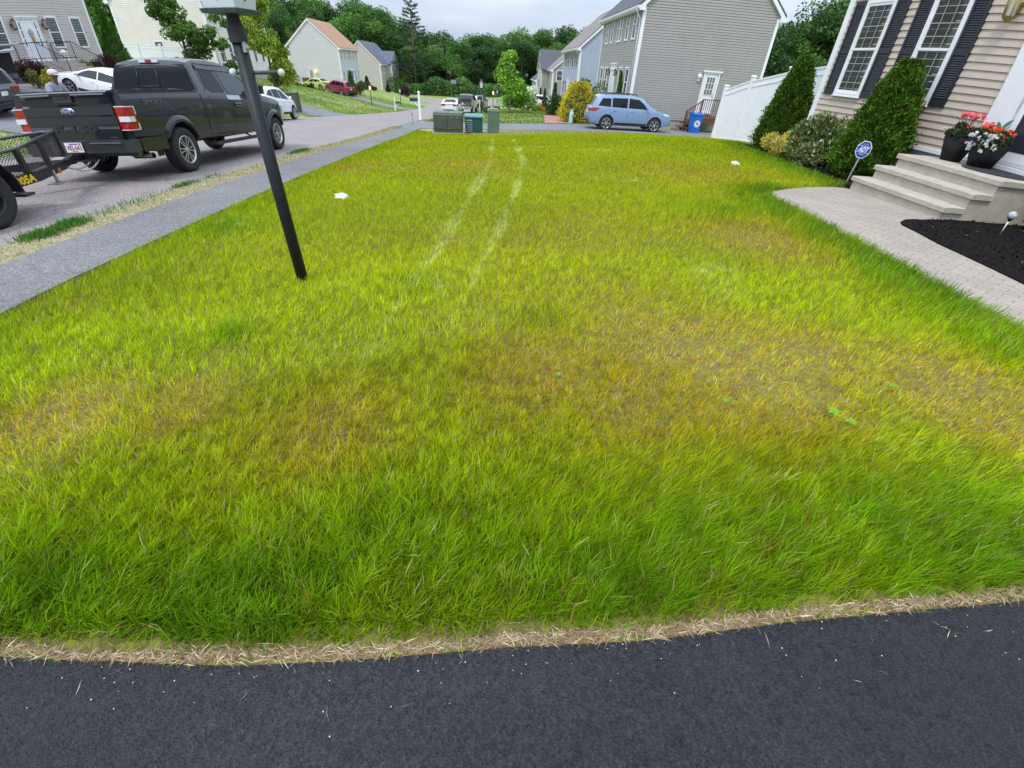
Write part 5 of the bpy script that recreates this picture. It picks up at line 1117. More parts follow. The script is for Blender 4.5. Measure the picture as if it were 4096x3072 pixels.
yard_lamp(401.2, 106.0, 'lamp post on the bank below the beige house', 2.1)
hp = ground_thing('basketball_hoop', 'basketball hoop on a dark pole at the far end of the road', 'basketball hoop', 454.1, 97.2)
g = MB(); g.tube([(0,0,-.3),(0,0,2.6)], .07, 6); g.box(-.3,.3,-.3,.3,-.1,.2); part('pole', g, M_black, hp)
g = MB(); g.box(-.75,.75,-.35,-.30,2.5,3.5); g.cm = 1; g.box(-.62,.62,-.37,-.352,2.62,3.38); part('backboard', g, [M_black, mat('backboard_grey', (.22,.24,.26), .4)], hp)
g = MB(); g.tube([(.23*math.cos(a), -.6+.23*math.sin(a), 2.75) for a in np.linspace(0, 2*pi, 13)], .02, 5, False); part('rim', g, M_amber, hp)
# ------------------------------------------------------------------ white vinyl fences
def vinyl(t, P, hgt, side=None):
    for i, (x, y, zb, zt) in enumerate(P):
        g = MB(); g.box(x-.064,x+.064,y-.064,y+.064,zb-.4,zt+.03); ps = part('fence_post', g, M_white, t, True)
        g = MB(); g.box(x-.08,x+.08,y-.08,y+.08,zt+.03,zt+.05); g.add([(x-.085,y-.085,zt+.05),(x+.085,y-.085,zt+.05),(x+.085,y+.085,zt+.05),(x-.085,y+.085,zt+.05),(x-.05,y-.05,zt+.08),(x+.05,y-.05,zt+.08),(x+.05,y+.05,zt+.08),(x-.05,y+.05,zt+.08)], [(0,1,2,3),(4,7,6,5),(0,4,5,1),(1,5,6,2),(2,6,7,3),(3,7,4,0)])
        g = part('post_cap', g, M_white, ps); g.data.transform(Matrix.Translation([-c for c in t.location]))
        if i:
            x0, y0, b0, t0 = P[i-1]; u = Vector((x-x0, y-y0)).normalized(); n = Vector((-u.y, u.x)); A = Vector((x0, y0))+u*.066; B = Vector((x, y))-u*.066
            def pan(za0, za1, zb0, zb1, hw):
                g.add([(A.x+n.x*q, A.y+n.y*q, z) for z in (za0, za1) for q in (-hw, hw)]+[(B.x+n.x*q, B.y+n.y*q, z) for z in (zb0, zb1) for q in (-hw, hw)], [(0,1,3,2),(4,6,7,5),(0,2,6,4),(1,5,7,3),(2,3,7,6),(0,4,5,1)])
            t0_ = t0-.06; t1_ = zt-.06
            g = MB(); pan(t0_-.05, t0_, t1_-.05, t1_, .026); pan(t0_-.22, t0_-.17, t1_-.22, t1_-.17, .026); pan(b0+.04, b0+.14, zb+.04, zb+.14, .026); part('rail', g, M_white, t, True)
            g = MB(); pan(b0+.14, t0_-.22, zb+.14, t1_-.22, .011); pan(t0_-.17, t0_-.05, t1_-.17, t1_-.05, .011); part('panel', g, M_white, t, True)
def fz(x, y): return gz(x, y)
VF = thing('vinyl_fence', 'long white vinyl privacy fence stepping up to the tan house', 'fence', (9.3, 19.4, gz(9.3,19.4)))
vinyl(VF, [(9.2,19.4,gz(9.2,19.4)-.05,-.22),(9.25,17.6,gz(9.2,17.6)-.05,.13),(9.25,15.4,gz(9.2,15.4)-.05,.42),(9.2,13.4,gz(9.2,13.4)-.05,.62),(8.75,12.35,-1.4,.72)], 1.8)
VF2 = thing('vinyl_fence', 'white vinyl fence across the street between the taupe house and cream house', 'fence', (-31.7, 44, gz(-31.7,44)))
vinyl(VF2, [(x, 44+(x+31.7)*.02, gz(x,44), 1.22-.07*(x+31.7)) for x in (-31.7,-29.8,-27.9,-26.1)], 1.8)
# ------------------------------------------------------------------ side porch, bin
DK = thing('side_porch', 'dark brown wooden side porch with stairs and railing by the grey house door', 'porch', (13.2, 29.9, -2.9))
g = MB(); g.box(12.75,14.5,29.62,30.97,-2.10,-2.03); part('floor_boards', g, M_stain, DK, True)
g = MB(); g.box(12.75,14.5,29.60,29.64,-2.32,-2.11); g.box(12.72,12.75,29.62,30.97,-2.32,-2.11); part('rim_board', g, M_stain, DK, True)
for i in range(4):
    g = MB(); x1 = 12.72-.27*i; zt2 = -2.03-.19*(i+1); g.box(x1-.29,x1,29.75,30.85,zt2-.04,zt2); g.box(x1-.02,x1,29.77,30.83,zt2-.19,zt2-.04); part('stair_tread', g, M_stain, DK, True)
for (x, z0_, z1_) in ((12.80,-2.9,-1.06),(14.42,-2.9,-1.06),(11.95,-2.95,-1.72)):
    g = MB(); g.box(x-.045,x+.045,29.60-.045,29.60+.045,z0_,z1_); part('railing_post', g, M_stain, DK, True)
g = MB(); g.prism([(11.90,29.55,-1.74),(12.85,29.55,-1.10),(12.85,29.55,-1.05),(11.90,29.55,-1.69)], (0,.11,0)); g.box(12.80,14.47,29.55,29.66,-1.06,-1.02); part('handrail', g, M_stain, DK, True)
g = MB(); g.box(12.84,14.4,29.58,29.62,-1.96,-1.91); g.prism([(11.97,29.58,-2.50),(12.78,29.58,-1.96),(12.78,29.58,-1.91),(11.97,29.58,-2.45)], (0,.03,0)); part('lower_rail', g, M_stain, DK, True)
for k in range(12):
    x = 12.95+k*.125; g = MB(); g.box(x-.016,x+.016,29.59,29.61,-1.93,-1.06); part('baluster', g, M_stain, DK, True)
for k in range(6):
    x = 12.06+k*.125; zz = (x-11.9)/.95*.64; g = MB(); g.box(x-.016,x+.016,29.59,29.61,-2.48+zz,-1.74+zz); part('baluster', g, M_stain, DK, True)
bp2 = yp(692.2, 131, 28.9); BN = thing('recycling_bin', 'blue wheeled recycling bin with a round white N logo, by the porch steps', 'bin', (bp2[0]+.05, 28.9, gz(bp2[0],28.9)), .05)
M_bin = mat('bin_blue', (.012,.13,.50), .4, var=.08, vs=4)
g = MB(); g.add([(-.23,-.26,.03),(.23,-.26,.03),(.23,.20,.03),(-.23,.20,.03),(-.30,-.33,.98),(.30,-.33,.98),(.30,.36,.98),(-.30,.36,.98)], [(3,2,1,0),(4,5,6,7),(0,1,5,4),(1,2,6,5),(2,3,7,6),(3,0,4,7)]); g.box(-.315,.315,-.345,.375,.94,.985); part('body', g, M_bin, BN)
g = MB(); g.prism([(-.33,-.37,.99),(-.33,-.36,1.03),(-.33,.05,1.08),(-.33,.42,1.06),(-.33,.42,.99)], (.66,0,0)); part('lid', g, M_bin, BN)
for s in (-1,1):
    g = MB(); g.lathe([(0,s*.20),(.13,s*.20),(.13,s*.26),(0,s*.26)], 16, (0,.27,.13), 'x'); part('wheel', g, M_rubber, BN)
g = MB(); g.add([(.19*math.cos(a)-.0, -.2925-(.19*math.sin(a))*.0737-.010, .52+.19*math.sin(a)) for a in np.linspace(0, 2*pi, 28)[:-1]], [tuple(range(27))]); lgo = part('round_logo', g, mat('logo_white', (.75,.76,.78), .5), BN)
g = MB(); ring = [(.155*math.cos(a), -.2925-(.155*math.sin(a))*.0737-.0125, .52+.155*math.sin(a)) for a in np.linspace(0, 2*pi, 28)]
g.tube(ring, .006, 4, False); part('logo_ring', g, mat('logo_grey_blue', (.25,.32,.5), .5), lgo)
T = text_mesh('N', .2, .001, .012); fit_text(T, .13, .14); T.data.materials.append(mat('logo_navy', (.02,.06,.25), .5)); T.data.transform(Matrix.Translation((0,-.306,.52)) @ Matrix.Rotation(pi/2+.0737, 4, 'X')); T.parent = lgo; T.name = 'logo_letter'
# ------------------------------------------------------------------ garden bits
SG = ground_thing('yard_sign', 'blue octagonal security sign on a metal stake at the walkway corner', 'sign', 845.5, 183.5)
g = MB(); g.box(-.012,.012,-.004,.004,-.1,.62); part('stake', g, mat('galvanised_bright', (.45,.46,.47), .4, metal=.6), SG)
oc = [(.115*math.cos(pi/8+k*pi/4), 1.22*.115*math.sin(pi/8+k*pi/4)) for k in range(8)]
def octp(s_, y, th, m, nm, par): g = MB(); g.prism([(a*s_, y, .60+b*s_) for a, b in oc], (0,th,0)); return part(nm, g, m, par)
M_sb = mat('sign_blue', (.012,.06,.33), .4); M_sw = mat('sign_white', (.74,.76,.80), .45)
sb_ = octp(1.10, -.010, .006, M_sw, 'sign_border', SG); octp(1.0, -.0125, .002, M_sb, 'sign_face', sb_)
g = MB(); 
for z in (.655,.548): g.box(-.100,.100,-.0145,-.0127,z,z+.006)
part('sign_rule', g, M_sw, sb_)
T = text_mesh('ADT', .1, .0008, .004); fit_text(T, .15, .085); 
for v in T.data.vertices: v.co.x += v.co.y*.2
T.data.materials.append(M_sw); T.data.transform(Matrix.Translation((0,-.0145,.604)) @ Matrix.Rotation(pi/2, 4, 'X')); T.parent = sb_; T.name = 'sign_letters'
for txt, z, w_ in (('Secured by', .69, .085), ('SECURITY', .522, .08)):
    T = text_mesh(txt, .02, .0006, .0006); fit_text(T, w_, .014); T.data.materials.append(M_sw); T.data.transform(Matrix.Translation((0,-.0145,z)) @ Matrix.Rotation(pi/2, 4, 'X')); T.parent = sb_; T.name = 'sign_small_letters'
SG.rotation_euler = (0, .06, -.75)
def solar(x, y, label, h=.26, r=.052):
    t = thing('solar_light', label, 'garden light', (x, y, gz(x, y)+.02), group='solar globe lights in the mulch')
    g = MB(); g.tube([(0,0,-.1),(0,0,h-.05)], .009, 6); part('stake', g, M_alu, t)
    g = MB(); g.lathe([(.012,h-.075),(.03,h-.05),(.03,h-.04)], 12); part('collar', g, M_black, t)
    g = MB(); g.ball((0,0,h), r, 16, (1,1,.95)); part('globe', g, mat('crackle_glass', (.42,.44,.45), .12, var=.35, vs=25, bump=.8, bs=60, coat=1), t)
p = gp(998, 237); solar(p[0], p[1], 'crackled globe light in the black mulch nearest the walkway')
p = gp(804.5, 165.5); solar(p[0], p[1], 'crackled globe light in front of the green and white shrub', .36)
p = gp(766.5, 151); solar(p[0], p[1], 'crackled globe light left of the golden shrub', .32)
p = gp(759.5, 147); solar(p[0], p[1], 'crackled globe light at the foot of the left clipped evergreen', .40, .055)
def lawn_cap(u, v, label, s=1.):
    p = gp(u, v); g = MB(); g.lathe([(0,.035*s),(.035*s,.034*s),(.045*s,.02*s),(.08*s,.014*s),(.09*s,-.02)], 9)
    g.v = [(a*(1+.25*math.sin(i*2.3)), b*(1+.2*math.cos(i*1.7)), c+.006*math.sin(i*3.1)) for i, (a, b, c) in enumerate(g.v)]
    for q in g.v: pass
    o = part('cleanout_cap', g, mat('cap_white', (.72,.73,.74), .5, var=.1, vs=30)); tag(o, label, 'lawn cap', 'white caps in the lawn'); o.location = (p[0], p[1], gz(p[0], p[1])+.03); o.rotation_euler = (.1,.05,0)
lawn_cap(341.5, 198.5, 'white cap sunk in the lawn right of the lamp post', 1.15); lawn_cap(735, 165, 'white cap sunk in the lawn left of the flower bed', 1.2)
bt = gp(575.6, 122.6); BT = thing('marker_post', 'pale blue capped marker post beside the golden shrub', 'marker', (bt[0]*.9, bt[1]*.9 if bt[1] > 33 else bt[1], 0)); 
BT.location.x = 5.05; BT.location.y = 31.2; BT.location.z = gz(5.05, 31.2)
g = MB(); g.lathe([(.14,-.1),(.14,.55),(.10,.62),(.085,.64),(.085,.72),(.06,.76),(0,.77)], 16); part('body', g, mat('pale_teal', (.33,.55,.58), .5), BT)
# pots on the landing
def pot(x, y, r, h, label, leafset, loc_z=-.80):
    t = thing('flower_pot', label, 'flower pot', (x, y, loc_z)); g = MB()
    sq = 4
    prof = [(.0,.0,0),(.60,.60,0),(1.0,1.0,h),(.93,.93,h),(.90,.90,h-.04),(0,0,h-.05)]
    vs = []; n = 24
    for (a, b, z) in prof:
        for k in range(n):
            th = 2*pi*k/n; e = 4.; cx = abs(math.cos(th))**(2/e)*np.sign(math.cos(th)); cy = abs(math.sin(th))**(2/e)*np.sign(math.sin(th)); vs.append((cx*r*a, cy*r*b, z))
    g.cs = True; g.add(vs, [(i*n+k, i*n+(k+1) % n, (i+1)*n+(k+1) % n, (i+1)*n+k) for i in range(len(prof)-1) for k in range(n)]); part('pot', g, mat('pot_black', (.009,.0095,.010), .65, spec=.25, var=.2, vs=10), t); return t
POT1 = pot(7.62, 7.18, .20, .34, 'black square pot with coral geraniums and purple flowers, left one on the steps', 0)
POT2 = pot(7.66, 6.68, .22, .34, 'black square pot overflowing with white petunias and red begonias, nearer the door', 0)
POT1.rotation_euler = (0,0,.15); POT2.rotation_euler = (0,0,-.1)
# front stoop and railing of the taupe house
LS = thing('front_stoop', 'concrete stoop with black iron railings before the white door across the street', 'steps', (-24.5, 28.6, -1.0))
for i in range(6):
    g = MB(); z = .06-.17*i; x1 = -24.0+.30*i; g.box(-25.38, x1, 27.2 if i == 0 else 28.2, 29.9, z-.17, z) if i < 1 else g.box(x1-.31, x1, 27.2+.0, 29.9, z-.16, z); part('step', g, mat('stoop_concrete', (.36,.33,.29), .9, var=.12, vs=5), LS, True)
g = MB(); g.box(-25.38,-24.02,27.2,29.9,-1.4,-.11); part('stoop_base', g, mat('stoop_brown', (.22,.17,.13), .9, var=.15, vs=5), LS, True)
M_iron = mat('iron_rail', (.03,.028,.03), .5)
for yy in (27.3, 29.8):
    g = MB(); g.tube([(-25.3,yy,.95),(-24.0,yy,.95),(-22.6,yy,.15)], .022, 6); g.tube([(-25.3,yy,.20),(-24.0,yy,.20),(-22.6,yy,-.62)], .015, 6)
    for x in (-25.3,-24.05,-22.6): zb = .06 if x < -24 else -.85; g.tube([(x,yy,zb),(x,yy,.95 if x < -24 else .15)], .025, 6)
    k = -25.2
    while k < -22.6:
        zt_2 = .95 if k < -24 else .95-(k+24)/1.4*.8; g.tube([(k,yy,zt_2-.75),(k,yy,zt_2)], .008, 4, False); k += .115
    part('railing', g, M_iron, LS, True)
g = MB(); g.tube([(-24.02,27.3,.95),(-24.02,28.2,.95)], .022, 6); g.tube([(-24.02,27.3,.2),(-24.02,28.2,.2)], .015, 6)
for k in range(8): g.tube([(-24.02,27.35+k*.115,.2),(-24.02,27.35+k*.115,.95)], .008, 4, False)
part('railing', g, M_iron, LS, True)
lt = thing('porch_lantern', 'white garden lantern standing on the stoop across the street', 'lantern', (-24.3, 29.3, .06))
g = MB(); g.box(-.12,.12,-.12,.12,0,.04)
for a in (-.11,.11):
    for b in (-.11,.11): g.tube([(a,b,.04),(a,b,.38)], .012, 4)
g.add([(-.14,-.14,.38),(.14,-.14,.38),(.14,.14,.38),(-.14,.14,.38),(0,0,.55)], [(0,1,4),(1,2,4),(2,3,4),(3,0,4),(3,2,1,0)]); part('frame', g, M_white, lt)
# iron-free items by the far left house
cr_ = ground_thing('cardboard_board', 'orange brown board leaning at the corner of the house with the tan roof', 'board', 292, 84.5)
g = MB(); g.prism([(-.9,0,-.3),(.9,0,-.3),(.9,.5,1.0),(-.9,.5,1.3)], (0,.08,0)); part('board', g, mat('orange_board', (.42,.16,.07), .8, var=.1), cr_)
# ------------------------------------------------------------------ the man behind the pickup
def skin(name, pts, edges, m, parent, root=0, sub=2):
    me = bpy.data.meshes.new(name); me.from_pydata([p[:3] for p in pts], edges, []); o = bpy.data.objects.new(name, me); COL.objects.link(o)
    sk = o.modifiers.new('s', 'SKIN'); sk.use_smooth_shade = True
    for i, p in enumerate(pts):
        v = me.skin_vertices[0].data[i]; v.radius = (p[3], p[4] if len(p) > 4 else p[3]); v.use_root = (i == root)
    sb2 = o.modifiers.new('u', 'SUBSURF'); sb2.levels = sub; sb2.render_levels = sub
    dg = bpy.context.evaluated_depsgraph_get(); dg.update(); nm = bpy.data.meshes.new_from_object(o.evaluated_get(dg), depsgraph=dg); o.modifiers.clear(); o.data = nm; nm.name = name
    nm.materials.clear(); nm.materials.append(m)
    for q in nm.polygons: q.use_smooth = True
    o.parent = parent; return o
hd = yp(52.2, 75.6, 14.4); PX_, PY_ = hd[0]-.20, 14.4; PZ = gz(PX_, PY_)
MAN = thing('person', 'man in a pale cap and grey sweatshirt bending forward behind the charcoal pickup', 'person', (PX_, PY_, PZ)); H_ = (hd[2]-PZ)/1.62
M_skin = mat('brown_skin', (.11,.055,.035), .5); M_sweat = mat('grey_sweatshirt', (.27,.27,.33), .9, var=.12, vs=8, bump=.4, bs=30); M_jean = mat('dark_trousers', (.03,.035,.05), .9)
def S(L): return [(a*H_, b*H_, c*H_, *[q*H_ for q in r]) for a, b, c, *r in L]
# facing +x, spine leaning forward: pelvis, belly, chest, neck, head, arms, legs
B = S([(0,0,.95,.13,.16),(.03,0,1.10,.12,.15),(.10,0,1.32,.13,.18),(.16,0,1.45,.08,.09),(.19,0,1.52,.055,.055),(.23,0,1.62,.085,.075),(.25,0,1.70,.075,.07),
       (.12,.20,1.38,.06),(.20,.27,1.12,.045),(.38,.22,1.0,.036),(.46,.20,.98,.03),(.12,-.20,1.38,.06),(.20,-.27,1.12,.045),(.38,-.22,1.0,.036),(.46,-.20,.98,.03),
       (-.02,.10,.88,.09),(.02,.12,.48,.06),(-.02,.12,.10,.045),(.12,.13,.04,.04),(-.02,-.10,.88,.09),(.02,-.12,.48,.06),(-.02,-.12,.10,.045),(.12,-.13,.04,.04)])
E = [(0,1),(1,2),(2,3),(3,4),(4,5),(5,6),(2,7),(7,8),(8,9),(9,10),(2,11),(11,12),(12,13),(13,14),(0,15),(15,16),(16,17),(17,18),(0,19),(19,20),(20,21),(21,22)]
for s in (1,-1):
    w0 = 10 if s > 0 else 14; base = np.array(B[w0][:3])
    for f, (dy, L, rr) in enumerate(((-.028,.075,.009),(-.010,.085,.0095),(.010,.08,.009),(.028,.065,.008))):
        i0 = len(B); B += [tuple(base+np.array((.03,dy,-.005))*H_)+(rr*H_,), tuple(base+np.array((.03+L*.5,dy,-.02))*H_)+(rr*H_*.9,), tuple(base+np.array((.03+L*.8,dy,-.055))*H_)+(rr*H_*.7,)]; E += [(w0, i0), (i0, i0+1), (i0+1, i0+2)]
    i0 = len(B); B += [tuple(base+np.array((-.0,-s*.035,-.01))*H_)+(.010*H_,), tuple(base+np.array((.035,-s*.05,-.03))*H_)+(.009*H_,)]; E += [(w0, i0), (i0, i0+1)]
body_ = skin('body', B, E, M_skin, MAN)
T_ = S([(0,0,.98,.16,.19),(.03,0,1.12,.155,.185),(.09,0,1.33,.16,.215),(.145,0,1.45,.095,.11),(.12,.21,1.38,.085),(.20,.28,1.12,.066),(.36,.23,1.01,.052),(.12,-.21,1.38,.085),(.20,-.28,1.12,.066),(.36,-.23,1.01,.052)])
skin('sweatshirt', T_, [(0,1),(1,2),(2,3),(2,4),(4,5),(5,6),(2,7),(7,8),(8,9)], M_sweat, MAN)
T_ = S([(0,0,.97,.14,.17),(-.02,.11,.86,.105),(.02,.125,.48,.08),(-.02,.125,.12,.07),(-.02,-.11,.86,.105),(.02,-.125,.48,.08),(-.02,-.125,.12,.07)])
skin('trousers', T_, [(0,1),(1,2),(2,3),(0,4),(4,5),(5,6)], M_jean, MAN)
g = MB(); c = (.225*H_, 0, 1.675*H_); g.ball(c, .118*H_, 16, (1.12,.88,.80)); g.v = [(x+.25*max(0, z-c[2])*-1, y, max(z, c[2]-.045*H_)) for x, y, z in g.v]
g.cs = True; vs = []
for i in range(9):
    a = -1.1+2.2*i/8; vs += [(c[0]+.10*H_*math.cos(a), .095*H_*math.sin(a), c[2]-.02*H_), (c[0]+(.10+.085*math.cos(a))*H_, .10*H_*math.sin(a), c[2]-.045*H_)]
g.add(vs, [(i*2, i*2+1, i*2+3, i*2+2) for i in range(8)]); part('cap', g, mat('pale_cap', (.50,.48,.46), .85, var=.1, vs=12), MAN)
g = MB(); g.ball((.318*H_,0,1.615*H_), .016*H_, 8, (1,.8,1.3)); 
for s in (1,-1): g.ball((.225*H_,s*.078*H_,1.62*H_), .022*H_, 8, (.8,.4,1.3)); g.cm = 1; g.ball((.302*H_,s*.03*H_,1.645*H_), .010*H_, 8); g.cm = 0
g.ball((.305*H_,0,1.575*H_), .018*H_, 8, (.5,1.2,.35)); part('face', g, [M_skin, M_white], MAN)
for s in (1,-1):
    g = MB(); g.ball((.05*H_,s*.12*H_,.05*H_), .11*H_, 12, (1.25,.5,.48)); part('shoe', g, M_plastic, MAN)
# ------------------------------------------------------------------ vegetation
M_leaf = leafmat('leaf', .30, .5); M_needle = leafmat('needle', .12, .7, gloss=False); M_petal = leafmat('petal', .35, .6, gloss=False)
M_bark = mat('bark', (.13,.10,.08), .95, var=.3, vs=6, bump=.8, bs=25); M_bark2 = mat('pale_bark', (.27,.24,.20), .95, var=.3, vs=5)
def unit(n, r=None):
    v = (r or rng).normal(size=(n, 3)); return v/np.linalg.norm(v, axis=1, keepdims=True)
def leaf_quads(P, D, S, W=.5, r=None):
    """P points, D leaf directions, S lengths -> rhombic leaves"""
    r = r or rng; n = len(P); S = np.broadcast_to(S, (n,))[:, None]; s = np.cross(D, unit(n, r)); s /= np.linalg.norm(s, axis=1, keepdims=True)+1e-9
    nrm = np.cross(D, s); V = np.stack([P-D*S*.5, P+s*S*W*.5+nrm*S*.08, P+D*S*.5, P-s*S*W*.5+nrm*S*.08], 1).reshape(-1, 3)
    Q = np.arange(4*n).reshape(n, 4); return V, Q
def tints(n, cols, w=None, jit=.18, grp=None, gj=.15, r=None):
    r = r or rng; C = np.array(cols, float); k = r.choice(len(C), n, p=w); c = C[k]*(1+r.normal(size=(n, 1))*jit)
    if grp is not None: g = 1+r.normal(size=(grp.max()+1, 1))*gj; c = c*np.clip(g[grp], .5, 1.6)
    return np.repeat(np.clip(c, .003, .9), 4, axis=0)
GREEN_D = [(.028,.070,.016),(.040,.095,.020),(.055,.12,.025)]
GREEN_M = [(.045,.12,.020),(.07,.165,.03),(.10,.21,.035)]
def blob_tree(h, cr, nclump, nleaf, size, cols, trunk=.18, base=.25, seed=1, spread=1., irr=.35, flat=1.0, conic=0, bark=None, branches=True):
    """returns (trunk MB, V, Q, col) with root at origin"""
    r = np.random.default_rng(seed); g = MB(); cz = h*(base+1)/2; rz = h*(1-base)/2
    top = Vector((r.normal()*.02*h, r.normal()*.02*h, h*.88)); tp = [Vector((0,0,-.3)), Vector((0,0,h*.25))+Vector((r.normal(), r.normal(), 0))*h*.01, Vector((0,0,h*.55))+Vector((r.normal(), r.normal(), 0))*h*.015, top]
    g.tube(tp, [trunk*1.25, trunk, trunk*.6, trunk*.12], 7)
    C = []; R_ = []
    for i in range(nclump):
        t = (i+.5)/nclump; zz = cz-rz*.92+2*rz*.92*((i*.618+r.random()*.3) % 1.0); k = math.sqrt(max(.04, 1-((zz-cz)/rz)**2)); k = max(.16, k**flat); tq = (zz-(cz-rz))/(2*rz); k = k*(1-conic)+conic*1.15*max(.1, min(1, tq*5+.3)*(1-tq)**.75)
        a = 2.399963*i+r.random(); q = cr*k*(.25+.72*math.sqrt(r.random()))*(1+r.normal()*irr*.35)
        c = np.array((q*math.cos(a), q*math.sin(a), zz)); C.append(c); R_.append(cr*(.20+.22*r.random())*spread)
        if branches and i % 2 == 0:
            z0 = max(h*base*.8, zz-abs(q)*.7); f = min(.95, z0/(h*.88)); g.tube([Vector((0,0,z0)), Vector((c[0]*.5, c[1]*.5, z0+(zz-z0)*.55)), Vector(c)], [trunk*.42*(1-f*.5), trunk*.22, trunk*.06], 5, False)
    C = np.array(C); R_ = np.array(R_); k = r.integers(0, nclump, nleaf); d = unit(nleaf, r); rad = R_[k]*(.35+.65*r.random(nleaf)**.5)
    P = C[k]+d*rad[:, None]*np.array((1.15, 1.15, .8)); D = d*.6+unit(nleaf, r)*.9+np.array((0,0,-.15)); D /= np.linalg.norm(D, axis=1, keepdims=True)
    V, Q = leaf_quads(P, D, size*(.6+.8*r.random(nleaf)), .62, r); return g, V, Q, tints(nleaf, cols, None, .16, k, .20, r)
def make_tree(name, label, x, y, z, tr, cat='tree', group=None, m=None, bark=None, rz=0):
    t = thing(name, label, cat, (x, y, z), rz, group); g, V, Q, c = tr
    part('trunk', g, bark or M_bark, t); np_obj('crown', V, Q, m or M_leaf, t, c); return t
def cone_shrub(h, r0, n, size, cols, seed=1, power=.75, lean=0, tip=.05, low=.04, core=True, lump=.10):
    r = np.random.default_rng(seed); g = MB()
    t = 1-np.sqrt(1-r.random(n)*(1-.0))*1.0; t = r.random(n)**1.15*(1-low)+low*0; a = r.random(n)*2*pi
    prof = lambda t: np.where(t < .14, (.80+.20*np.sin(np.clip(t/.14, 0, 1)*pi/2)), np.clip((1-(t-.14)/.86), 0, 1)**power)*(1-tip)+tip*(1-t)
    bump = 1+lump*(np.sin(a*5+t*23+seed)*.5+np.sin(a*9-t*37)*.35+r.normal(size=n)*.35); q = r0*prof(t)*bump*(1-.22*r.random(n)**2)*(1+.16*(r.random(n) < .12)*r.random(n))
    P = np.stack([q*np.cos(a), q*np.sin(a), low*h+t*h*(1-low)], 1); o = np.stack([np.cos(a), np.sin(a), np.full(n, .9)], 1); o /= np.linalg.norm(o, axis=1, keepdims=True)
    D = o+unit(n, r)*.75; D /= np.linalg.norm(D, axis=1, keepdims=True); V, Q = leaf_quads(P, D, size*(.6+.8*r.random(n)), .42, r)
    grp = (np.floor(a*6/(2*pi)*3).astype(int)*31+np.floor(t*22).astype(int)*7) % 97
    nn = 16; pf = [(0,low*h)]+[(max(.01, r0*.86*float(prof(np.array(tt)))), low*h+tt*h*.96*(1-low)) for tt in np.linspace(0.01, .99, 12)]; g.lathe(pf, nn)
    s = MB(); s.tube([(0,0,-.2),(0,0,h*.3)], max(.02, r0*.07), 6); return (g, s), V, Q, tints(n, cols, None, .2, grp, .16, r)
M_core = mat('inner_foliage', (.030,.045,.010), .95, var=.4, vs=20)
def put_cone(name, label, x, y, z, c, group=None, m=None, cat='shrub', rx=0, ry=0):
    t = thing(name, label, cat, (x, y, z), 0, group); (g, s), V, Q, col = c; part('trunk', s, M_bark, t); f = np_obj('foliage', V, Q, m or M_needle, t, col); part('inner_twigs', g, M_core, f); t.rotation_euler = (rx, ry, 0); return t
def round_shrub(w_, h, n, size, cols, seed=1, clumps=14, wid=.55, flowers=None, fl_m=None, droop=0, stretch=1.0, up=.3, wts=None):
    r = np.random.default_rng(seed); g = MB(); C = []; R_ = []
    for i in range(clumps):
        a = 2.4*i+r.random(); q = w_/2*(.15+.62*math.sqrt(r.random())); zz = h*(.16+.66*r.random())*(1-.35*(q/(w_/2))**2); C.append((q*math.cos(a), q*math.sin(a)*stretch, zz)); R_.append(min(w_, h)*(.22+.13*r.random()))
        g.tube([(0,0,-.1), (C[-1][0]*.5, C[-1][1]*.5, zz*.5), C[-1]], [.02*h+.004, .012*h+.003, .004], 4, False)
    C = np.array(C); R_ = np.array(R_); k = r.integers(0, clumps, n); d = unit(n, r); P = C[k]+d*(R_[k]*(.4+.6*r.random(n)**.4))[:, None]; P[:, 2] = np.abs(P[:, 2])+.01
    D = d*.7+unit(n, r)*.7+np.array((0,0,up-droop)); D /= np.linalg.norm(D, axis=1, keepdims=True); V, Q = leaf_quads(P, D, size*(.6+.8*r.random(n)), wid, r)
    out_ = dict(stem=g, V=V, Q=Q, col=tints(n, cols, wts, .18, k, .15, r))
    if flowers:
        nf, fs, fc, band = flowers; kk = r.integers(0, clumps, nf); dd = unit(nf, r); dd[:, 2] = np.abs(dd[:, 2])*.8+.1; dd[:, 1] -= .25; dd /= np.linalg.norm(dd, axis=1, keepdims=True)
        Pf = C[kk]+dd*(R_[kk]*1.08)[:, None]; PP = np.repeat(Pf, 5, 0)+unit(nf*5, r)*fs*.35; V2, Q2 = leaf_quads(PP, unit(nf*5, r), fs*(.8+.4*r.random(nf*5)), .85, r); out_['fl'] = (V2, Q2, tints(nf*5, fc, None, .08, None, 0, r))
    return out_
def put_round(name, label, x, y, z, s, group=None, cat='shrub', m=None, rz=0):
    t = thing(name, label, cat, (x, y, z), rz, group); part('stem', s['stem'], M_bark, t); np_obj('foliage', s['V'], s['Q'], m or M_leaf, t, s['col'])
    if 'fl' in s: np_obj('blossom', *s['fl'][:2], M_petal, t, s['fl'][2])
    return t
def box_at(u0, u1, vt, Y, vb=None, zb=None):
    vm = vt+12 if vb is None else (vt+vb)/2; a = yp(u0, vm, Y); b = yp(u1, vm, Y); x = (a[0]+b[0])/2; w_ = abs(b[0]-a[0]); z = gz(x, Y) if zb is None else zb
    T_ = yp((u0+u1)/2, vt, Y)[2]; return x, z, w_, max(.3, T_-z)
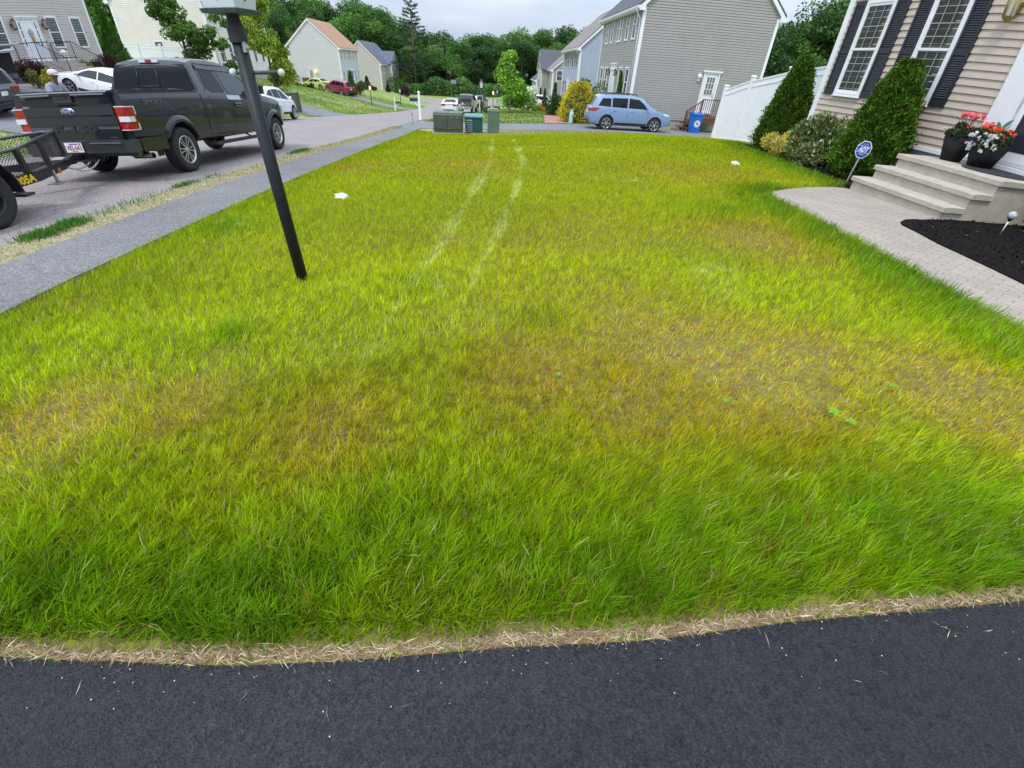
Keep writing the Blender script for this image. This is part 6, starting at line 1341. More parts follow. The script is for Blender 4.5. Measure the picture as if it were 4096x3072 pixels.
def shrub(name, label, kind, u0, u1, vt, Y, cols, size=.09, dens=1., vb=None, zb=None, group=None, cat='shrub', seed=None, **k):
    x, z, w_, h = box_at(u0, u1, vt, Y, vb, zb); seed = seed or int(u0*7+Y); n = int(min(16000, max(700, dens*w_*h/(size*size)*13)))
    if kind == 'cone': return put_cone(name, label, x, Y, z, cone_shrub(h, w_/2, n, size, cols, seed, **k), group, cat=cat)
    return put_round(name, label, x, Y, z, round_shrub(w_, h, n, size, cols, seed, clumps=max(8, min(40, int(n/200))), **k), group, cat=cat)
ARB = [(.052,.145,.012),(.072,.185,.017),(.034,.095,.011),(.115,.235,.024),(.13,.14,.02)]
# the two clipped evergreens by our house
x, z, w_, h = box_at(762, 810, 51, 11.3, 140); print('arbL', x, z, w_, h)
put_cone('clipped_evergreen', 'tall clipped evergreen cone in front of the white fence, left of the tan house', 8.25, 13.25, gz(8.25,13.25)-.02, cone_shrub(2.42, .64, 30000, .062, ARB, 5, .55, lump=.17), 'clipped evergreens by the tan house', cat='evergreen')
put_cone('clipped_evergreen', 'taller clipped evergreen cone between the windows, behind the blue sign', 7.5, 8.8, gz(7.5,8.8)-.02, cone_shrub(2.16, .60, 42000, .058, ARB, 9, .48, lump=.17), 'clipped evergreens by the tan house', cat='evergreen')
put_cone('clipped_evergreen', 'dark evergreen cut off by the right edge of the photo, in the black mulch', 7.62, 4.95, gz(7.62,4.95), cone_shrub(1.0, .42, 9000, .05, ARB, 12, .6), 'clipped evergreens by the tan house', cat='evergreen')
put_round('variegated_shrub', 'wide green shrub with pale leaf edges and white blossoms below the left window', 7.68, 10.55, gz(7.68,10.55), round_shrub(1.5, 1.05, 12000, .075, [(.15,.28,.06),(.24,.38,.10),(.09,.18,.04),(.48,.52,.24),(.18,.12,.05)], 21, 34, .5, (34, .05, [(.72,.74,.70)], 0), up=.5, stretch=1.2))
put_round('golden_shrub', 'small golden variegated shrub in the mulch left of the wide green shrub', 7.62, 11.95, gz(7.62,11.95), round_shrub(1.0, .60, 5600, .048, [(.62,.54,.10),(.74,.68,.30),(.40,.40,.06),(.75,.60,.07)], 22, 16, .6, up=.6))
# ---- flowers in the pots
def bouquet(t, w_, h, z0, seed, groups, leaf=2600):
    s = round_shrub(w_, h, leaf, .045, [(.035,.075,.018),(.055,.11,.03),(.07,.06,.03)], seed, 14, .55, up=.1); off = np.array((0, 0, z0), float)
    np_obj('foliage', s['V']+off, s['Q'], M_leaf, t, s['col']); r = np.random.default_rng(seed)
    for nm, n, size, cols, c, sp, petals in groups:
        C = np.array(c)+np.stack([r.uniform(-1, 1, n)*sp[0], r.uniform(-1, 1, n)*sp[1], r.uniform(-1, 1, n)*sp[2]], 1)
        P = np.repeat(C, petals, 0)+unit(n*petals, r)*size*.35; V, Q = leaf_quads(P, unit(n*petals, r), size*(.8+.4*r.random(n*petals)), .9, r); np_obj(nm, V, Q, M_petal, t, tints(n*petals, cols, None, .1, None, 0, r))
        g = MB(); [g.tube([(C[i][0]*.3, C[i][1]*.3, .30), tuple(C[i])], .004, 4, False) for i in range(0, n, max(1, n//8))]; part('stem', g, M_bark, t)
    return s
CORAL = [(.85,.20,.22),(.88,.32,.32),(.80,.15,.17)]; WHT = [(.80,.80,.78)]; PUR = [(.12,.03,.22),(.18,.05,.30)]; REDO = [(.70,.07,.02),(.75,.14,.03)]
bouquet(POT1, .52, .26, .28, 31, [('geranium_bloom', 10, .065, CORAL, (0,.0,.66), (.06,.12,.03), 14), ('petunia_bloom', 11, .035, WHT, (-.02,.16,.42), (.10,.12,.05), 4), ('purple_bloom', 16, .03, PUR, (-.10,-.08,.36), (.12,.10,.07), 4), ('orange_bloom', 4, .035, REDO, (0,0,.52), (.06,.06,.03), 5)])
bouquet(POT2, .62, .28, .26, 37, [('geranium_bloom', 7, .065, CORAL, (-.05,.20,.58), (.06,.06,.03), 12), ('petunia_bloom', 90, .046, WHT, (-.16,-.04,.36), (.12,.22,.12), 4), ('begonia_bloom', 34, .042, REDO, (-.02,-.05,.52), (.12,.20,.05), 5), ('purple_bloom', 10, .03, PUR, (-.12,.22,.36), (.08,.08,.06), 4)])
g = MB(); 
for a, l in ((.3,.34),(1.2,.26),(2.4,.24),(-.5,.20)):
    g.cs = True; vs = []; 
    for i in range(6):
        t_ = i/5; wq = .035*math.sin(pi*(t_*.85+.1)); p_ = Vector((math.cos(a)*l*.6*t_, math.sin(a)*l*.6*t_, .48+l*(t_-.35*t_*t_))); sd = Vector((-math.sin(a), math.cos(a), 0))*wq; vs += [tuple(p_-sd), tuple(p_+sd)]
    g.add(vs, [(i*2, i*2+1, i*2+3, i*2+2) for i in range(5)])
part('broad_leaf', g, mat('broad_leaf_green', (.035,.09,.025), .45), POT2)
g = MB(); 
for a, l in ((2.6,.34),(2.9,.28),(-2.8,.3),(.4,.2)): g.tube([(0,0,.4),(math.cos(a)*l*.4,math.sin(a)*l*.4+.05,.6),(math.cos(a)*l,math.sin(a)*l+.1,.66)], [.006,.004,.001], 4, False)
part('spike_leaf', g, mat('spike_green', (.05,.09,.03), .5), POT1)
# ---- shrubs around the grey and blue houses
GOLD = [(.62,.48,.025),(.50,.42,.03),(.75,.58,.04),(.30,.30,.02)]; DKG = [(.025,.055,.014),(.035,.08,.018)]
shrub('golden_cypress', 'big golden yellow shrub left of the light blue suv', 'cone', 561, 598, 79.5, 32.2, GOLD, .085, 1.0, 100, power=.38, lump=.2)
shrub('weeping_shrub', 'dark green weeping shrub left of the golden one', 'round', 545, 565, 91.5, 38, DKG, .12, 1.1, 103, droop=.8)
shrub('leafy_shrub', 'tall loose leafy shrub in front of the grey house corner, behind the golden shrub', 'round', 581, 608, 62, 36, GREEN_M, .22, .55, 80)
YTH = [(.06,.17,.018),(.09,.21,.02)]
shrub('slim_evergreen', 'slim evergreen beside the grey house front door', 'cone', 616.5, 626, 69, 33.2, YTH, .10, vb=84, cat='evergreen', power=.8)
shrub('slim_evergreen', 'slim dark evergreen at the near corner of the blue house', 'cone', 566, 573, 83, 51, DKG, .14, vb=90, cat='evergreen')
shrub('slim_evergreen', 'rounded dark evergreen before the gable window of the dormer house', 'cone', 552.5, 558.5, 81.5, 73, DKG, .2, vb=88, cat='evergreen', power=.5)
shrub('slim_evergreen', 'left one of two small pointed evergreens beside the hydrangea', 'cone', 538.5, 542.5, 87, 70, DKG, .2, vb=93, cat='evergreen')
shrub('slim_evergreen', 'right one of two small pointed evergreens beside the hydrangea', 'cone', 542.5, 547.5, 87.5, 66, DKG, .2, vb=95, cat='evergreen')
shrub('hydrangea', 'pale green hydrangea covered in white flower heads beside the white car', 'round', 518, 539, 87.5, 58, [(.15,.26,.06),(.22,.34,.10)], .2, .8, 98, flowers=(170, .22, [(.72,.76,.62)], 0))
shrub('low_golden_shrub', 'low yellow orange shrub in front of the white car', 'round', 537, 546, 102.5, 47, [(.40,.34,.03),(.50,.30,.03)], .13, 1, 107)
shrub('low_green_shrub', 'low light green shrub in front of the white car', 'round', 530.5, 541, 105.5, 46, [(.16,.30,.02),(.22,.36,.03)], .13, 1, 108)
shrub('round_bush', 'round green bush behind the lavender near the dark lamp post', 'round', 482, 493, 106.3, 50, [(.05,.13,.02),(.08,.17,.02)], .14, 1, 110)
shrub('lavender_clump', 'left purple lavender clump at the foot of the dark lamp post', 'round', 484.5, 492.5, 108.8, 46, [(.14,.09,.17),(.09,.12,.05),(.17,.12,.22)], .10, 1, 111, cat='lavender')
shrub('lavender_clump', 'right purple lavender clump left of the bright young tree', 'round', 494, 499.5, 109.5, 47, [(.14,.09,.17),(.09,.12,.05),(.17,.12,.22)], .10, 1, 111, cat='lavender')
shrub('grey_bush', 'pale grey green bush behind the lavender clumps', 'round', 493.5, 500, 105.5, 52, [(.16,.22,.15)], .12, 1, 108)
# bright young tree on the right lawn
p = gp(509.5, 112.8); hx = yp(505, 50.5, p[1])[2]-gz(p[0], p[1]); t_ = blob_tree(hx, hx*.34, 90, 11000, .17, [(.16,.34,.03),(.21,.42,.04),(.12,.27,.025),(.28,.46,.07)], .055, .10, 44, .95, conic=.85)
make_tree('young_tree', 'bright lime green young tree standing alone on the right lawn', p[0], p[1], gz(p[0], p[1]), t_, bark=M_bark2)
# ---- planting by the taupe house
shrub('pointed_evergreen', 'tall pointed evergreen at the right corner of the taupe house', 'cone', 93, 121, 14, 35.2, YTH, .12, vb=45, cat='evergreen', power=.9)
BARB = [(.055,.018,.014),(.075,.025,.018),(.04,.016,.012)]
shrub('barberry_shrub', 'dark red brown shrub left of the stoop across the street', 'round', 12, 37, 57, 26.2, BARB, .08, 1.1, 72)
shrub('barberry_shrub', 'dark red brown shrub right of the stoop, below the taupe house windows', 'round', 82, 112, 52, 31.5, BARB, .09, 1.1, 64)
shrub('yellow_shrub', 'upright yellow shrub just left of the man at the truck', 'round', 39, 50.5, 66.5, 24.6, [(.45,.42,.04),(.36,.36,.04)], .09, 1., 76)
shrub('yellow_shrub', 'yellow green shrub spilling over the right side of the stoop steps', 'round', 70, 93, 58, 30.2, [(.30,.30,.05),(.20,.22,.04),(.34,.17,.05)], .09, .9, 66)
shrub('green_shrub', 'small dull green shrub under the left dark red shrub', 'round', 27, 39, 69, 24.8, [(.10,.13,.03),(.16,.16,.04)], .08, 1., 78)
shrub('rounded_evergreen', 'dark rounded evergreen at the corner of the cream house, behind the lamp post', 'round', 221, 236, 61, 44.5, [(.035,.085,.015)], .13, 1.2, 72)
# street trees on the left
p = yp(197, 88, 41); t_ = blob_tree(7.6, 1.9, 90, 14000, .19, [(.08,.18,.03),(.11,.23,.04),(.14,.27,.05)], .09, .05, 51, .80, conic=.9)
make_tree('young_tree', 'airy dark green young tree in front of the cream house gable', p[0], 41, gz(p[0], 41), t_)
p = yp(277, 95, 44); t_ = blob_tree(6.4, 2.1, 70, 15000, .17, [(.17,.34,.02),(.26,.44,.03),(.12,.27,.02),(.50,.42,.07)], .08, .04, 52, .85, conic=.6)
make_tree('young_tree', 'yellow green young maple behind the white crossover', p[0], 44, gz(p[0], 44), t_)
p = yp(232, 80, 41.5); t_ = blob_tree(4.3, 1.0, 20, 2800, .17, [(.10,.21,.03),(.15,.28,.04)], .05, .1, 53, 1.0); make_tree('young_tree', 'thin light green sapling left of the yellow green maple', p[0], 41.5, gz(p[0], 41.5), t_)
# planting on the bank by the house with the tan roof
BRT = [(.20,.36,.02),(.28,.42,.03)]
for i, (a, b, v, Y, lab) in enumerate([(287.5,294,81,62,'leftmost bright low shrub on the bank below the pale grey house'),(293.5,299,81.5,63,'second bright low shrub on the bank, left of the green low shrub'),(299,307,83.5,64,'bright low shrub on the bank just left of the yellow green car'),(317,326,88,64,'bright low shrub in front of the yellow green car'),(328,334,91.8,64,'bright low shrub in front of the red suv')]):
    shrub('bright_shrub', lab, 'round', a, b, v, Y, BRT, .15, 1, v+5, group='bright low shrubs on the bank')
shrub('juniper', 'dark spreading juniper between the board and the yellow green car', 'round', 306, 313.5, 82.5, 70, DKG, .2, 1, 86)
shrub('pointed_evergreen', 'tall dark pointed evergreen right of the red suv', 'cone', 345.5, 355, 69.5, 73, YTH, .2, vb=84, cat='evergreen')
shrub('pointed_evergreen', 'pair of dark pointed tips left of the beige house', 'cone', 364, 369.5, 75.5, 90, DKG, .25, vb=84, cat='evergreen')
shrub('round_bush', 'round bush with rusty top right of the dark pointed evergreen', 'round', 353.5, 364.5, 81, 76, [(.05,.11,.02),(.12,.06,.03)], .2, 1, 90)
shrub('round_bush', 'rounded dark green bush before the blue door', 'round', 359, 370, 79.5, 84, [(.04,.10,.02)], .2, 1, 87)
shrub('round_bush', 'rust brown bush at the left corner of the beige house', 'round', 369, 377, 85, 86, [(.13,.06,.035)], .2, 1, 90)
shrub('pointed_evergreen', 'dark pointed evergreen in front of the beige house corner', 'cone', 385.5, 390, 84, 92, DKG, .25, vb=92, cat='evergreen')
shrub('pointed_evergreen', 'left dark evergreen right of the beige house', 'cone', 393.5, 398, 79, 96, YTH, .25, vb=90, cat='evergreen')
shrub('pointed_evergreen', 'right dark evergreen right of the beige house', 'cone', 397.5, 402, 78.5, 98, YTH, .25, vb=90, cat='evergreen')
shrub('purple_tree', 'small dark purple leaved tree right of the beige house', 'round', 399.5, 410, 82, 94, [(.06,.018,.03),(.045,.015,.022)], .25, .9, 92, cat='tree')
# ------------------------------------------------------------------ woods: every tree a thing with its own trunk and crown
OAK = [[(.038,.095,.018),(.055,.13,.023),(.075,.17,.03)], [(.05,.13,.02),(.08,.19,.03),(.11,.23,.036)], [(.032,.08,.02),(.048,.11,.026)], [(.065,.155,.022),(.10,.21,.035)]]
protos = []
def woods_tree(i, nleaf=11000, size=.42):
    t_ = blob_tree(16, 5.2, 52, nleaf, size, OAK[i % 4], .26, .12+.05*(i % 3), 100+i, 1.12, irr=.6, flat=.62); return t_
LBL = ['tall dark broadleaf tree', 'bright green broadleaf tree', 'deep shaded broadleaf tree', 'light topped broadleaf tree', 'heavy crowned broadleaf tree', 'loose crowned broadleaf tree']
def plant(idx, x, y, z, h, wf, label, group, rz):
    while len(protos) <= idx: protos.append(None)
    if protos[idx] is None:
        t = make_tree('woodland_tree', label, x, y, z, woods_tree(idx), group=group, rz=rz, bark=M_bark2 if idx == 4 else M_bark); protos[idx] = t
    else: t = dup(protos[idx], (x, y, z), rz, label, group)
    s = h/16; t.scale = (s*wf, s*wf, s); return t
rr_ = random.Random(5)
def row(us, Y, vt, group, lab, wf=1., jv=3, jy=4):
    for k, u in enumerate(us):
        v = float(np.interp(u, [p[0] for p in vt], [p[1] for p in vt]))+rr_.uniform(-jv, jv)*.6; yy = Y+rr_.uniform(-jy, jy); p = yp(u, max(v, -30), yy); z = gz(p[0], yy)-.2; h = max(4, p[2]-z)
        plant(rr_.randrange(6), p[0], yy, z, h, wf*rr_.uniform(.85, 1.15)*(13/h if h > 17 else 1)*(1. if h < 17 else h/14.), lab, group, rr_.uniform(0, 6.28))
# far wood across the end of the street
gC = 'trees of the far wood behind the end of the road'
row(np.linspace(408, 606, 15), 150, [(400,30),(430,37),(463,33),(486,41),(505,36),(523,25),(540,36),(555,30),(575,32),(610,24)], gC, 'broadleaf tree in the far wood behind the end of the road', 1.15)
row(np.linspace(414, 600, 13), 136, [(400,44),(430,46),(463,44),(486,50),(523,40),(540,47),(560,42),(610,40)], gC, 'broadleaf tree in the far wood behind the end of the road', 1.15, 2)
# wood on the left behind the two gabled houses
gL = 'trees of the wood behind the houses on the left'
lL = 'tall broadleaf tree in the wood behind the left row of houses'
row(np.linspace(258, 398, 12), 158, [(250,-6),(300,-2),(340,2),(365,3),(380,10),(395,18),(405,30)], gL, lL, 1.1)
row(np.linspace(254, 404, 11), 143, [(250,4),(300,8),(340,16),(365,18),(385,24),(400,40),(410,50)], gL, lL, 1.0, 2)
row([409, 416], 128, [(400,44),(420,56)], gL, lL, .8, 2)
row(np.linspace(66, 140, 6), 66, [(60,-25),(150,-25)], gL, lL, .85)
row([258, 268, 277], 92, [(255,0),(290,38)], gL, lL, .7, 2)
# trees seen between the grey house and the tan house
gR = 'trees behind the white fence on the right'
row([770, 792, 806, 820, 832, 846], 42, [(760,50),(785,32),(800,24),(815,14),(830,-3),(845,-12)], gR, 'dark broadleaf tree behind the white fence, between the grey and tan houses', 1.05, 1)
row([752, 775, 800, 826, 850], 56, [(750,60),(785,40),(800,32),(815,24),(830,10),(845,0)], gR, 'dark broadleaf tree behind the white fence, between the grey and tan houses', .8, 1)
# tall pine against the sky
def pine(h, seed=3):
    r = np.random.default_rng(seed); g = MB(); g.tube([(0,0,-.3),(.1,0,h*.5),(0,.05,h)], [.35,.22,.03], 8); P = []; D = []; K = []
    z = h*.18; k = 0
    while z < h*.985:
        L = (1-z/h)**.8*h*.30+.4
        for b in range(5):
            if r.random() < .16: continue
            a = 2*pi*b/5+k*.9+r.normal()*.2; l = L*(.65+.5*r.random()); e = np.array((math.cos(a)*l, math.sin(a)*l, l*(.12+.15*z/h)))
            g.tube([(0,0,z), tuple(np.array((0,0,z))+e*.5-np.array((0,0,.1))), tuple(np.array((0,0,z))+e)], [.06,.04,.015], 4, False)
            m = int(85*max(.5, l/3)); t_ = .30+.70*r.random(m)**.7; base = np.array((0,0,z))+e*t_[:, None]; P.append(base+r.normal(size=(m, 3))*np.array((.30,.30,.13))*(.5+l*.12)); d = e/np.linalg.norm(e)+unit(m, r)*.7+np.array((0,0,.4)); D.append(d/np.linalg.norm(d, axis=1, keepdims=True)); K.append(np.full(m, k*5+b))
        z += h*.034; k += 1
    P = np.concatenate(P); D = np.concatenate(D); K = np.concatenate(K); V, Q = leaf_quads(P, D, .38*(.6+.8*r.random(len(P))), .30, r); return g, V, Q, tints(len(P), [(.035,.07,.035),(.05,.09,.045),(.07,.11,.05)], None, .15, K, .15, r)
p = yp(409, -9, 122); make_tree('pine_tree', 'tall ragged pine standing above the wood against the sky', p[0], 122, gz(p[0], 122), pine(p[2]-gz(p[0], 122)), m=M_needle)
# undergrowth along the foot of the wood
r = np.random.default_rng(77); n = 30000; ux = r.uniform(-34, 22, n); cl = vn(ux, ux*0+3, 3.2); yy = 121+r.normal(size=n)*2.2+np.abs(ux+6)*.05; hh = (1.0+3.2*cl)*r.random(n)**.7
P = np.stack([ux, yy, G(ux, yy)+hh], 1); V, Q = leaf_quads(P, unit(n, r), .42*(.6+.8*r.random(n)), .6, r)
tag(np_obj('undergrowth', V, Q, M_leaf, None, tints(n, [(.07,.16,.03),(.11,.22,.05),(.05,.12,.03)], None, .15, (ux*1.3+60).astype(int), .2, r)), 'tangled green undergrowth along the foot of the far wood', 'undergrowth', kind='stuff')
# dead limbs showing in the wood
def sprigs(name, label, n, box, hr, size, cols, seed, near=True, kindf=None, wid=.16):
    r = np.random.default_rng(seed); x = r.uniform(box[0], box[1], n); y = r.uniform(box[2], box[3], n); return x, y, r
# ------------------------------------------------------------------ the lawn: grass as real blades
M_grass = leafmat('grass_blade', .36, .6, gloss=False)
def q2(u, v): return gp(u*.46293, v*.46293)[:2]
def polyd(P, X, Y):
    d = np.full(X.shape, 1e9)
    for (a, b) in zip(P[:-1], P[1:]):
        a = np.array(a); b = np.array(b); ab = b-a; t = np.clip(((X-a[0])*ab[0]+(Y-a[1])*ab[1])/(ab@ab+1e-9), 0, 1); d = np.minimum(d, np.hypot(X-a[0]-ab[0]*t, Y-a[1]-ab[1]*t))
    return d
EDG = [tuple(p) for p in EDGE]; WL = [tuple(p) for p in wl]; BF = [tuple(p) for p in bedfar]
TRA = [q2(*p) for p in [(1062,303),(1060,345),(1032,398),(985,478),(942,548),(872,640),(805,755),(745,870),(690,980)]]
TRB = [q2(*p) for p in [(1108,303),(1130,350),(1115,412),(1082,490),(1043,570),(1003,650),(962,760),(905,870),(850,985)]]
PALE = [(*q2(1545,590), .25), (*q2(1370,392), .30), (*q2(1312,325), .45), (*q2(930,620), .22), (*q2(505,490), .20), (*q2(1075,380), .25), (*q2(1560,630), .18), (*q2(865,365), .3)]
ORG = [(*q2(1560,820), .85, 1.1), (*q2(1380,880), .45, .9), (*q2(2080,860), .6, 1.0), (*q2(700,920), .45, .7), (*q2(420,880), .35, .6), (*q2(1750,770), .45, .8), (*q2(1000,355), 1.6, .38), (*q2(1480,365), 1.5, .35), (*q2(1640,510), .9, .8), (*q2(1180,800), .6, .8), (*q2(760,360), 1.2, .5), (*q2(1250,500), 1.2, .25), (*q2(150,900), .4, .6), (*q2(1350,700), .9, .5)]
GRN = [(*q2(1850,1130), .26, 1.), (*q2(1980,1040), .22, .6), (*q2(500,725), .16, .8), (*q2(900,620), .35, .5), (*q2(1180,690), .3, .5), (*q2(1560,460), .8, .6), (*q2(480,490), .5, .8), (*q2(1700,330), 1.2, .8), (*q2(1140,340), .8, .35), (*q2(300,610), .5, .5), (*q2(1290,1180), .25, .4)]
def blob(L, X, Y, cut=1.):
    o = np.zeros(X.shape)
    for x, y, r, a in L: o = np.maximum(o, a*np.exp(-((X-x)**2+(Y-y)**2)/(2*(r*.62)**2)))
    return o
def fields(X, Y):
    de = polyd(EDG, X, Y); dw = polyd(WL+[BF[0]]+BF, X, Y); ds = X+3.6
    n1 = vn(X, Y, .9); n2 = vn(X, Y, .28); n3 = vn(X, Y, .07); n4 = vn(X+9, Y+3, 2.6)
    wid = .50+.42*np.clip((X+2)/4, 0, 1)+.25*(n1-.5)
    g = np.maximum.reduce([sm(wid*1.35, wid*.4, de)*.8, sm(1.0, .25, dw+.45*(n2-.5))*.95, sm(.9, .1, ds+.4*(n2-.5))*.40, blob(GRN, X, Y)])
    o = blob(ORG, X, Y)*(.65+.9*n1)*(1-g*.85); g = np.clip(g+.30*(n2-.5)+.25*(n1-.5), 0, 1); o = np.clip(o*1.15+.25*(n3-.5)+.20*(n4-.5), 0, 1)
    tr = np.minimum(polyd(TRA, X, Y), polyd(TRB, X, Y)); dist = np.hypot(X, Y)
    tr = tr+(vn(X, Y+7, .9)-.5)*.14+(vn(X+3, Y, .12)-.5)*.05; p = np.clip(1-np.abs(tr)/(.038+.0055*dist), 0, 1)*np.clip((dist-1.3)/2.6, 0, 1)*np.clip(.35+1.1*n2, 0, 1)*np.clip(.45+.9*vn(X+2, Y+2, 1.1), 0, 1)*.85
    for x, y, r in PALE: p = np.maximum(p, np.exp(-((X-x)**2+(Y-y)**2)/(2*(r*.5)**2))*(n3 > .5)*.75)
    return g, o, p, n1, n2, n3
def blades(name, band, n, w0, h0, seg, label):
    r = np.random.default_rng(int(band[0]*10)+3); L = np.array(LAWN_IN); x0, y0 = L.min(0); x1, y1 = L.max(0)
    y0 = max(y0, .2); y1 = min(y1, band[1]+.2); X = r.uniform(max(x0, -4), x1, n*4); Y = r.uniform(y0, y1, n*4); d = np.hypot(X, Y)*(1+.16*(r.random(n*4)-.5)+.10*(vn(X, Y, .5)-.5)); k = (d >= band[0]) & (d < band[1]) & (Y > -.3); X = X[k]; Y = Y[k]; k = inpoly(LAWN_IN, X, Y); X = X[k][:n]; Y = Y[k][:n]
    g, o, p, n1, n2, n3 = fields(X, Y)
    # tufts: pull blades toward clump centres
    cs = .045; cx = np.floor(X/cs); cy = np.floor(Y/cs); hx = np.modf(np.abs(np.sin(cx*127.1+cy*311.7)*43758.5))[0]; hy = np.modf(np.abs(np.sin(cx*269.5+cy*183.3)*43758.5))[0]
    X = X+((cx+hx)*cs-X)*.22; Y = Y+((cy+hy)*cs-Y)*.22
    ed = polyd(EDG, X, Y); keep = r.random(len(X)) < np.clip(1.-.50*o-.35*(n3 < .22)*(1-g), .25, 1)*np.clip((ed-.02-.04*n3)/.05, .06, 1); X, Y, g, o, p, n1, n2, n3 = [a[keep] for a in (X, Y, g, o, p, n1, n2, n3)]; n = len(X)
    d = np.hypot(X, Y); kind = r.random(n)
    H = h0*(.62+.55*g-.18*o)*(.55+.75*r.random(n))*(1-.35*p); de_ = polyd(EDG, X, Y); H *= np.where(de_ < .085, .6, 1)
    W = w0*(.7+.6*r.random(n))*(1+.25*g); a = r.uniform(0, 2*pi, n); ln = .25+.55*r.random(n)**1.5
    th = np.modf(np.abs(np.sin(cx[keep]*12.9+cy[keep]*78.2)*43758.5))[0]; H = H*(.78+.44*th)
    fx = .30+.5*np.clip((X-0)/2.5, 0, 1)*np.clip(1.6-Y*.5, 0, 1)+.8*(vn(X, Y, .5)-.5); fy = .25*(vn(X+5, Y, .6)-.5)+.15
    lx_ = np.cos(a)*ln+fx*(.5+g*.6); ly_ = np.sin(a)*ln+fy; ly_ = ly_+p*1.5; lay = r.random(n) < .10+.1*o; lx_ = np.where(lay, np.cos(a)*2.2, lx_); ly_ = np.where(lay, np.sin(a)*2.2, ly_)
    up = 1/np.sqrt(1+lx_**2+ly_**2); tip = np.stack([lx_*H*up, ly_*H*up, H*up], 1); mid = tip*.5; mid[:, 2] += H*.10*(1-up*.3); mid[:, :2] *= .75
    wa = a+pi/2+r.normal(size=n)*.5; wv = np.stack([np.cos(wa), np.sin(wa), np.zeros(n)], 1)*W[:, None]*.5
    B = np.stack([X, Y, G(X, Y)-.004], 1)
    if seg == 2: V = np.stack([B-wv, B+wv, B+mid+wv*.85, B+mid-wv*.85, B+tip+wv*.18, B+tip-wv*.18], 1).reshape(-1, 3); i = np.arange(n)*6; Q = np.concatenate([np.stack([i, i+1, i+2, i+3], 1), np.stack([i+3, i+2, i+4, i+5], 1)]); m = 6
    else: V = np.stack([B-wv, B+wv, B+tip+wv*.3, B+tip-wv*.3], 1).reshape(-1, 3); i = np.arange(n)*4; Q = np.stack([i, i+1, i+2, i+3], 1); m = 4
    YEL = np.array((.375,.475,.004)); GR = np.array((.155,.315,.004)); DG = np.array((.050,.17,.008)); OR = np.array((.54,.275,.012)); GO = np.array((.52,.52,.008)); BR = np.array((.27,.135,.035)); ST = np.array((.50,.42,.20)); PL = np.array((.48,.58,.17))
    c = YEL[None]*(1-g[:, None])+GR[None]*g[:, None]; go = np.clip(1.6*vn(X+4, Y+1, 2.1)-.55, 0, 1)[:, None]*(1-g[:, None])*.45*np.clip(np.hypot(X, Y)/3, 0, 1)[:, None]; c = c*(1-go)+GO*go; dk = np.clip((g-.72)*2.2, 0, 1)[:, None]*np.clip(n2*1.6-.2, 0, 1)[:, None]; c = c*(1-dk)+DG*dk
    oo = np.clip(o*1.25, 0, 1)[:, None]*(.35+.65*r.random((n, 1))); c = c*(1-oo*.8)+OR*oo*.8
    kk = (kind < .05+.13*o)[:, None]; c = np.where(kk, BR*(.6+.8*r.random((n, 1))), c); kk = ((kind > .05) & (kind < .085+.05*o))[:, None]; c = np.where(kk, ST, c)
    pp = np.clip(p*1.2, 0, 1)[:, None]; c = c*(1-pp*.75)+PL*pp*.75; mg = (r.random((n, 1)) < .25)*(.55*(1-p[:, None])); c = c*(1-mg)+(GR*.9)*mg
    c = np.clip(c*(.62+.66*r.random((n, 1)))*(.72+.56*th[:, None])*(.90+.22*n1[:, None]), .003, .8)
    C = np.repeat(c, m, 0).reshape(n, m, 3); C = C*(1. if band[0] < 2 else 1.06 if band[0] < 4 else 1.12); C[:, :2] = C[:, :2]*.75+np.array((.18,.15,.03))*.25; C = np.clip(C, .003, .85)
    o_ = np_obj(name, V, Q, M_grass, None, C.reshape(-1, 3)); tag(o_, label, 'grass', kind='stuff'); return o_
LAWN_IN = [tuple(p) for p in LAWN]
blades('lawn_grass', (0, 2.2), 250000, .0025, .090, 2, 'vivid green and yellow grass blades of the lawn nearest the driveway')
blades('lawn_grass', (2.2, 4.2), 230000, .0032, .086, 2, 'vivid yellow green grass blades around the lamp post and walkway')
blades('lawn_grass', (4.2, 8.0), 230000, .0052, .085, 1, 'yellow green grass blades across the middle of the lawn')
blades('lawn_grass', (8.0, 13.5), 190000, .0085, .085, 1, 'yellow green grass blades of the back of the lawn')
blades('lawn_grass', (13.5, 24.0), 170000, .013, .085, 1, 'yellow green grass blades at the far end of the lawn')
# dry straw along the driveway
r = np.random.default_rng(9)
def along(P, n):
    P = np.array(P); s = np.r_[0, np.cumsum(np.hypot(*np.diff(P, axis=0).T))]; t = r.uniform(0, s[-1], n); return np.interp(t, s, P[:, 0]), np.interp(t, s, P[:, 1])
EX = [(-3.5, EDG[0][1])]+EDG+[(3.4, EDG[-1][1]+.1)]
n = 20000; x, y = along(EX, n); w_ = .010+.034*vn(x, y*0, .35)**1.6; y = y+r.normal(size=n)*w_*.42+w_*.62+.006; a = r.uniform(0, pi, n); a = np.where(r.random(n) < .5, r.normal(size=n)*.5+.1, a)
D = np.stack([np.cos(a), np.sin(a), r.normal(size=n)*.22], 1); D /= np.linalg.norm(D, axis=1, keepdims=True); P = np.stack([x, y, G(x, y)+.006+.018*r.random(n)], 1); V, Q = leaf_quads(P, D, .014+.045*r.random(n)**2, .055, r)
M_straw = leafmat('dry_straw', .15, .7, gloss=False); cols = [(.52,.40,.25),(.40,.27,.16),(.62,.52,.36),(.24,.15,.09),(.34,.24,.13)]
tag(np_obj('dry_straw', V, Q, M_straw, None, tints(n, cols, [.3,.25,.2,.15,.1], .15, None, 0, r)), 'dry tan straw along the edge of the sealed driveway', 'straw', kind='stuff')
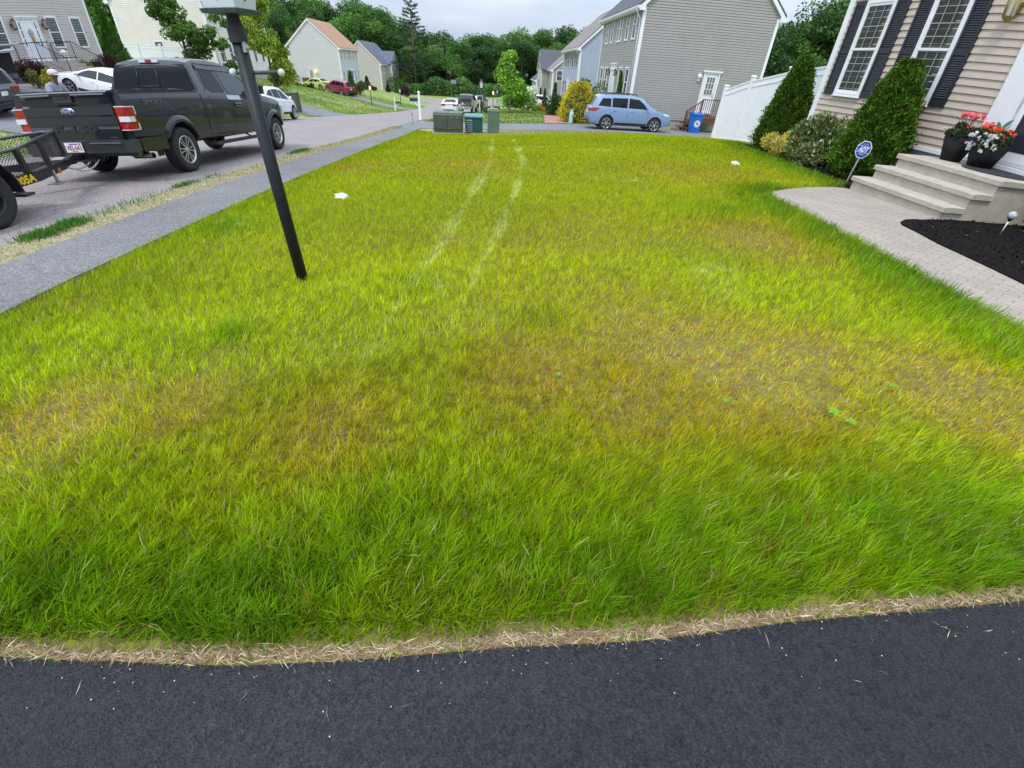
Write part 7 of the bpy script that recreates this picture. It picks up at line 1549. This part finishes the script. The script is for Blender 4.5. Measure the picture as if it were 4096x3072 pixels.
n = 60; x, y = along(EX, n); y = y-np.abs(r.normal(size=n))*.10; a = r.uniform(0, pi, n); P = np.stack([x, y, G(x, y)+.010], 1); D = np.stack([np.cos(a), np.sin(a), r.normal(size=n)*.05], 1); V, Q = leaf_quads(P, D, .015+.05*r.random(n)**2, .05, r)
tag(np_obj('straw_bits', V, Q, M_straw, None, tints(n, cols, None, .15, None, 0, r)), 'loose straw bits lying on the dark driveway', 'straw', kind='stuff')
# pale grit
g = MB(); 
for i in range(140):
    if i < 122: xx, yy = along(EX, 1); xx = xx[0]; yy = yy[0]-abs(r.normal())*.07-.005
    else: xx = r.uniform(-2, 2.6); yy = r.uniform(-.3, .6)
    s = .0012+.0016*r.random(); z = gz(xx, yy)+.006+s*.5; g.add([(xx-s,yy,z),(xx,yy-s,z),(xx+s,yy,z),(xx,yy+s,z),(xx,yy,z+s*.9)], [(0,1,4),(1,2,4),(2,3,4),(3,0,4)])
tag(part('white_grit', g, mat('grit_white', (.60,.58,.54), .8)), 'tiny pale grit scattered on the driveway edge', 'grit', kind='stuff')
# verge weeds and dry grass beside the road
def tufts(name, label, X, Y, H, W, cols, wts=None, lean=.8, off=.02, m=None, seed=1):
    r = np.random.default_rng(seed); n = len(X); a = r.uniform(0, 2*pi, n); l = lean*r.random(n); up = 1/np.sqrt(1+l*l); B = np.stack([X, Y, G(X, Y)+off], 1); tip = np.stack([np.cos(a)*l*up, np.sin(a)*l*up, up], 1)*H[:, None]; wv = np.stack([-np.sin(a), np.cos(a), 0*a], 1)*W[:, None]*.5
    V = np.stack([B-wv, B+wv, B+tip+wv*.3, B+tip-wv*.3], 1).reshape(-1, 3); Q = np.arange(4*n).reshape(n, 4); return tag(np_obj(name, V, Q, m or M_grass, None, tints(n, cols, wts, .18, None, 0, r)), label, 'grass', kind='stuff')
cl = [(*q2(118,505), .17, .09, 480), (*q2(85,515), .10, .08, 500), (*q2(160,487), .10, .08, 600), (*q2(375,405), .16, .09, 900), (*q2(345,412), .08, .06, 120), (*q2(395,400), .15, .08, 400), (*q2(640,330), .35, .12, 900), (*q2(700,305), .6, .14, 1200), (*q2(745,290), .8, .14, 900), (*q2(260,455), .5, .09, 90), (*q2(300,435), .4, .09, 80), (*q2(440,385), .3, .1, 250)]
X = np.concatenate([c[0]+r.normal(size=c[4])*c[3] for c in cl]); Y = np.concatenate([c[1]+r.normal(size=c[4])*c[2] for c in cl]); k = (X < -4.52) & (X > -5.25); X = X[k]; Y = Y[k]; D = np.hypot(X, Y)
tufts('verge_weeds', 'bright green weed tufts in the dry strip beside the sidewalk', X, Y, .03+.06*r.random(len(X)), .004+.0016*D*.6, [(.09,.24,.03),(.13,.30,.04),(.07,.18,.03)], lean=1.3)
n = 16000; X = r.uniform(-5.13, -4.57, n); Y = 1+24*r.random(n)**1.3; tufts('verge_dry_grass', 'sparse dry grass in the strip between road and sidewalk', X, Y, .012+.03*r.random(n), .003+.0010*Y, [(.42,.35,.20),(.32,.27,.13),(.18,.24,.06)], [.45,.35,.2], 2.2, off=.018, m=M_straw)
# rough grass of the other yards
def yard(name, label, n, f, H, W, cols, wts, seed):
    rr2 = np.random.default_rng(seed); X, Y = f(rr2, n); low = np.zeros(X.shape, bool)
    for P_ in SHEETS[:6]+[SHEETS[8], SHEETS[6]]+[BW]: low |= inpoly(P_, X, Y)
    X = X[~low]; Y = Y[~low]; nn = vn(X, Y, 2.5)+.5*vn(X, Y, .6); k = rr2.random(len(X)) < np.clip(nn, .2, 1); X = X[k]; Y = Y[k]; return tufts(name, label, X, Y, H*(.5+rr2.random(len(X))), W*(.6+.8*rr2.random(len(X))), cols, wts, 1.0, 0, seed=seed)
YC_ = [(.14,.26,.035),(.20,.30,.05),(.32,.29,.10),(.10,.20,.03)]
yard('verge_grass', 'thin pale grass between the lawn end and the driveway next door', 16000, lambda r_, n: (r_.uniform(-3.6, 12, n), r_.uniform(19.5, 25, n)), .05, .018, [(.30,.30,.12),(.38,.33,.17),(.16,.26,.05)], None, 61)
yard('yard_grass', 'rough green and dry grass of the neighbouring right hand yards', 60000, lambda r_, n: (r_.uniform(-4.5, 9, n), 30+32*r_.random(n)**1.2), .06, .035, YC_, [.3,.3,.2,.2], 62)
yard('bank_grass', 'rough grass covering the bank across the street', 90000, lambda r_, n: (r_.uniform(-26, -10.4, n), 12+66*r_.random(n)), .07, .045, YC_, [.3,.3,.25,.15], 63)
# broad leaved weeds in the lawn
def weed(u, v, s, label):
    p = q2(u, v); t = thing('broadleaf_weed', label, 'weed', (p[0], p[1], gz(*p)), group='broad leaved weeds in the lawn'); rr2 = np.random.default_rng(int(u)); g = MB(); g.cs = True
    for i in range(9):
        a = i*2.4; l = s*(.6+.5*rr2.random()); c_, s_ = math.cos(a), math.sin(a); vs = []
        for j in range(5): q = j/4; ww = l*.20*math.sin(pi*(q*.9+.05)); vs += [(c_*l*q-s_*ww, s_*l*q+c_*ww, .05+l*(.7*q-.6*q*q)), (c_*l*q+s_*ww, s_*l*q-c_*ww, .05+l*(.7*q-.6*q*q))]
        g.add(vs, [(j*2, j*2+1, j*2+3, j*2+2) for j in range(4)])
    part('leaves', g, mat('weed_green', (.15,.30,.025), .9, spec=.1, var=.2, vs=30), t)
weed(1790,905,.042,'broad leaved weed in the orange patch on the right of the lawn'); weed(1825,925,.035,'broad leaved weed just below the one in the orange patch'); weed(1918,848,.03,'small broad leaved weed near the right walkway edge'); weed(1205,822,.022,'small pale weed in the middle of the lawn'); weed(1450,322,.05,'small dark weed at the far end of the lawn'); weed(1560,880,.022,'small pale weed left of the orange patch')
# fallen mulch chips on the beds
n = 5000; x = r.uniform(3.5, 8, n); y = r.uniform(-1, 5.6, n); k = inpoly(BEDNEAR, x, y); x2 = r.uniform(5, 9, 5000); y2 = r.uniform(7.4, 15, 5000); k2 = inpoly(BEDFAR, x2, y2); x = np.r_[x[k], x2[k2]]; y = np.r_[y[k], y2[k2]]; n = len(x)
V, Q = leaf_quads(np.stack([x, y, G(x, y)+.042+.012*r.random(n)], 1), unit(n, r), .02+.03*r.random(n), .45, r); tag(np_obj('mulch_chips', V, Q, M_straw, None, tints(n, [(.012,.010,.009),(.025,.018,.014),(.007,.006,.006),(.10,.08,.05)], [.45,.2,.33,.02], .3, None, 0, r)), 'shredded black bark mulch on the flower beds', 'mulch', kind='stuff')
# ------------------------------------------------------------------ pieces that are separate in the photo become separate parts
def split_islands(o, name):
    me = o.data; n = len(me.vertices); par = list(range(n))
    def find(a):
        while par[a] != a: par[a] = par[par[a]]; a = par[a]
        return a
    for p in me.polygons:
        v = list(p.vertices); a = find(v[0])
        for b in v[1:]:
            b = find(b)
            if a != b: par[b] = a
    # merge islands that touch
    groups = {}
    for p in me.polygons: groups.setdefault(find(p.vertices[0]), []).append(p)
    bb = []
    for k, ps in groups.items():
        c = np.array([me.vertices[i].co[:] for p in ps for i in p.vertices]); bb.append([c.min(0)-.004, c.max(0)+.004, [k]])
    ch = True
    while ch:
        ch = False
        for i in range(len(bb)):
            for j in range(i+1, len(bb)):
                if (bb[i][0] <= bb[j][1]).all() and (bb[j][0] <= bb[i][1]).all():
                    bb[i] = [np.minimum(bb[i][0], bb[j][0]), np.maximum(bb[i][1], bb[j][1]), bb[i][2]+bb[j][2]]; bb.pop(j); ch = True; break
            if ch: break
    o.name = name; me.name = name
    if len(bb) < 2: return
    co = [v.co[:] for v in me.vertices]; mats = list(me.materials); ta = me.color_attributes.get('tint'); tv = [tuple(d.color) for d in ta.data] if ta else None
    for q, (_, _, ks) in enumerate(bb):
        ps = [p for k in ks for p in groups[k]]; mp = {}; vs = []; fs = []
        for p in ps:
            f = []
            for i in p.vertices:
                if i not in mp: mp[i] = len(vs); vs.append(co[i])
                f.append(mp[i])
            fs.append(f)
        m2 = bpy.data.meshes.new(name); m2.from_pydata(vs, [], fs); [m2.materials.append(m) for m in mats]
        m2.polygons.foreach_set('material_index', [p.material_index for p in ps]); m2.polygons.foreach_set('use_smooth', [p.use_smooth for p in ps]); m2.update()
        if tv:
            a2 = m2.color_attributes.new('tint', 'FLOAT_COLOR', 'POINT'); inv = sorted(mp, key=mp.get); a2.data.foreach_set('color', np.array([tv[i] for i in inv], np.float32).ravel())
        if q == 0: o.data = m2
        else: c = o.copy(); c.data = m2; COL.objects.link(c)
for o in list(bpy.data.objects):
    b = o.name.split('.')[0]
    if o.type == 'MESH' and o.parent and b in ('door_seams','door_handles','bumper_trim','spoiler_strip','bumper_line','plate_band','bed_rail','clear_segment','roof_rail','broad_leaf','spike_leaf','sill_trim','sign_rule','frame','rail','lower_rail','petunia_bloom','purple_bloom','orange_bloom','begonia_bloom','geranium_bloom'):
        split_islands(o, {'door_seams':'door_seam','door_handles':'door_handle'}.get(b, b))
